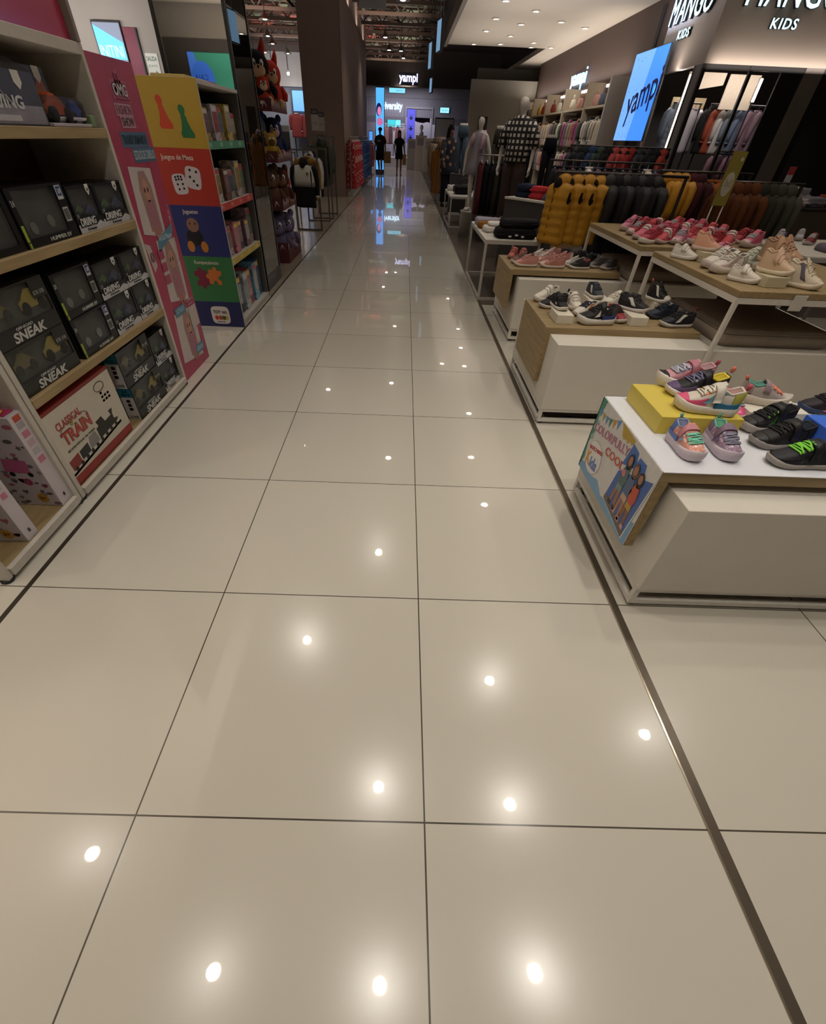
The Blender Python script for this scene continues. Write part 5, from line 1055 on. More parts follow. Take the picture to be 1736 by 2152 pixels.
for i in range(3):
    b = thing('size_tag', 'tiny white size tag on the black pile, %s from the left' % ORD[i], 'tag', (1.87+.07*i, 5.455, .61+.012*(i % 2)), 0, 'size tags on the black pile'); MB().box(-.016, .016, -.004, .004, 0, .015, .001).build('tag', mat('c8c4bc', .5), b)
metal_table('second white metal table farther up the aisle with a black bag on it', 1.66, 2.3, 11.06, 12.8, .52)
t = thing('handbag', 'black shiny bag lying on the second metal table', 'bag', (1.95, 11.6, .5205), .2)
MB().box(-.2, .2, -.12, .12, 0, .16, .04).build('bag_body', mat('17151a', .25), t); MB().tube([(-.1, -.05, .155), (-.05, -.06, .26), (.05, -.06, .26), (.1, -.05, .155)], .012, 7).build('strap', mat('222024', .3), t)
folded('beige folded top beside the black bag', 'folded clothes', 'folded_shirt', 2.1, 12.3, .5205, .26, .22, .1, 'b8a890'); folded('white folded top on the left edge of the second table', 'folded clothes', 'folded_shirt', 1.78, 12.4, .5205, .2, .22, .1, 'd0ccc8')
box_thing('storage_box', 'orange brown box under the second metal table', 'box', 2.05, 2.25, 11.5, 11.9, .0, .25, mat('8a4a28', .6)); box_thing('storage_box', 'flat cream box under the second metal table', 'box', 1.75, 2.0, 12.0, 12.5, .0, .12, mat('c8c0b0', .6))
# dark jeans counter
ct = thing('jeans_counter', 'dark slanted counter with stacked jeans behind the low white table', 'counter', (2.62, 7.25, 0), R(-50))
MB().box(-.45, .45, -.28, .28, 0, .79, .003).build('body', mat('3c3837', .5), ct); MB().box(-.46, .46, -.29, .29, .7905, .815, .002).build('counter_top', mat('c8c2b8', .45), ct)
MB().box(.4505, .462, -.27, .27, .1, .78, .001).build('wooden_end', mat('a8845e', .5), ct)
for i, (a, b, z, c, n_) in enumerate([(-.28, -.08, 0, '1e2438', 'navy folded jeans'), (-.27, -.08, .075, '20263c', 'navy folded jeans, upper'), (-.02, -.1, 0, 'a82c34', 'bright red folded jeans'), (-.02, -.09, .065, 'b03038', 'bright red folded jeans, upper'), (.22, -.12, 0, '4a4f60', 'grey blue folded jeans'), (.36, -.02, 0, '5f5d60', 'grey folded jeans'), (-.1, .14, 0, '1c2136', 'dark blue folded jeans at the back'), (.2, .14, 0, '232a44', 'dark blue folded jeans, back right')]):
    p = Matrix.Rotation(R(-50), 3, 'Z') @ Vector((a, b, 0)); folded('%s on the dark counter' % n_, 'folded jeans', 'folded_jeans', 2.62+p.x, 7.25+p.y, .8155+z, .22, .2, .065, c, R(-50), 'folded jeans on the dark counter')

# --- bodies: mannequins and people
def skin_body(name, J, E, mt, parent, sub=1):
    """J: name -> (x,y,z,r or (rx,ry)); E: edges"""
    ks = list(J); me = bpy.data.meshes.new(name); me.from_pydata([J[k][:3] for k in ks], [(ks.index(a), ks.index(b)) for a, b in E], [])
    ob = bpy.data.objects.new(name, me); COL.objects.link(ob); m = ob.modifiers.new('s', 'SKIN'); m.use_smooth_shade = True; ob.modifiers.new('u', 'SUBSURF').levels = sub
    for i, k in enumerate(ks):
        r = J[k][3]; me.skin_vertices[0].data[i].radius = r if isinstance(r, tuple) else (r, r); me.skin_vertices[0].data[i].use_root = (i == 0)
    bpy.context.view_layer.update()
    m2 = bpy.data.meshes.new_from_object(ob.evaluated_get(bpy.context.evaluated_depsgraph_get())); bpy.data.objects.remove(ob)
    m2.name = name; m2.materials.clear(); m2.materials.append(mt); m2.polygons.foreach_set('use_smooth', [True]*len(m2.polygons))
    o = bpy.data.objects.new(name, m2); COL.objects.link(o); o.parent = parent; return o
def figure(H, stride=.0, arms=((.16, .0, .62, .19, .02, .46), (-.16, .0, .62, -.19, .02, .46)), slim=1., feet=True, face=True):
    """facing -Y; arms: (elbow x,y,z, wrist x,y,z) per side as fractions of H"""
    J = {'pelvis': (0, 0, .52, (.085*slim, .06)), 'waist': (0, 0, .60, (.07*slim, .05)), 'chest': (0, 0, .72, (.088*slim, .058)), 'upper': (0, .005, .80, (.075*slim, .045)), 'neck': (0, .005, .85, .027),
         'jaw': (0, -.008, .885, (.034, .04)), 'head': (0, 0, .93, (.045, .055)), 'crown': (0, .006, .975, (.032, .038))}
    E = [('pelvis', 'waist'), ('waist', 'chest'), ('chest', 'upper'), ('upper', 'neck'), ('neck', 'jaw'), ('jaw', 'head'), ('head', 'crown')]
    if face: J['nose'] = (0, -.062, .922, .009); E.append(('head', 'nose'))
    for i, sx in enumerate((1, -1)):
        n = 'LR'[i]; st = stride*(1 if i else -1)
        J['hip'+n] = (sx*.052, 0, .48, .058*slim); J['knee'+n] = (sx*.055, -.02+st*.5, .28, .036); J['calf'+n] = (sx*.056, .01+st*.8, .19, .034); J['ank'+n] = (sx*.056, .012+st, .05, .021)
        J['heel'+n] = (sx*.057, .012+st, .022, .02); J['toe'+n] = (sx*.06, -.085+st, .016, (.022, .014))
        E += [('pelvis', 'hip'+n), ('hip'+n, 'knee'+n), ('knee'+n, 'calf'+n), ('calf'+n, 'ank'+n), ('ank'+n, 'heel'+n), ('heel'+n, 'toe'+n)]
        ex, ey, ez, wx, wy, wz = arms[i]
        J['sh'+n] = (sx*.105*slim, .005, .805, .034); J['el'+n] = (ex, ey, ez, .024); J['fo'+n] = (ex*.5+wx*.5, ey*.5+wy*.5, ez*.5+wz*.5, .021); J['wr'+n] = (wx, wy, wz, .014)
        d = Vector((wx-ex, wy-ey, wz-ez)).normalized(); pl = Vector((wx, wy, wz))+d*.03; J['pa'+n] = (pl.x, pl.y, pl.z, (.014, .019))
        E += [('upper', 'sh'+n), ('sh'+n, 'el'+n), ('el'+n, 'fo'+n), ('fo'+n, 'wr'+n), ('wr'+n, 'pa'+n)]
        for f_ in range(4):
            o_ = Vector((0, -.018+.012*f_, 0)); L_ = (.04, .047, .044, .034)[f_]; a = pl+o_+d*.012; b = a+d*L_*.5; c = b+d*L_*.4+Vector((-sx*.012, 0, 0))
            for q, p in (('a', a), ('b', b), ('c', c)): J['f%d%s%s' % (f_, q, n)] = (p.x, p.y, p.z, .0056)
            E += [('pa'+n, 'f%da%s' % (f_, n)), ('f%da%s' % (f_, n), 'f%db%s' % (f_, n)), ('f%db%s' % (f_, n), 'f%dc%s' % (f_, n))]
        th = pl+Vector((0, -.026, 0))-d*.008; t2 = th+d*.024+Vector((0, -.008, 0)); J['ta'+n] = (th.x, th.y, th.z, .007); J['tb'+n] = (t2.x, t2.y, t2.z, .0055); E += [('pa'+n, 'ta'+n), ('ta'+n, 'tb'+n)]
    return {k: (v[0]*H, v[1]*H, v[2]*H, tuple(x*H for x in v[3]) if isinstance(v[3], tuple) else v[3]*H) for k, v in J.items()}, E
def wrap(rows, H, n=22, wob=.04):
    return MB().loft([[((cx+rx*cos(t))*H, (cy+ry*sin(t)*(1+wob*sin(6*t)))*H, z*H) for t in [2*pi*i/n for i in range(n)]] for z, cx, cy, rx, ry in rows], cap=True)
MANQ = mat('c9c2bb', .45)
def mannequin(label, loc, rz, H, arms, slim=.85):
    t = thing('mannequin', label, 'mannequin', loc, rz); J, E = figure(H, .0, arms, slim, face=False)
    J['head'] = (0, 0, .93*H, (.052*H, .066*H)); J['jaw'] = (0, -.012*H, .885*H, (.03*H, .036*H)); J['crown'] = (0, .01*H, .985*H, (.036*H, .046*H))
    skin_body('body', J, E, MANQ, t); return t
def pedestal(label, x, y, r, z): return tag_loc(MB().lathe([(r, 0), (r, z-.02), (r*1.04, z-.02), (r*1.04, z), (0, z)], n=30).build('round_pedestal', mat('a8a29a', .4)), (x, y, 0), label, 'pedestal')
def tag_loc(o, loc, label, cat, group=None): o.location = loc; return tag(o, label, cat, group)
pedestal('round white pedestal under the mannequin in the grey dress', 1.98, 10.0, .2, .40)
m1 = mannequin('white mannequin in a grey dress with a pink sweater over its shoulders', (1.98, 10.0, .401), R(-25), 1.28, ((.17, .0, .62, .18, .0, .46), (-.17, .0, .62, -.18, .0, .46)))
wrap([(.83, 0, 0, .05, .04), (.80, 0, 0, .115, .06), (.72, 0, 0, .105, .072), (.60, 0, 0, .10, .07), (.5, 0, 0, .13, .10), (.40, 0, 0, .15, .115)], 1.28).build('grey_dress', fab('8d8690'), m1)
MB().tube([(-.10*1.28, -.05*1.28, .70*1.28), (-.07*1.28, -.06*1.28, .78*1.28), (-.05*1.28, .05*1.28, .83*1.28), (.05*1.28, .05*1.28, .83*1.28), (.07*1.28, -.06*1.28, .78*1.28), (.06*1.28, -.085*1.28, .66*1.28)], .028*1.28, 10).build('pink_sweater', fab('b89aa6'), m1)
for sx in (-1, 1): MB().box(sx*.057*1.28-.04, sx*.057*1.28+.04, -.15, .05, 0, .05, .018).build('white_shoe', mat('cfcac4', .5), m1)
pedestal('round pedestal under the mannequin in the checked shirt', 2.30, 8.1, .2, .46)
m2 = mannequin('white mannequin in a black and white checked shirt and brown trousers', (2.30, 8.1, .461), R(-35), 1.38, ((.18, .0, .62, .18, -.02, .47), (-.18, .0, .62, -.18, -.02, .47)))
wrap([(.85, 0, 0, .045, .045), (.815, 0, 0, .12, .06), (.72, 0, 0, .125, .08), (.60, 0, 0, .125, .085), (.50, 0, 0, .135, .09)], 1.38).build('checked_shirt', mat('1d1b1c', .9, kind='check', scale=5, h2='b8b2ac'), m2)
for sx in (-1, 1):
    MB().tube([(sx*.10*1.38, 0, .80*1.38), (sx*.165*1.38, 0, .70*1.38), (sx*.18*1.38, 0, .61*1.38)], [.05*1.38, .052*1.38, .048*1.38], 12).build('shirt_sleeve', mat('1d1b1c', .9, kind='check', scale=5, h2='b8b2ac'), m2)
    wrap([(.52, sx*.05, 0, .075, .075), (.40, sx*.055, 0, .07, .068), (.2, sx*.056, .005, .062, .06), (.05, sx*.057, .01, .065, .062)], 1.38).build('trouser_leg', fab('3c2f2a'), m2)
# trouser-only display forms
def leg_form(label, x, y, z, h, c, white=True, rz=0):
    t = thing('trouser_form', label, 'mannequin', (x, y, z), rz)
    if white: wrap([(1.0, 0, 0, .105, .085), (.93, 0, 0, .11, .09)], h).build('waist_form', MANQ, t)
    wrap([(.95, 0, 0, .125, .095), (.85, 0, 0, .14, .11), (.72, 0, 0, .15, .115)], h).build('trouser_seat', fab(c), t)
    for sx in (-1, 1): wrap([(.74, sx*.07, 0, .085, .1), (.4, sx*.075, 0, .065, .065), (.03, sx*.078, .01, .055, .06), (0, sx*.078, .01, .055, .06)], h).build('trouser_leg', fab(c), t)
    return t
def plinth(label, x, y, s, z): return box_thing('display_plinth', label, 'plinth', x-s, x+s, y-s, y+s, 0, z, mat('34302e', .5), .004)
plinth('dark plinth under the blue jeans form beyond the second metal table', 2.0, 13.3, .2, .78); leg_form('blue jeans on a white half mannequin behind the second metal table', 2.0, 13.3, .781, .85, '3f4d5a', rz=-.3)
plinth('dark plinth under the olive trousers form', 2.28, 9.6, .18, .70); leg_form('dark olive trousers on a white half mannequin between the two full mannequins', 2.28, 9.6, .701, .85, '37332a', rz=-.3)
plinth('dark plinth under the first black trousers form', 2.95, 10.4, .2, .62); leg_form('black trousers on a white half mannequin right of the checked shirt', 2.95, 10.4, .621, .86, '17171d')
plinth('dark plinth under the second black trousers form', 3.38, 10.6, .2, .62); leg_form('black trousers form in front of the boutique shelves', 3.38, 10.6, .621, .86, '1a1920')
rail_rack('low clothes rail of hanging trousers beside the grey-dress mannequin', ((1.86, 9.02), (2.48, 9.02)), 1.2, [(1.87, 9.02), (2.47, 9.02)], '8a8580')
for i, (c, n_) in enumerate([('5a2a30', 'wine red'), ('17161a', 'black'), ('1c1b1e', 'black'), ('3a352c', 'olive'), ('191a1f', 'black'), ('4a2a28', 'maroon')]):
    hang('%s hanging trousers, %s on the low rail by the mannequins' % (n_, ORD[i]), 'trousers', 'trousers', 'trousers', .34, .68, 1.93+.09*i, 9.02, 1.2, R(90), c, hg=mat('c8c4c0', .4), group='hanging trousers on the low rail')

SKIN = mat('7a5644', .6); SKIN2 = mat('8a6450', .6)
def eyes(t, H):
    for sx in (-1, 1): MB().ball((sx*.018*H, -.05*H, .938*H), (.007*H, .004*H, .004*H), 8, 6).build('eye', mat('1a1412', .3), t)
    MB().ball((0, -.05*H, .898*H), (.012*H, .005*H, .003*H), 8, 5).build('mouth', mat('6a3a34', .5), t)
def person(label, loc, rz, H, arms, skin, stride=0., slim=1.):
    t = thing('person', label, 'person', loc, rz); J, E = figure(H, stride, arms, slim); skin_body('body', J, E, skin, t); eyes(t, H); return t
def paper_bag(label, loc, w_, h_, c, rz=0):
    t = thing('shopping_bag', label, 'bag', loc, rz)
    MB().loft([[(-w_/2, -.05, 0), (w_/2, -.05, 0), (w_/2, .05, 0), (-w_/2, .05, 0)], [(-w_/2, -.055, h_), (w_/2, -.055, h_), (w_/2, .055, h_), (-w_/2, .055, h_)]], smooth=False).build('bag_body', mat(c, .7), t)
    for sy in (-.05, .05): MB().tube([(-.06, sy, h_), (-.05, sy*.6, h_+.09), (.05, sy*.6, h_+.09), (.06, sy, h_)], .005, 6).build('handle', mat('6a5238', .7), t)
H = 1.66
p1 = person('person in a dark cap, black t-shirt and shorts carrying a brown paper bag', (-.52, 27.7, 0), R(-20), H, ((.15, .02, .63, .17, -.02, .48), (-.15, .02, .63, -.16, -.04, .5)), SKIN, .05)
wrap([(.85, 0, 0, .045, .04), (.82, 0, 0, .12, .062), (.72, 0, 0, .12, .08), (.6, 0, 0, .115, .082), (.50, 0, 0, .115, .085)], H).build('t_shirt', fab('1b1a1e'), p1)
MB().box(-.045*H, .045*H, -.088*H, -.082*H, .70*H, .74*H).build('shirt_print', fab('7a7a80'), p1)
for sx in (-1, 1):
    MB().tube([(sx*.10*H, 0, .805*H), (sx*.135*H, .01*H, .72*H), (sx*.148*H, .015*H, .67*H)], [.046*H, .046*H, .042*H], 10).build('shirt_sleeve', fab('1b1a1e'), p1)
    wrap([(.53, sx*.04, 0, .082, .085), (.42, sx*.055, 0, .075, .075), (.31, sx*.058, 0, .07, .068)], H).build('shorts_leg', fab('17171c'), p1)
    MB().box(sx*.058*H-.05, sx*.058*H+.05, -.19-.08*sx*0, .07, 0.0, .07, .02).build('shoe', mat('1a191c', .5), p1)
MB().ball((0, .002*H, .958*H), (.055*H, .066*H, .045*H), 14, 10).build('cap', fab('17161a'), p1); MB().box(-.04*H, .04*H, -.105*H, -.05*H, .945*H, .953*H, .004).build('cap_brim', fab('17161a'), p1)
paper_bag('brown paper shopping bag held by the person in the cap', (-.18, 27.62, .42), .34, .42, '8a6a42', .3)
H = 1.58
p2 = person('person with long dark hair in a black t-shirt and short skirt', (.40, 27.6, 0), R(4), H, ((.145, .01, .63, .16, -.01, .48), (-.145, .02, .63, -.13, -.06, .52)), SKIN2, .0, .9)
wrap([(.85, 0, 0, .04, .04), (.82, 0, 0, .11, .06), (.72, 0, 0, .105, .075), (.62, 0, 0, .095, .07), (.50, 0, 0, .108, .08)], H).build('t_shirt', fab('1a191d'), p2)
wrap([(.56, 0, 0, .095, .075), (.48, 0, 0, .115, .085), (.37, 0, 0, .125, .09)], H).build('skirt', fab('141318'), p2)
for sx in (-1, 1): MB().tube([(sx*.09*H, 0, .80*H), (sx*.13*H, .01*H, .72*H)], .042*H, 10).build('shirt_sleeve', fab('1a191d'), p2); MB().box(sx*.058*H-.04, sx*.058*H+.04, -.17, .06, 0, .035, .012).build('sandal', mat('6a4a3a', .6), p2)
MB().loft([[(rx*cos(t)*H, (cy+ry*sin(t))*H, z*H) for t in [2*pi*i/16 for i in range(16)]] for z, rx, ry, cy in ((.74, .05, .02, .05), (.82, .055, .03, .045), (.90, .056, .045, .028), (.96, .054, .056, .012), (1.0, .03, .035, .01), (1.008, .01, .01, .01))]).build('hair', fab('1d1512'), p2)
paper_bag('small tan paper bag hanging from the skirted person\'s hand', (.66, 27.55, .38), .18, .38, '94743c')
H = 1.62
p3 = person('person in a dark floral long-sleeved blouse browsing the rack at the aisle edge', (1.86, 15.0, 0), R(28), H, ((.17, .02, .63, .17, -.05, .48), (-.17, -.06, .64, -.2, -.16, .56)), SKIN, .03, 1.15)
FLO = mat('1d1c24', .9, kind='dots', scale=9, h2='8a7058')
wrap([(.86, 0, 0, .045, .045), (.82, 0, 0, .13, .07), (.72, 0, 0, .135, .09), (.6, 0, 0, .13, .095), (.5, 0, 0, .15, .11), (.42, 0, 0, .155, .115)], H).build('floral_blouse', FLO, p3)
MB().tube([(.11*H, 0, .805*H), (.17*H, .02*H, .64*H), (.172*H, -.045*H, .50*H)], [.05*H, .045*H, .038*H], 12).build('blouse_sleeve', FLO, p3)
MB().tube([(-.11*H, 0, .805*H), (-.17*H, -.055*H, .645*H), (-.197*H, -.145*H, .575*H)], [.05*H, .045*H, .038*H], 12).build('blouse_sleeve', FLO, p3)
for sx in (-1, 1): wrap([(.5, sx*.05, 0, .085, .085), (.28, sx*.056, 0, .06, .06), (.06, sx*.057, .01, .05, .055)], H).build('trouser_leg', fab('17171f'), p3); MB().box(sx*.058*H-.045, sx*.058*H+.045, -.17, .07, 0, .06, .02).build('shoe', mat('17161a', .5), p3)
MB().loft([[(rx*cos(t)*H, (cy+ry*sin(t))*H, z*H) for t in [2*pi*i/16 for i in range(16)]] for z, rx, ry, cy in ((.70, .05, .025, .06), (.80, .06, .035, .05), (.89, .06, .05, .03), (.95, .057, .06, .014), (1.0, .035, .04, .01), (1.012, .01, .01, .01))]).build('hair', fab('1a1210'), p3)
H = 1.6
p4 = person('distant person in dark clothes between the far clothing racks', (1.6, 33.2, 0), R(160), H, ((.15, .01, .63, .16, -.01, .48), (-.15, .02, .63, -.16, -.02, .48)), SKIN, .06)
wrap([(.85, 0, 0, .045, .04), (.82, 0, 0, .12, .062), (.7, 0, 0, .12, .08), (.5, 0, 0, .115, .085)], H).build('dark_top', fab('2a2026'), p4); wrap([(.52, 0, 0, .11, .085), (.3, 0, 0, .11, .085), (.08, 0, 0, .1, .08)], H).build('long_skirt', fab('201a20'), p4)
MB().ball((0, .01*H, .955*H), (.056*H, .066*H, .055*H), 14, 10).build('hair', fab('17110f'), p4)
# ------------------------------------------------------------------ left: racks by the brown pillar
def frame_rack(label, x0, x1, ys, z, col='6f6a66'):
    t = thing('clothes_rack', label, 'clothes rack', ((x0+x1)/2, (ys[0]+ys[-1])/2, 0)); m_ = mat(col, .35, .6)
    for y in ys:
        for x in (x0, x1): MB().box(x-.014, x+.014, y-.014, y+.014, 0, z).build('post', m_, t, True)
        MB().box(x0+.0145, x1-.0145, y-.012, y+.012, .0, .024).build('foot_bar', m_, t, True); MB().box(x0+.0145, x1-.0145, y-.012, y+.012, z-.024, z).build('top_bar', m_, t, True)
    MB().tube([((x0+x1)/2, ys[0], z-.04), ((x0+x1)/2, ys[-1], z-.04)], .012, 8).build('rail', m_, t, True)
    return t
lr = frame_rack('grey frame rack of jackets beside the aisle, nearest the plush tower', -1.34, -.89, (9.97, 11.2), 1.16)
frame_rack('grey frame rack of olive jackets next to the brown pillar', -1.3, -.87, (11.6, 12.42), 1.34)
xc = -1.1
t = hang('white and black colour-block jacket hung out at the front of the grey rack', 'jacket', 'jacket', 'hoodie', .42, .60, xc, 9.72, 1.05, R(-8), '1d1b1d', 'c8c4bc')
MB().loft([[(a*cos(q), b*sin(q), z) for q in [2*pi*i/20 for i in range(20)]] for z, a, b in ((-.06, .07, .04), (-.09, .195, .06), (-.30, .20, .066), (-.31, .195, .06))]).build('white_yoke', fab('c8c4bc'), t)
MB().loft([[(a*cos(q), b*sin(q), z) for q in [2*pi*i/20 for i in range(20)]] for z, a, b in ((-.30, .20, .067), (-.36, .202, .069))]).build('grey_band', fab('7d7874'), t)
MB().tube([(xc-xc, .0, -.02), (0, .28, -.02)], .008, 6).build('hanging_arm', GREYM, t)
MB().prism([(.06, -.2), (.10, -.2), (.10, -.16), (.06, -.16)], (0, -.068, 0), *FY, .002).build('badge', mat('7a6a3a', .4), t)
for i, (c, n_, k) in enumerate([('94692a', 'mustard jacket', 'jacket'), ('c4beb4', 'off-white jacket', 'jacket'), ('bfb9b0', 'off-white jacket', 'hoodie'), ('1c1b1e', 'black jacket', 'jacket'), ('232124', 'black jacket', 'hoodie')]):
    hang('%s, %s behind the colour-block one on the grey rack' % (n_, ORD[i]), 'jacket', 'jacket', k, .40, .60, -1.115, 10.14+.19*i, 1.12, R(-6+5*(i % 3)), c, group='jackets on the grey frame rack')
for i in range(6):
    hang('olive jacket, %s from the front on the rack by the pillar' % ORD[i], 'jacket', 'jacket', ['jacket', 'hoodie'][i % 2], .40, .66, -1.085, 11.66+.13*i, 1.30, R(-8+6*(i % 3)), ['4a4a3c', '43443a', '4f4d3e', '3c3d34', '464638', '403f34'][i], group='olive jackets by the pillar')
sh = thing('display_shelf', 'small grey table shelf with caps behind the plush tower', 'shelf', (-1.62, 10.4, 0)); m_ = mat('8a8580', .4, .4)
MB().box(-.24, .24, -.25, .25, 1.09, 1.11, .002).build('shelf_top', m_, sh); 
for a in (-.22, .22):
    for b_ in (-.22, .22): MB().box(a-.012, a+.012, b_-.012, b_+.012, 0, 1.0899).build('leg', m_, sh)
for i, (dx, dy) in enumerate([(-.1, -.1), (.12, -.08), (.02, .1)]):
    t = thing('cap', 'black cap on the small grey table shelf, %s' % ['left one', 'right one', 'rear one'][i], 'cap', (-1.62+dx, 10.4+dy, 1.111), .4*i, 'black caps on the small shelf')
    MB().loft([[(.095*r_*cos(q), .1*r_*sin(q), z) for q in [2*pi*k/16 for k in range(16)]] for z, r_ in ((0, 1), (.05, .95), (.09, .7), (.105, .3))]).build('crown', fab('1a191c'), t); MB().box(-.07, .07, -.18, -.09, .0, .008, .003).build('brim', fab('c49a5a' if i == 2 else '1a191c'), t)
def price_stand(label, x, y, z, w_, h_, base=0., c='b4aea8'):
    t = thing('price_sign', label, 'sign', (x, y, base)); MB().tube([(0, .004, 0), (0, .004, z-base+.02)], .005, 6).build('stem', GREYM, t)
    MB().box(-w_/2, w_/2, -.004, .0, z-base, z-base+h_, .001).build('card', mat(c, .5), t)
    rect((0, -.0042, z-base), FY, -w_/2, w_/2, h_*.74, h_, mat('4a4448', .5), t, 'dark_header', .0008, False)
    text('Bershka' if False else '2x1', (0, -.0046, z-base+h_*.87), FY, w_*.5, h_*.1, mat('b8b4b0', .5), t, world=False); text('S/39.90', (0, -.0046, z-base+h_*.35), FY, w_*.5, h_*.08, mat('6a6468', .5), t, world=False)
    MB().box(-.05, .05, -.03, .04, 0, .004).build('clip_base', GREYM, t)
    return t
price_stand('white price sign with dark header above the jackets, left one', -1.06, 11.2, 1.40, .14, .30, 1.1605)
price_stand('white price sign with dark header above the olive jackets, right one', -1.0, 11.6, 1.40, .135, .27, 1.3405)
t = thing('brand_sign', 'dark grey brand board with white lettering behind the plush tower', 'sign', (-1.62, 10.66, 1.1115)); MB().box(-.15, .15, -.012, .012, 0, .34, .003).build('board', mat('4a4648', .4), t); MB().box(-.15, .15, -.0135, -.0125, .26, .34).build('white_top_strip', mat('b8b4b4', .4), t)
PIL = mat('7d675a', .75, scale=3, amt=.06)
struct('wall_column.001', MB().box(-2.12, -1.06, 16.4, 17.5, 0, 5.6), PIL)
struct('wall_left.001', MB().box(-2.12, -1.075, 17.5, 26.5, 0, 5.6), mat('78645a', .75, scale=3, amt=.06))
struct('trim_23', MB().box(-1.065, -1.052, 16.395, 16.41, 0, 5.6), mat('5a483e', .5)); struct('trim_24', MB().box(-1.055, -1.045, 17.45, 17.47, 1.0, 2.2), mat('c8c0b8', .4))
struct('baseboard_left', MB().box(-1.05, -.86, 16.5, 19.6, 0, .06), mat('a09a92', .5))
for nm, y0, y1 in (('red', 16.5, 19.7), ('blue', 20.1, 24.2)):
    rail_rack('slim clothes rail of %s printed children\'s dresses along the brown wall' % nm, ((-.90, y0), (-.90, y1)), 1.32, [(-.90, y0+.02), (-.90, y1-.02)], '8a8680', ax='y', foot=.12)
REDP = mat('8f1f28', .9, kind='dots', scale=16, h2='c8b8b0'); BLUP = mat('2c4a80', .9, kind='dots', scale=22, h2='7a98b8'); REDQ = mat('a02a2c', .9, kind='dots', scale=20, h2='d0b0a8')
for i in range(10):
    hang('red spotted dress, %s from the front along the brown wall' % ORD[i], 'dress', 'dress', 'dress', .28, 1.06-.04*(i % 2), -.905, 16.62+.31*i, 1.32, R(-6+5*(i % 3)), '8f1f28', group='red spotted dresses', m=REDP if i % 3 else REDQ, hg=mat('c8c8cc', .4))
for i in range(10):
    hang('blue patterned dress, %s from the front along the brown wall' % ORD[i], 'dress', 'dress', 'dress', .28, 1.05-.05*(i % 3), -.905, 20.3+.40*i, 1.32, R(-6+5*(i % 3)), '2c4a80', group='blue patterned dresses', m=BLUP, hg=mat('c8c8cc', .4))
t = thing('tablet_stand', 'small lit blue tablet on a stand beyond the blue dresses', 'screen', (-.93, 27.2, 0)); MB().tube([(0, 0, .01), (0, 0, 1.2)], .015, 8).build('stand', DARK, t); MB().box(-.09, .09, -.02, .02, 1.18, 1.52, .006).build('housing', DARK, t); rect((0, -.0205, 1.2), FY, -.075, .075, 0, .3, glow('4a90e8', 1.2), t, 'lit_face', .002, False); MB().lathe([(.14, 0), (.14, .01), (0, .012)]).build('base', DARK, t)
rail_rack('last clothes rail of rosy garments before the tablet', ((-.86, 24.6), (-.86, 26.3)), 1.2, [(-.86, 24.62), (-.86, 26.28)], '8a8680', ax='y', foot=.12)
for i in range(5): hang('rosy printed top, %s along the last rail by the tablet' % ORD[i], 'shirt', 'shirt', 'shirt', .28, .75, -.85, 24.75+.33*i, 1.2, R(4), ['8a4a54', 'b8a8a0', '7a3a48', '94707a', '6a3844'][i], group='rosy tops on the last rail')

# ------------------------------------------------------------------ left: shops seen over the toy units
struct('wall_left.002', MB().box(-9.5, -3.9, 14.2, 14.4, 0, 3.3), mat('a39d96', .8, scale=1.))
t = thing('lit_screen', 'tall light blue lit screen with white letters above the pink panel', 'screen', (-5.91, 14.18, 2.12)); MB().box(-.31, .31, -.06, 0, 0, .86, .004).build('housing', DARK, t)
rect((0, -.0605, 0), FY, -.29, .29, .03, .83, glow('7f8aa0', .45), t, 'lit_face', .002, False)
MB().prism([(-.29, .30), (.29, .30), (.29, .55), (-.29, .80)], (0, -.063, 0), *FY, .002).build('blue_face', glow('5fb4f4', .9), t)
text('INITINI', (-.01, -.066, .42), FY, .5, .17, glow('bfe4f8', .9), t, world=False)
t = thing('maroon_banner', 'dark maroon poster panel beside the light blue screen', 'poster', (-5.44, 14.2, 1.6)); MB().box(-.15, .13, -.05, 0, 0, 1.3, .004).build('panel', mat('7a2c44', .5, scale=6, amt=.3), t); MB().box(.1305, .16, -.06, 0, 0, 1.3, .003).build('black_edge', BLACK, t)
rect((0, -.0505, 0), FY, -.08, .08, .25, .6, mat('a86a80', .5, scale=20, amt=.3), t, 'poster_figure', .001, False)
t = thing('exit_sign', 'white and green SALIDA sign with an arrow on the grey shop wall', 'sign', (-5.08, 14.2, 2.14)); MB().box(-.16, .12, -.02, 0, 0, .40, .003).build('plate', mat('c8ccc4', .4), t)
text('SALIDA', (-.02, -.0205, .32), FY, .23, .07, mat('1f4a34', .4), t, bold=.015, world=False); text('EXIT', (-.02, -.0205, .21), FY, .2, .035, mat('4a6a54', .4), t, world=False)
MB().prism([(-.1, .08), (.03, .08), (.03, .05), (.09, .095), (.03, .14), (.03, .11), (-.1, .11)], (-.02, -.0205, 0), *FY, .001).build('arrow', mat('1f4a34', .4), t)
for i in range(4):
    downlight(-8.2+.0*i, 9.5+2.4*i, 'lit downlight in the left shop ceiling, %s from the near end' % ORD[i], group='downlights of the left shop ceiling')
for i, (x, y) in enumerate([(-7.8, 15.8), (-7.75, 18.5), (-9.2, 16.0)]): downlight(x, y, 'lit downlight in the left shop ceiling over the far wall, %s one' % ORD[i], group='downlights of the left shop ceiling')
struct('wall_back.002', MB().box(-11, -2.2, 30, 30.2, 2.95, 4.05), mat('a8a4a2', .8, scale=1.5)); struct('wall_back.003', MB().box(-11, -2.2, 30.25, 30.4, 0, 2.95), mat('8a8e98', .8, scale=1.5)); struct('wall_back.004', MB().box(-11, -2.2, 30, 30.4, 4.06, 4.9), mat('5a504a', .8, scale=1.5))
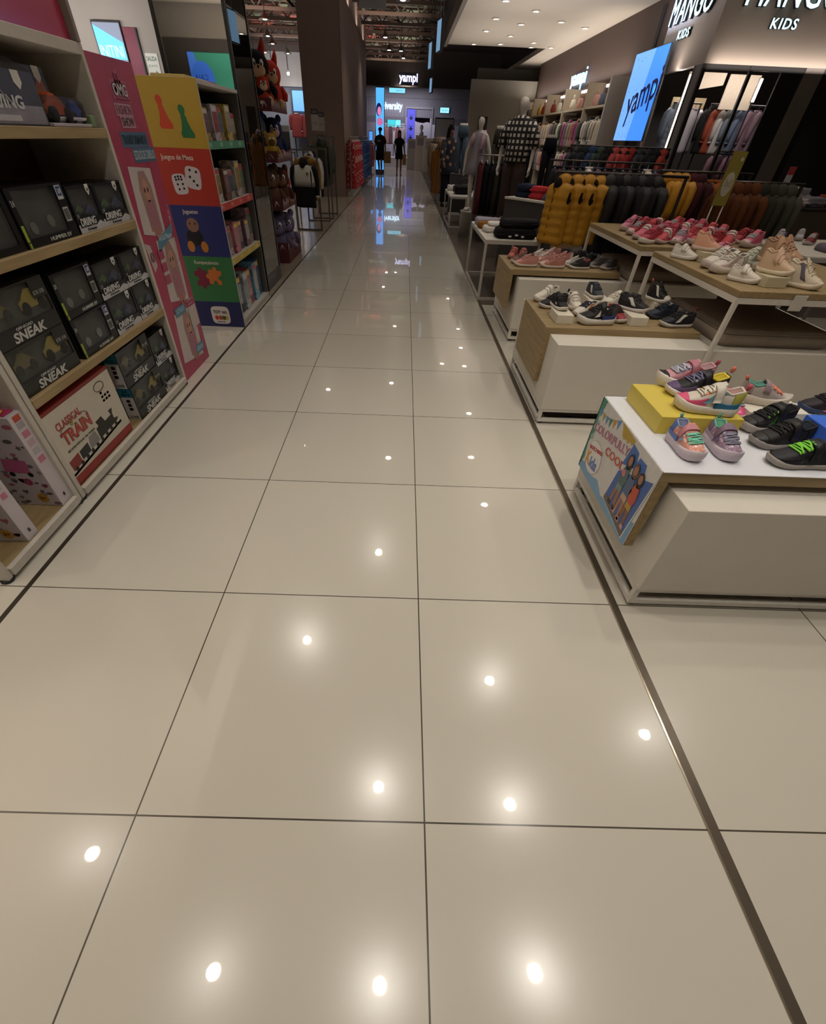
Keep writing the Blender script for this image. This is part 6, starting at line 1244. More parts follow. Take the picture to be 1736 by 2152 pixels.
t = thing('shop_window', 'dark framed shop window with lit blue posters behind the plush tower', 'window', (-4.3, 29.86, 0.3)); b = MB()
for x in (-.65, .0, .65): b.box(x-.03, x+.03, -.03, .03, 0, 2.6)
for z in (0, 1.75, 2.54): b.box(-.62, .62, -.025, .025, z, z+.05)
b.build('frame', mat('2a2a38', .4), t)
for a in (-.61, .05):
    o = rect((a, -.0, 0), FY, .0, .56, 1.82, 2.52, glow('6aa8e8', .55), t, 'lit_poster', .004, False); o = rect((a, -.0, 0), FY, .0, .56, 1.1, 1.72, glow('5a86c8', .4), t, 'lit_poster', .004, False)
for i, x in enumerate((-4.75, -4.2)):
    hang('red and white jersey in the shop window, %s one' % ['left', 'right'][i], 'jersey', 'shirt', 'shirt', .62, .85, x, 29.6, 2.1, R(10), '7a3432', 'c8b8b0', group='jerseys in the shop window')
for i in range(5):
    x = -6.2+.72*i; t = thing('hanging_rod_light', 'dark rod light hanging before the grey fascia, %s from the left' % ORD[i], 'lamp', (x, 28.6, 3.25), 0, 'rod lights by the grey fascia'); MB().tube([(0, 0, 0), (0, 0, 1.6)], .025, 6).build('rod', DARK, t); MB().lathe([(.0, -.02), (.05, -.02), (.05, .06), (0, .06)], n=10).build('lens', LENS, t)

# ------------------------------------------------------------------ far end of the mall
COR = bpy.data.materials.new('corrugated'); COR.use_nodes = True
nt = COR.node_tree; b_ = nt.nodes['Principled BSDF']; wv = nt.nodes.new('ShaderNodeTexWave'); wv.inputs['Scale'].default_value = 3.2; tc = nt.nodes.new('ShaderNodeTexCoord'); nt.links.new(tc.outputs['Object'], wv.inputs['Vector'])
rp = nt.nodes.new('ShaderNodeValToRGB'); rp.color_ramp.elements[0].color = hexc('5c5a64')+(1,); rp.color_ramp.elements[1].color = hexc('8d8a94')+(1,); nt.links.new(wv.outputs['Fac'], rp.inputs[0]); nt.links.new(rp.outputs[0], b_.inputs['Base Color']); b_.inputs['Roughness'].default_value = .5
Y_ = 36.
struct('wall_back.005', MB().box(-2.2, 4.6, Y_, Y_+.15, 2.22, 3.0), COR)
struct('wall_back.006', MB().box(-2.2, .62, Y_, Y_+.1, 1.95, 2.22), mat('6a6670', .6)); struct('wall_back.007', MB().box(2.25, 4.6, Y_, Y_+.1, 1.95, 2.22), mat('6a6670', .6))
struct('wall_back.008', MB().loft([[(-2.2, Y_-.3, 3.0), (4.6, Y_-.3, 3.0), (4.6, Y_+.3, 3.0), (-2.2, Y_+.3, 3.0)], [(-2.2, Y_-.5, 3.42), (4.6, Y_-.5, 3.42), (4.6, Y_+.3, 3.42), (-2.2, Y_+.3, 3.42)]], smooth=False), mat('7d7a82', .7))
struct('wall_back.009', MB().box(-2.2, 4.6, Y_+3.6, Y_+3.8, 0, 3.0), mat('8a8690', .7, scale=2)); struct('wall_back.010', MB().box(-2.4, 6, 36.4, 36.6, 3.42, 4.9), mat('5a5048', .8))
struct('trim_25', MB().box(.62, .70, Y_-.1, Y_+.1, 0, 2.66).box(2.19, 2.27, Y_-.1, Y_+.1, 0, 2.66).box(.70, 2.19, Y_-.1, Y_+.1, 2.58, 2.66), mat('8a8890', .4))
t = thing('shop_lettering', 'glowing Diversity letters on the far corrugated fascia', 'sign', (-.2, Y_-.02, 2.35)); text('Diversity', (-.2, Y_-.02, 2.62), FY, 1.28, .42, glow('c8e4f4', 1.6), t, th=.04, bold=.02)
t = thing('lit_sign', 'pale blue lit directional sign above the glowing letters', 'sign', (.13, 34.5, 3.10)); MB().box(-.46, .46, -.03, .03, 0, .22, .004).build('housing', GREYM, t); rect((0, -.0305, 0), FY, -.44, .44, .02, .20, glow('7fd0e8', 1.3), t, 'lit_face', .002, False); text('PUERTA 1', (.12, -.034, .11), FY, .4, .06, glow('3f7f9a', .5), t, world=False)
for a in (-.4, .4): MB().tube([(a, 0, .2201), (a, 0, 1.79)], .008, 5).build('hanger_rod', DARK, t)
t = thing('lit_sign', 'small pale blue lit sign on the far fascia right of the doorway', 'sign', (2.95, Y_-.01, 2.44)); MB().box(-.28, .28, -.05, -.005, 0, .26, .004).build('housing', GREYM, t); rect((0, -.0505, 0), FY, -.26, .26, .02, .24, glow('8fd8ec', 1.2), t, 'lit_face', .002, False); text('SALIDA', (0, -.054, .13), FY, .36, .08, glow('3f8a9a', .5), t, world=False)
t = thing('promo_screen', 'turquoise lit promotion screen reading 40 under the far letters', 'screen', (-.05, Y_-.06, 1.25)); MB().box(-.4, .42, -.03, .03, .2, .85, .004).build('housing', GREYM, t); MB().prism([(-.38, .22), (.0, .22), (.1, .83), (-.38, .83)], (0, -.031, 0), *FY, .002).build('teal_half', glow('2fa8b0', .9), t); MB().prism([(.02, .22), (.40, .22), (.40, .83), (.12, .83)], (0, -.031, 0), *FY, .002).build('cyan_half', glow('5fc8e8', 1.1), t)
text('40', (.25, -.034, .52), FY, .2, .2, glow('1f4a5a', .4), t, bold=.02, world=False); MB().box(-.02, .02, -.02, .02, -1.25, .2).build('stand', GREYM, t)
t = thing('purple_poster', 'violet lit fashion poster at the left of the far doorway', 'poster', (.98, Y_-.15, 0)); MB().box(-.24, .24, -.02, .02, 1.1, 2.55, .003).build('panel', glow('4a4ab8', .55), t); MB().box(-.02, .02, -.02, .02, 0, 1.0995).build('stand', GREYM, t)
for z, s_ in ((2.2, .12), (1.75, .13), (1.35, .12)): MB().prism([(-s_, 0), (0, -.12), (s_, 0), (.03, .03), (s_*.8, .16), (0, .06), (-s_*.8, .16), (-.03, .03)], (0, -.0205, z), *FY, .002).build('poster_figure', mat('1a1830', .5), t)
t = thing('dark_banner', 'black banner with white lettering inside the far doorway', 'banner', (1.62, Y_+.5, 2.0)); MB().prism([(-.52, .12), (-.25, .04), (.1, .0), (.35, .06), (.52, .02), (.52, .62), (-.52, .62)], (0, 0, 0), *FY, .03).build('banner_cloth', mat('1d1b20', .7), t); text('UNIVERSITY', (0, -.032, .35), FY, .8, .09, mat('8a8890', .5), t, world=False)
for a in (-.45, .45): MB().tube([(a, 0, .6201), (a, 0, 1.42)], .006, 5).build('hanger_cord', DARK, t)
b = thing('store_platform', 'low white platform under the far shop window', 'platform', (.35, Y_-.9, 0)); MB().box(-1.4, 1.1, -.4, .5, 0, .46, .01).build('platform_body', mat('b4b0b0', .5), b)
for i in range(7): hang('rosy brown garment on the far shop window rail, %s from the left' % ORD[i], 'garment', 'garment', 'shirt', .42, .75, -.9+.22*i, Y_-.45, 1.85, R(5*(i % 3)-5), ['7a5a5c', '6a4a50', '8a6a68', '5a4248', 'b8b0b0', '7a5058', '94868a'][i], group='garments in the far shop window')
rail_rack('far shop window rail above the low platform', ((-1.05, Y_-.45), (.7, Y_-.45)), 1.85, [(-1.04, Y_-.43), (.69, Y_-.43)], '8a8690')
t = thing('poster_stand', 'white poster stand reading 50 at the right of the far doorway', 'sign', (2.72, 31.5, 0)); MB().box(-.5, .5, -.03, .03, .35, 2.15, .006).build('frame', mat('3a383c', .4), t); rect((0, -.0305, 0), FY, -.46, .46, .40, 2.1, mat('b0aeb0', .5, scale=3, amt=.1), t, 'poster_face', .002, False); text('50', (.12, -.034, 1.05), FY, .36, .3, mat('6a686c', .5), t, world=False)
for a in (-.4, .4): MB().box(a-.02, a+.02, -.15, .15, 0, .3495).build('leg', GREYM, t)
for i, (x, y, h_, c, n_) in enumerate([(1.55, 32.5, 1.45, 'b8aca0', 'tall beige'), (1.10, 33.5, 1.3, 'a8a09a', 'low grey'), (1.95, 30.5, 1.35, 'b0a498', 'wide cream')]):
    t = thing('display_counter', '%s display counter in the distance before the far doorway' % n_, 'counter', (x, y, 0)); MB().box(-.3, .3, -.2, .2, 0, h_, .01).build('counter_body', mat(c, .5), t); rect((0, -.2005, h_), FY, -.2, .2, -.4, -.1, mat('8a8288', .5), t, 'printed_card', .001, False)
t = thing('mannequin_bust', 'small white mannequin head on the tall beige counter far away', 'mannequin', (1.55, 32.5, 1.4505)); MB().loft([[(r_*cos(q), r_*sin(q), z) for q in [2*pi*k/14 for k in range(14)]] for z, r_ in ((0, .1), (.05, .13), (.12, .05), (.2, .05), (.26, .09), (.36, .09), (.42, .04))]).build('bust', MANQ, t)
cols_ = ['8a7a78', 'b0a090', '5f4e48', 'c0b4a0', '3f3638', '9a7a50', '70605a', 'b8a898', '4a3a34', 'a08a70']
rail_rack('long clothes rail of beige coats at the right aisle edge', ((1.78, 16.6), (1.78, 22.5)), 1.35, [(1.78, 16.62), (1.78, 22.48)], '8a8680', ax='y', foot=.15)
for i in range(14): hang('beige toned coat, %s from the near end of the right aisle rail' % ORD[i], 'coat', 'coat', 'coat', .42, .92, 1.80, 16.75+.41*i, 1.35, R(-10+6*(i % 3)), cols_[i % 10], group='coats on the right aisle rail')
rail_rack('clothes rail of brown scarves and jackets beside the floral blouse', ((1.64, 15.5), (1.64, 16.5)), 1.25, [(1.64, 15.52), (1.64, 16.48)], '8a8680', ax='y', foot=.13)
for i, (c, n_) in enumerate([('8a5a28', 'ochre brown'), ('6a4420', 'brown'), ('1c1a1d', 'black'), ('94682e', 'ochre brown')]): hang('%s long garment, %s on the rail by the floral blouse' % (n_, ORD[i]), 'coat', 'coat', 'coat', .34, .95, 1.655, 15.62+.24*i, 1.25, R(-8+6*(i % 3)), c, group='brown garments by the floral blouse')
# LED pillar, hanging signs
t = thing('led_pillar', 'tall bright blue LED screen with a woman\'s picture at the left aisle edge', 'screen', (-.56, 28.4, 0)); MB().box(-.21, .21, -.1, .1, 0, 3.0, .005).build('housing', mat('3a3a4a', .3), t)
rect((0, -.1005, 0), FY, -.19, .19, .15, 2.95, glow('4a9cf0', 1.5), t, 'lit_face', .002, False); MB().disc(-.05, 2.25, (0, -.104, 0), *FY, .002, .13, .22).build('picture_hair', glow('2a2050', .6), t); MB().disc(-.03, 2.2, (0, -.107, 0), *FY, .002, .09, .15).build('picture_face', glow('e08ab8', .9), t); MB().disc(.0, 1.85, (0, -.104, 0), *FY, .002, .15, .14).build('picture_shoulder', glow('d878a8', .8), t)
t = thing('hanging_sign', 'glowing white yampi letters hanging over the far aisle', 'sign', (.72, 24, 2.82)); text('yampi', (.72, 24, 2.97), FY, .72, .30, glow('cfd0f4', 1.6), t, th=.04, bold=.03); MB().box(-.38, .38, .01, .03, -.02, .32).build('back_plate', BLACK, t)
for a in (-.3, .3): MB().tube([(a, .02, .32), (a, .02, 2.07)], .008, 5).build('hanger_rod', DARK, t)
for i, (x, y, z0, z1_) in enumerate([(1.36, 14.0, 2.72, 3.2), (1.36, 19, 2.85, 3.4), (1.6, 23.5, 2.6, 3.0)]):
    t = thing('hanging_screen', 'thin pale blue screen hung edge-on by the white ceiling, %s one' % ['nearest', 'middle', 'farthest'][i], 'screen', (x, y, z0), R(-80), 'edge-on screens by the white ceiling')
    MB().box(-.2, .2, -.03, .03, 0, z1_-z0, .005).build('housing', BLACK, t); rect((0, -.0305, 0), FY, -.19, .19, .02, z1_-z0-.02, glow('8ab8e0', .55), t, 'lit_face', .002, False)
    for a in (-.15, .15): MB().tube([(a, 0, z1_-z0), (a, 0, 4.89-z0)], .01, 5).build('hanger_rod', DARK, t)
t = thing('arrow_sign', 'dark hanging mall sign with a white arrow under the open ceiling', 'sign', (-.15, 15.0, 3.42)); MB().box(-.3, .3, -.03, .03, 0, .5, .004).build('board', mat('8d8a86', .5), t); rect((0, -.0305, 0), FY, -.27, .27, .16, .46, mat('2a282a', .5), t, 'dark_field', .001, False); MB().prism([(-.2, .28), (.08, .28), (.08, .22), (.2, .31), (.08, .40), (.08, .34), (-.2, .34)], (0, -.032, 0), *FY, .001).build('arrow', mat('c8c4c0', .5), t)
for a in (-.25, .25): MB().tube([(a, 0, .5), (a, 0, 1.47)], .008, 5).build('hanger_rod', DARK, t)
# ------------------------------------------------------------------ right: boutique wall with shelves and screen
struct('wall_right.001', MB().box(5.72, 5.9, 12.6, 24.0, 0, 3.5), mat('5f4a40', .6, kind='vstripe', scale=2., h2='4a3830'))
struct('wall_back.011', MB().box(3.15, 5.71, 24.0, 24.15, 0, 3.05), mat('a39c90', .85, scale=1.))
struct('door_1', MB().box(3.6, 3.95, 23.96, 23.999, 0, 2.05), mat('3a3230', .6))
t = thing('wall_screen', 'big tilted-looking bright blue wall screen reading yampi', 'screen', (5.46, 12.5, 1.46)); MB().box(0, .05, -.81, .81, -.01, 1.30, .005).build('housing', mat('4a5a6a', .4), t)
rect((-.0005, .80, 0), FN, 0, 1.60, 0, 1.29, glow('3f86ec', 1.15), t, 'lit_face', .002, False)
MB().prism([(0, 0), (.75, 0), (.98, 1.29), (0, 1.29)], (-.003, .80, 0), *FN, .002).build('pale_blue_area', glow('6aa0f4', 1.2), t)
rn = random.Random(9)
for i in range(42):
    a, b_ = .04+.75*rn.random(), .03+1.22*rn.random(); s_ = rn.uniform(.008, .02)
    MB().prism([(a, b_), (a+s_, b_+s_*.4), (a+s_*.6, b_+s_*1.4)], (-.0055, .80, 0), *FN, .002).build('confetti', glow('1c2a6a', .5), t)
MB().box(.0505, .13, -.1, .1, .3, 1.0).build('bracket', BLACK, t)
text('yampi', (-.008, .80-1.0, .62), ((0, -cos(.2), sin(.2)), (0, sin(.2), cos(.2))), 1.45, .55, glow('141c50', .3), t, th=.003, bold=.01, world=False)
MB().disc(1.5, .72, (-.008, .80, 0), *FN, .003, .03, .06).build('cyan_dot', glow('5fd0f0', 1.2), t)
t = thing('shop_lettering', 'white glowing yampi letters on the dark wooden wall', 'sign', (5.71, 18.2, 2.5)); text('yampi', (5.68, 18.2, 2.72), FN, 1.5, .42, glow('a8d4f8', 1.1), t, th=.03, bold=.0)
CRM = mat('b5a894', .6); ug = []
for i, y in enumerate((14.0, 15.65, 17.75, 20.0, 22.0, 23.9)): struct('trim_%d' % (30+i), MB().box(5.28, 5.71, y-.04, y+.04, 0, 2.5), CRM)
gp = ['c8bca8', 'b89a88', 'd0c8bc', 'a05a80', '8a8a80', 'c89a80', '4f5a4c', 'b8b0a8', '6a5a58', 'd4ccc4', '988898', '3a3a40', 'b86a90', 'cbb890', '5a6a58']
nmc = {'c8bca8': 'cream', 'b89a88': 'dusty peach', 'd0c8bc': 'ivory', 'a05a80': 'magenta', '8a8a80': 'grey', 'c89a80': 'apricot', '4f5a4c': 'forest green', 'b8b0a8': 'stone', '6a5a58': 'brown', 'd4ccc4': 'off-white', '988898': 'lilac', '3a3a40': 'charcoal', 'b86a90': 'pink', 'cbb890': 'sand', '5a6a58': 'moss green'}
for bi, (ya, yb) in enumerate(((14.05, 15.6), (15.7, 17.7), (17.8, 19.95), (20.05, 21.95), (22.05, 23.85))):
    bn = ['nearest', 'second', 'third', 'fourth', 'farthest'][bi]
    t = thing('wall_shelf', 'cream wall shelf over two clothes rails in the %s bay of the boutique' % bn, 'shelf', (5.5, (ya+yb)/2, 0))
    MB().box(5.3, 5.715, ya, yb, 2.02, 2.06, .002).build('shelf_board', CRM, t, True)
    for z in (1.88, 1.24): MB().tube([(5.42, ya, z), (5.42, yb, z)], .012, 6).build('rail', GREYM, t, True)
    MB().box(5.68, 5.7, ya+.1, yb-.1, 2.42, 2.47).build('added_light_strip', glow('fff0dc', 6), t, True)  # glowing strip added to light the boutique bay
    for ri, z in enumerate((1.88, 1.24)):
        n_ = 7 if bi < 3 else 6
        for k in range(n_):
            c = gp[(k*2+bi*3+ri*5+(k//3)) % 15]
            hang('%s garment, %s on the %s rail of the %s boutique bay' % (nmc[c], ORD[k], ['upper', 'lower'][ri], bn), 'garment', 'garment', ['shirt', 'jacket', 'hoodie'][(k+bi) % 3], .36, .5, 5.40, ya+.16+(yb-ya-.3)*k/(n_-1), z, R(8*((k+ri) % 3)-30), c, group='garments on the boutique wall rails')
    for k in range(3):
        y = ya+.3+(yb-ya-.6)*k/2; c = ['b8983c', '5a6478', 'c89a90', 'c8c0b0', '8a3a34'][(k+bi) % 5]
        t = thing('handbag', '%s bag standing on the shelf of the %s boutique bay, %s one' % ({'b8983c': 'mustard', '5a6478': 'slate blue', 'c89a90': 'rose', 'c8c0b0': 'cream', '8a3a34': 'brick red'}[c], bn, ORD[k]), 'bag', (5.46, y, 2.0605), R(90))
        MB().loft([[(a*math.copysign(abs(cos(q))**.5, cos(q)), b_*sin(q), z) for q in [2*pi*i/16 for i in range(16)]] for z, a, b_ in ((0, .12, .06), (.1, .13, .07), (.2, .1, .05), (.22, .08, .03))]).build('bag_body', fab(c), t); MB().tube([(-.06, 0, .21), (-.04, 0, .31), (.04, 0, .31), (.06, 0, .21)], .008, 6).build('handle', fab(c), t)
# low fixtures in the boutique: dark bags and hats table, red and dark jackets
metal_table('white metal gondola with hats before the boutique shelves', 4.2, 5.0, 10.2, 11.3, 1.0)
for i in range(6):
    t = thing('sun_hat', 'hat on the white gondola before the big blue screen, %s from the left' % ORD[i], 'hat', (4.28+.13*i, 10.45+.1*(i % 2), 1.0005), 0, 'hats on the white gondola')
    MB().loft([[(r_*cos(q), r_*sin(q), z) for q in [2*pi*k/16 for k in range(16)]] for z, r_ in ((0, .10), (.012, .10), (.02, .06), (.07, .055), (.09, .03))]).build('hat_body', fab(['c8c0b8', 'b89a50', 'c88a78', '8a90a0', '7a8a70', 'c0b8a8'][i]), t)
rail_rack('clothes rail with red and navy padded jackets before the boutique', ((3.3, 9.0), (4.9, 9.0)), 1.36, [(3.32, 9.0), (4.88, 9.0)], '4a4440')
for i, (c, n_, k) in enumerate([('1b1b20', 'black', 'puffer'), ('22242c', 'navy', 'coat'), ('2a3a5a', 'blue', 'hoodie'), ('3a4a44', 'dark green', 'hoodie'), ('1d1c20', 'black', 'coat'), ('9a3434', 'red', 'puffer'), ('a63c38', 'red', 'puffer'), ('8f2f30', 'red', 'hoodie'), ('20222a', 'navy', 'puffer'), ('1c1e26', 'navy', 'puffer'), ('23252e', 'navy', 'coat'), ('a04038', 'red', 'coat')]):
    hang('%s padded jacket, %s from the left on the rail before the boutique' % (n_, ORD[i]), 'jacket', 'jacket', k, .4, .55, 3.42+.127*i, 9.0, 1.36, R(40)+R(8*(i % 3)), c, group='padded jackets before the boutique')
rail_rack('clothes rail with white hangers and dark tops behind the mustard vests', ((2.75, 7.9), (4.4, 7.9)), 1.2, [(2.77, 7.9), (4.38, 7.9)], '4a4440')
for i in range(13): hang('dark top on a white hanger, %s from the left behind the mustard vests' % ORD[i], 'top_garment', 'top', 'shirt', .38, .5, 2.85+.12*i, 7.9, 1.2, R(70)+R(6*(i % 3)), ['232026', '2c2a30', '3a2a30', '1d1c22', 'c8c0bc', '4a4450', '24222a'][i % 7], group='dark tops on white hangers', hg=mat('c8c4c4', .4))
# ------------------------------------------------------------------ children's shop with the dark glass front on the right
FAS = mat('a59a90', .8, scale=2, amt=.04); mx, my = 5.6, 10.42
struct('wall_right.002', MB().box(mx, mx+.12, my, 12.42, 2.40, 3.5), FAS); struct('wall_right.003', MB().box(mx+.12, 11.5, my, my+.12, 2.40, 3.5), FAS)
struct('wall_right.004', MB().box(mx+.1, 11.5, 13.1, 13.25, 0, 3.4), mat('26221f', .7)); struct('wall_right.005', MB().box(mx+.02, mx+.1, 12.3, 12.42, 0, 2.4), mat('201d1c', .5)); struct('floor.003', MB().box(mx, 11.5, my, 13.1, .001, .01), mat('2a2624', .3))
struct('trim_40', MB().box(mx+.005, mx+.03, 10.47, 10.70, 0, 2.399), mat('77706c', .6)); struct('trim_41', MB().box(7.33, 7.64, my+.002, my+.04, 0, 2.399), mat('77706c', .6))
b = MB()
for bx in ((mx, mx+.06, my, my+.06), (6.40, 6.45, my, my+.05), (6.95, 7.33, my+.02, my+.06), (7.641, 7.75, my, my+.06), (mx, mx+.05, 10.70, 10.76)): b.box(bx[0], bx[1], bx[2], bx[3], 0, 2.399)
struct('trim_42', b, BLACK); struct('trim_43', MB().box(mx+.06, 11.5, my+.01, my+.05, 2.34, 2.399), BLACK)
for nm, pl in (('a', [(5.75, 2.12), (6.42, 2.22), (6.42, 2.37), (5.75, 2.37)]), ('b', [(6.5, 1.92), (7.05, 1.92), (7.05, 2.36), (6.5, 2.36)])):
    struct('trim_%s' % {'a': 44, 'b': 45}[nm], MB().prism(pl, (0, 11.2, 0), *FY, .03), mat('c4b8a8', .6))
struct('trim_46', MB().prism([(5.95, 1.84), (6.6, 1.84), (6.6, 2.1), (5.95, 2.1)], (0, 12.0, 0), *FY, .03), mat('9a8a6c', .6))
for i, (x, y, z0, z1_, n_) in enumerate([(5.70, 11.0, 1.2, 2.33, 'behind the left glass face'), (7.06, 11.15, 2.02, 2.33, 'right of the denim jacket'), (7.95, 10.9, .8, 1.32, 'at the far right of the dark shop'), (5.98, 11.9, 1.5, 2.0, 'behind the red hoodie')]):
    t = thing('led_strip_light', 'vertical glowing LED strip %s' % n_, 'light', (x, y, z0)); MB().box(-.03, .03, .0, .03, 0, z1_-z0).build('channel', GREYM, t); MB().box(-.022, .022, -.012, -.0005, .01, z1_-z0-.01).build('strip', glow('ffe6d4', 9), t); MB().box(-.01, .01, .005, .025, -z0+.011, -.0005).build('stand', BLACK, t)
rail_rack('clothes rail inside the dark glass-fronted shop, left window', ((5.80, 11.55), (6.35, 11.55)), 2.0, [(5.82, 11.55), (6.33, 11.55)], '3a3634')
rail_rack('clothes rail inside the dark glass-fronted shop, front window', ((6.5, 11.5), (7.75, 11.5)), 2.0, [(6.52, 11.5), (7.73, 11.5)], '3a3634')
for i, (x, y, c, n_, k) in enumerate([(5.92, 11.55, '6a7688', 'blue grey quilted puffer', 'puffer'), (6.08, 11.55, '8a94a4', 'pale blue hoodie', 'hoodie'), (6.24, 11.55, 'a8a4ac', 'light grey sweatshirt', 'shirt'), (6.6, 11.5, '1d1b1e', 'black hoodie', 'hoodie'), (6.76, 11.5, '8a4434', 'rust red hoodie', 'hoodie'), (6.92, 11.5, 'b0aeb0', 'white long-sleeved shirt', 'shirt'), (7.08, 11.5, '6a7480', 'grey blue shirt', 'shirt'), (7.26, 11.5, '66748c', 'denim jacket', 'jacket'), (7.44, 11.5, '927886', 'mauve cardigan', 'jacket'), (7.62, 11.5, '8a7480', 'mauve pullover', 'shirt')]):
    hang('%s hanging inside the dark glass-fronted shop' % n_, 'garment', 'garment', k, .5, .62, x, y, 2.0, R(28), c, group=None)
for i in range(5): hang('dim pink and purple top low in the dark shop, %s from the left' % ORD[i], 'garment', 'garment', 'shirt', .45, .5, 6.95+.15*i, 11.35, 1.36, R(30), ['8a6a78', '4a3a44', '94707f', '5a4450', '7a5a68'][i], group='dim tops low in the dark shop')
rail_rack('lower clothes rail inside the dark shop', ((6.85, 11.35), (7.7, 11.35)), 1.36, [(6.86, 11.35), (7.69, 11.35)], '3a3634')
def msign(label, fr_, o_, w_, base):
    t = thing('shop_sign', label, 'sign', base); a, u = Vector(fr_[0]), Vector(fr_[1]); n = a.cross(u); o_ = Vector(o_)
    text('MANGO', o_+u*.02, fr_, w_, .34, mat('26242a', .4), t, 'letter_body', th=.05, sp=1.05); text('MANGO', o_+u*.02+n*.052, fr_, w_*.985, .325, glow('b8e8f4', 3.0), t, 'lit_face', th=.004, bold=.0, sp=1.05)
    text('KIDS', o_-u*.30, fr_, w_*.28, .115, mat('26242a', .4), t, 'letter_body', th=.04, bold=.02, sp=1.2); text('KIDS', o_-u*.30+n*.042, fr_, w_*.275, .11, glow('b8e8f4', 3.0), t, 'lit_face', th=.004, bold=.01, sp=1.2)
msign('glowing MANGO KIDS letters on the fascia side facing the aisle', FN, (mx, 11.54, 3.14), 1.55, (mx, 11.54, 2.7))
msign('glowing MANGO KIDS letters on the fascia front at the top right corner', FY, (6.62, my, 3.14), 1.5, (6.62, my, 2.7))
# ------------------------------------------------------------------ far right: folded clothes counter and shoe table
ct2 = thing('display_counter', 'dark counter with folded clothes at the frame\'s right edge', 'counter', (5.0, 5.95, 0)); MB().box(-.62, .62, -.4, .4, 0, .935, .004).build('body', mat('3d332c', .6), ct2); MB().box(-.63, .63, -.41, .41, .9355, .955, .002).build('counter_top', mat('2a2523', .4), ct2)
for i, (x, y, c, n_, h_) in enumerate([(4.68, 5.75, '262a3c', 'navy'), (4.66, 5.98, 'a89aa8', 'lilac grey'), (4.92, 5.70, 'b8a8ac', 'pale pink'), (5.12, 5.74, '6a6870', 'grey'), (5.34, 5.76, '7a2c24', 'rust'), (5.1, 6.0, '8a8a94', 'light grey'), (4.9, 6.02, '4a2a34', 'wine')] and [(4.68, 5.75, '262a3c', 'navy', .11), (4.66, 5.98, 'a89aa8', 'lilac grey', .14), (4.93, 5.70, 'b8a8ac', 'pale pink', .07), (5.15, 5.72, '6a6870', 'grey', .08), (5.38, 5.76, '7a2c24', 'rust red', .10), (5.12, 6.0, '8a8a94', 'light grey', .14), (4.9, 6.02, '4a2a34', 'wine red', .12)]):
    folded('%s folded garment on the dark counter at the right edge' % n_, 'folded clothes', 'folded_shirt', x, y, .9555, .21, .2, h_, c, .1*(i % 3), 'folded garments on the right counter')
t = thing('tag_stand', 'red and white vertical tag on a thin stand before the dark shop', 'sign', (5.02, 6.1, .9555)); MB().tube([(0, 0, 0), (0, 0, .1)], .006, 6).build('stem', GREYM, t); MB().box(-.035, .035, -.004, .004, .1, .30, .001).build('white_card', mat('b4b0b4', .5), t); MB().box(-.036, .036, -.0045, .0045, .24, .31, .001).build('red_top', mat('a03a3c', .5), t)
text('2x1', (0, -.0042, .17), FY, .04, .03, mat('5a5660', .5), t, world=False); MB().lathe([(.04, 0), (.04, .006), (0, .008)]).build('base', GREYM, t)
metal_table('pale grey metal table with a pile of purple shoes at the right edge', 4.05, 5.2, 3.95, 4.95, .76, 'a8a2a0')
rn = random.Random(4)
for i, (x, y, c, n_) in enumerate([(4.14, 4.55, '5a4a6a', 'violet'), (4.27, 4.7, 'c8c0bc', 'white'), (4.20, 4.85, '6a3a40', 'wine red'), (4.44, 4.55, '7a2c30', 'dark red'), (4.52, 4.78, 'b8b4bc', 'silver'), (4.36, 4.87, '4a4a60', 'slate'), (4.64, 4.5, '9a96a8', 'lavender')]):
    shoe('%s trainer on the pale grey table at the right edge' % n_, x, y, .7605, -140+15*(i % 3), .19, 'slim', cfg('b0a8a4', c, '3a3438', laces='b8b0b4'), 'trainers on the pale grey table')
folded('purple grey folded top at the pale grey table front', 'folded clothes', 'folded_shirt', 4.55, 4.2, .7605, .4, .3, .05, '6a6470')
# ------------------------------------------------------------------ indirect light of the shops (added unseen fill lamps in open space; uplights under the fascia)
def fill_area(x, y, z, sx, sy, p, col=(1, .92, .84), d=(0, 0, 1)):
    l = bpy.data.lights.new('fill_lamp', 'AREA'); l.shape = 'RECTANGLE'; l.size = sx; l.size_y = sy; l.energy = p; l.color = col
    o = bpy.data.objects.new('fill_lamp', l); COL.objects.link(o); o.location = (x, y, z); o.rotation_euler = Vector(d).to_track_quat('-Z', 'Y').to_euler(); return o
fill_area(5.45, 19, 2.56, .3, 9.5, 60); fill_area(5.2, 12.0, 2.9, .3, 1.2, 25, (.6, .7, 1))
fill_area(3.6, 7.2, 2.2, 2.6, 2.6, 34); fill_area(3.2, 3.2, 2.3, 2.0, 2.0, 25); fill_area(3.2, 13.5, 2.2, 2.4, 4, 40); fill_area(3.2, 18, 2.2, 2.4, 4, 36)
fill_area(-1.1, 2.1, 2.4, .3, 1.6, 40); fill_area(-5.5, 10, 3.0, 3, 4, 60); fill_area(-5.6, 19.5, 2.8, 3, 3, 90); fill_area(-8.6, 12, 2.6, 1.2, 6, 150); fill_area(-6.2, 12.6, 2.6, 3, .3, 40, (1, .92, .88), (0, 1, .15)); fill_area(-3.2, .5, 2.6, 1.5, 3, 60); fill_area(-3.6, -3.2, 2.4, 2, 2, 110); fill_area(-3.2, -3.6, 2.2, 2, .3, 35, (1, .92, .84), (0, -1, .2))
fill_area(mx-.10, 11.4, 2.36, .06, 1.9, 7, (1, .86, .76), (.25, 0, 1)); fill_area(8.2, my-.10, 2.36, 5, .06, 17, (1, .86, .76), (0, .25, 1))
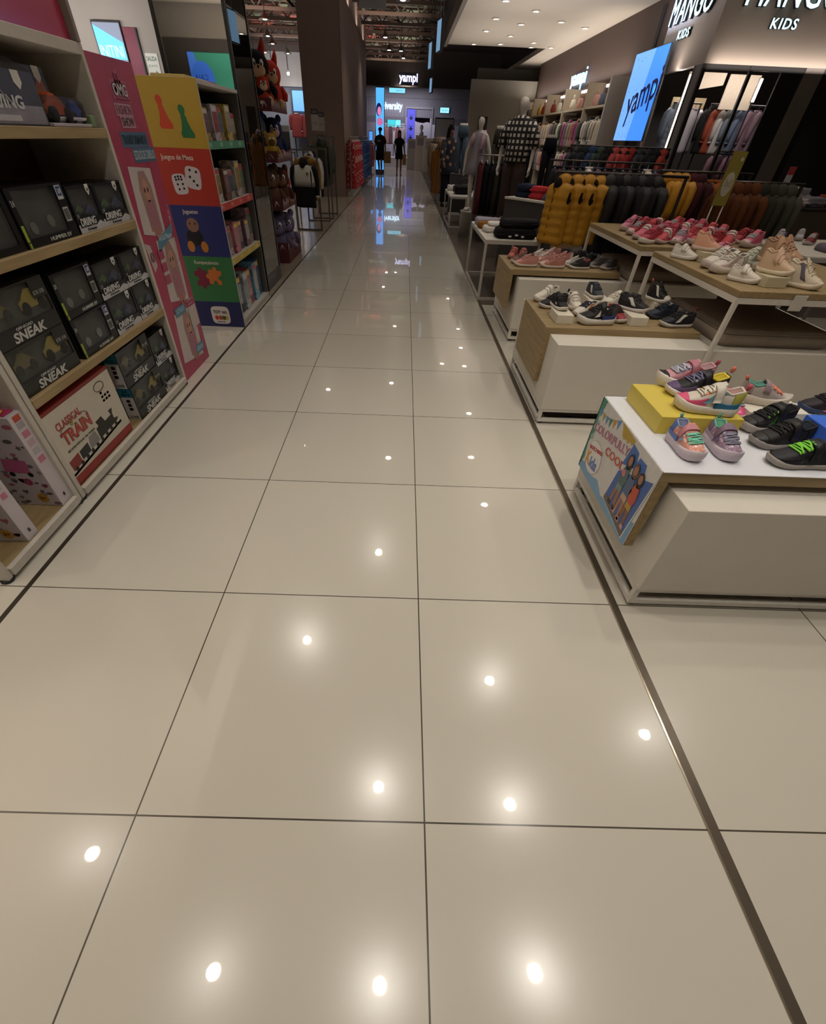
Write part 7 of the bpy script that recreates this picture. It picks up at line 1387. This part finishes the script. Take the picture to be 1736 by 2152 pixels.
fill_area(7.2, 11.9, 2.3, 2.4, .5, 26, (1, .9, .82), (0, -.3, -1)); fill_area(6.5, 10.62, 2.3, 1.4, .05, 10, (1, .88, .78), (0, 1, -.25)); fill_area(6.0, 12.0, 2.3, .4, .4, 9, (1, .9, .82), (0, -.3, -1))
for y in (13, 19, 22, 25, 28, 31, 34): fill_area(-.2, y, 4.0, 2.4, .5, 26, (1, .86, .74)); fill_area(-4.6, y, 4.0, 2.4, .5, 26, (1, .86, .74))
fill_area(-5, 27, 3.0, 3, 1, 60, (.95, .95, 1), (0, 1, .1))
fill_area(.8, 38.5, 2.8, 4, 2, 120, (.9, .88, 1), (0, 0, -1)); fill_area(.5, 34.5, 2.9, 3, .4, 60, (.9, .88, 1), (0, .5, -1))
# ------------------------------------------------------------------ small pieces go under the part they belong to
SUB = {'pupil': ['head'], 'eye': ['head', 'body'], 'mouth': ['body'], 'muzzle': ['head'], 'nose': ['head'], 'ear': ['head'], 'spine': ['head'], 'outsole': ['sole'], 'midsole_wave': ['sole'],
       'lining': ['upper'], 'collar': ['upper', 'body'], 'toe_cap': ['upper'], 'eyestay': ['upper'], 'heel_counter': ['upper'], 'mudguard': ['upper'], 'side_stripe': ['upper'], 'badge': ['upper'], 'pull_tab': ['upper'],
       'cuff': ['sleeve'], 'hood_lining': ['hood'], 'zip': ['body'], 'armhole': ['body'], 'skirt_frill': ['body'], 'toy_car_wheel': ['toy_car_body'], 'window_film': ['front_frame'], 'window_backing': ['front_frame'],
       'logo_square': ['logo_label'], 'barcode_print': ['barcode_label'], 'price_label': ['shelf_edge_strip'], 'die_pip': ['printed_die'], 'puzzle_tab': ['printed_puzzle_piece'], 'puzzle_notch': ['printed_puzzle_piece'],
       'bubble_fill': ['speech_bubble'], 'printed_eye': ['white_card'], 'printed_hair': ['white_card', 'photo_background'], 'printed_face': ['white_card', 'photo_background'], 'printed_dress': ['white_card'], 'printed_leg': ['white_card'],
       'printed_shoe': ['photo_background'], 'printed_shorts': ['photo_background'], 'printed_top': ['photo_background'], 'printed_legs': ['photo_background'], 'photo_ground': ['photo_background'],
       'white_oval': ['sign_board'], 'white_dot': ['sign_board'], 'cap_brim': ['cap'], 'brim': ['crown'], 'shirt_print': ['t_shirt'], 'printed_toy_eye': ['printed_toy_head'], 'logo_bead': ['logo_plate'], 'confetti': ['pale_blue_area'],
       'zigzag_print': ['tray_front'], 'printed_wheel': ['printed_front'], 'locomotive': ['printed_front'], 'red_wagon': ['printed_front'], 'black_wagon': ['printed_front'], 'grey_tanker': ['printed_front'], 'printed_icon': ['printed_front'], 'printed_rail': ['printed_front'],
       'lit_poster': ['frame']}
last = {}
for o in list(COL.objects):
    if o.parent is None or o.parent.parent is not None: continue
    b = o.name.split('.')[0]; r = o.parent.name
    for c in SUB.get(b, []):
        p = last.get((r, c))
        if p is not None:
            o.parent = p; o.location = o.location-p.location; break
    last[(r, b)] = o
bpy.context.view_layer.update()
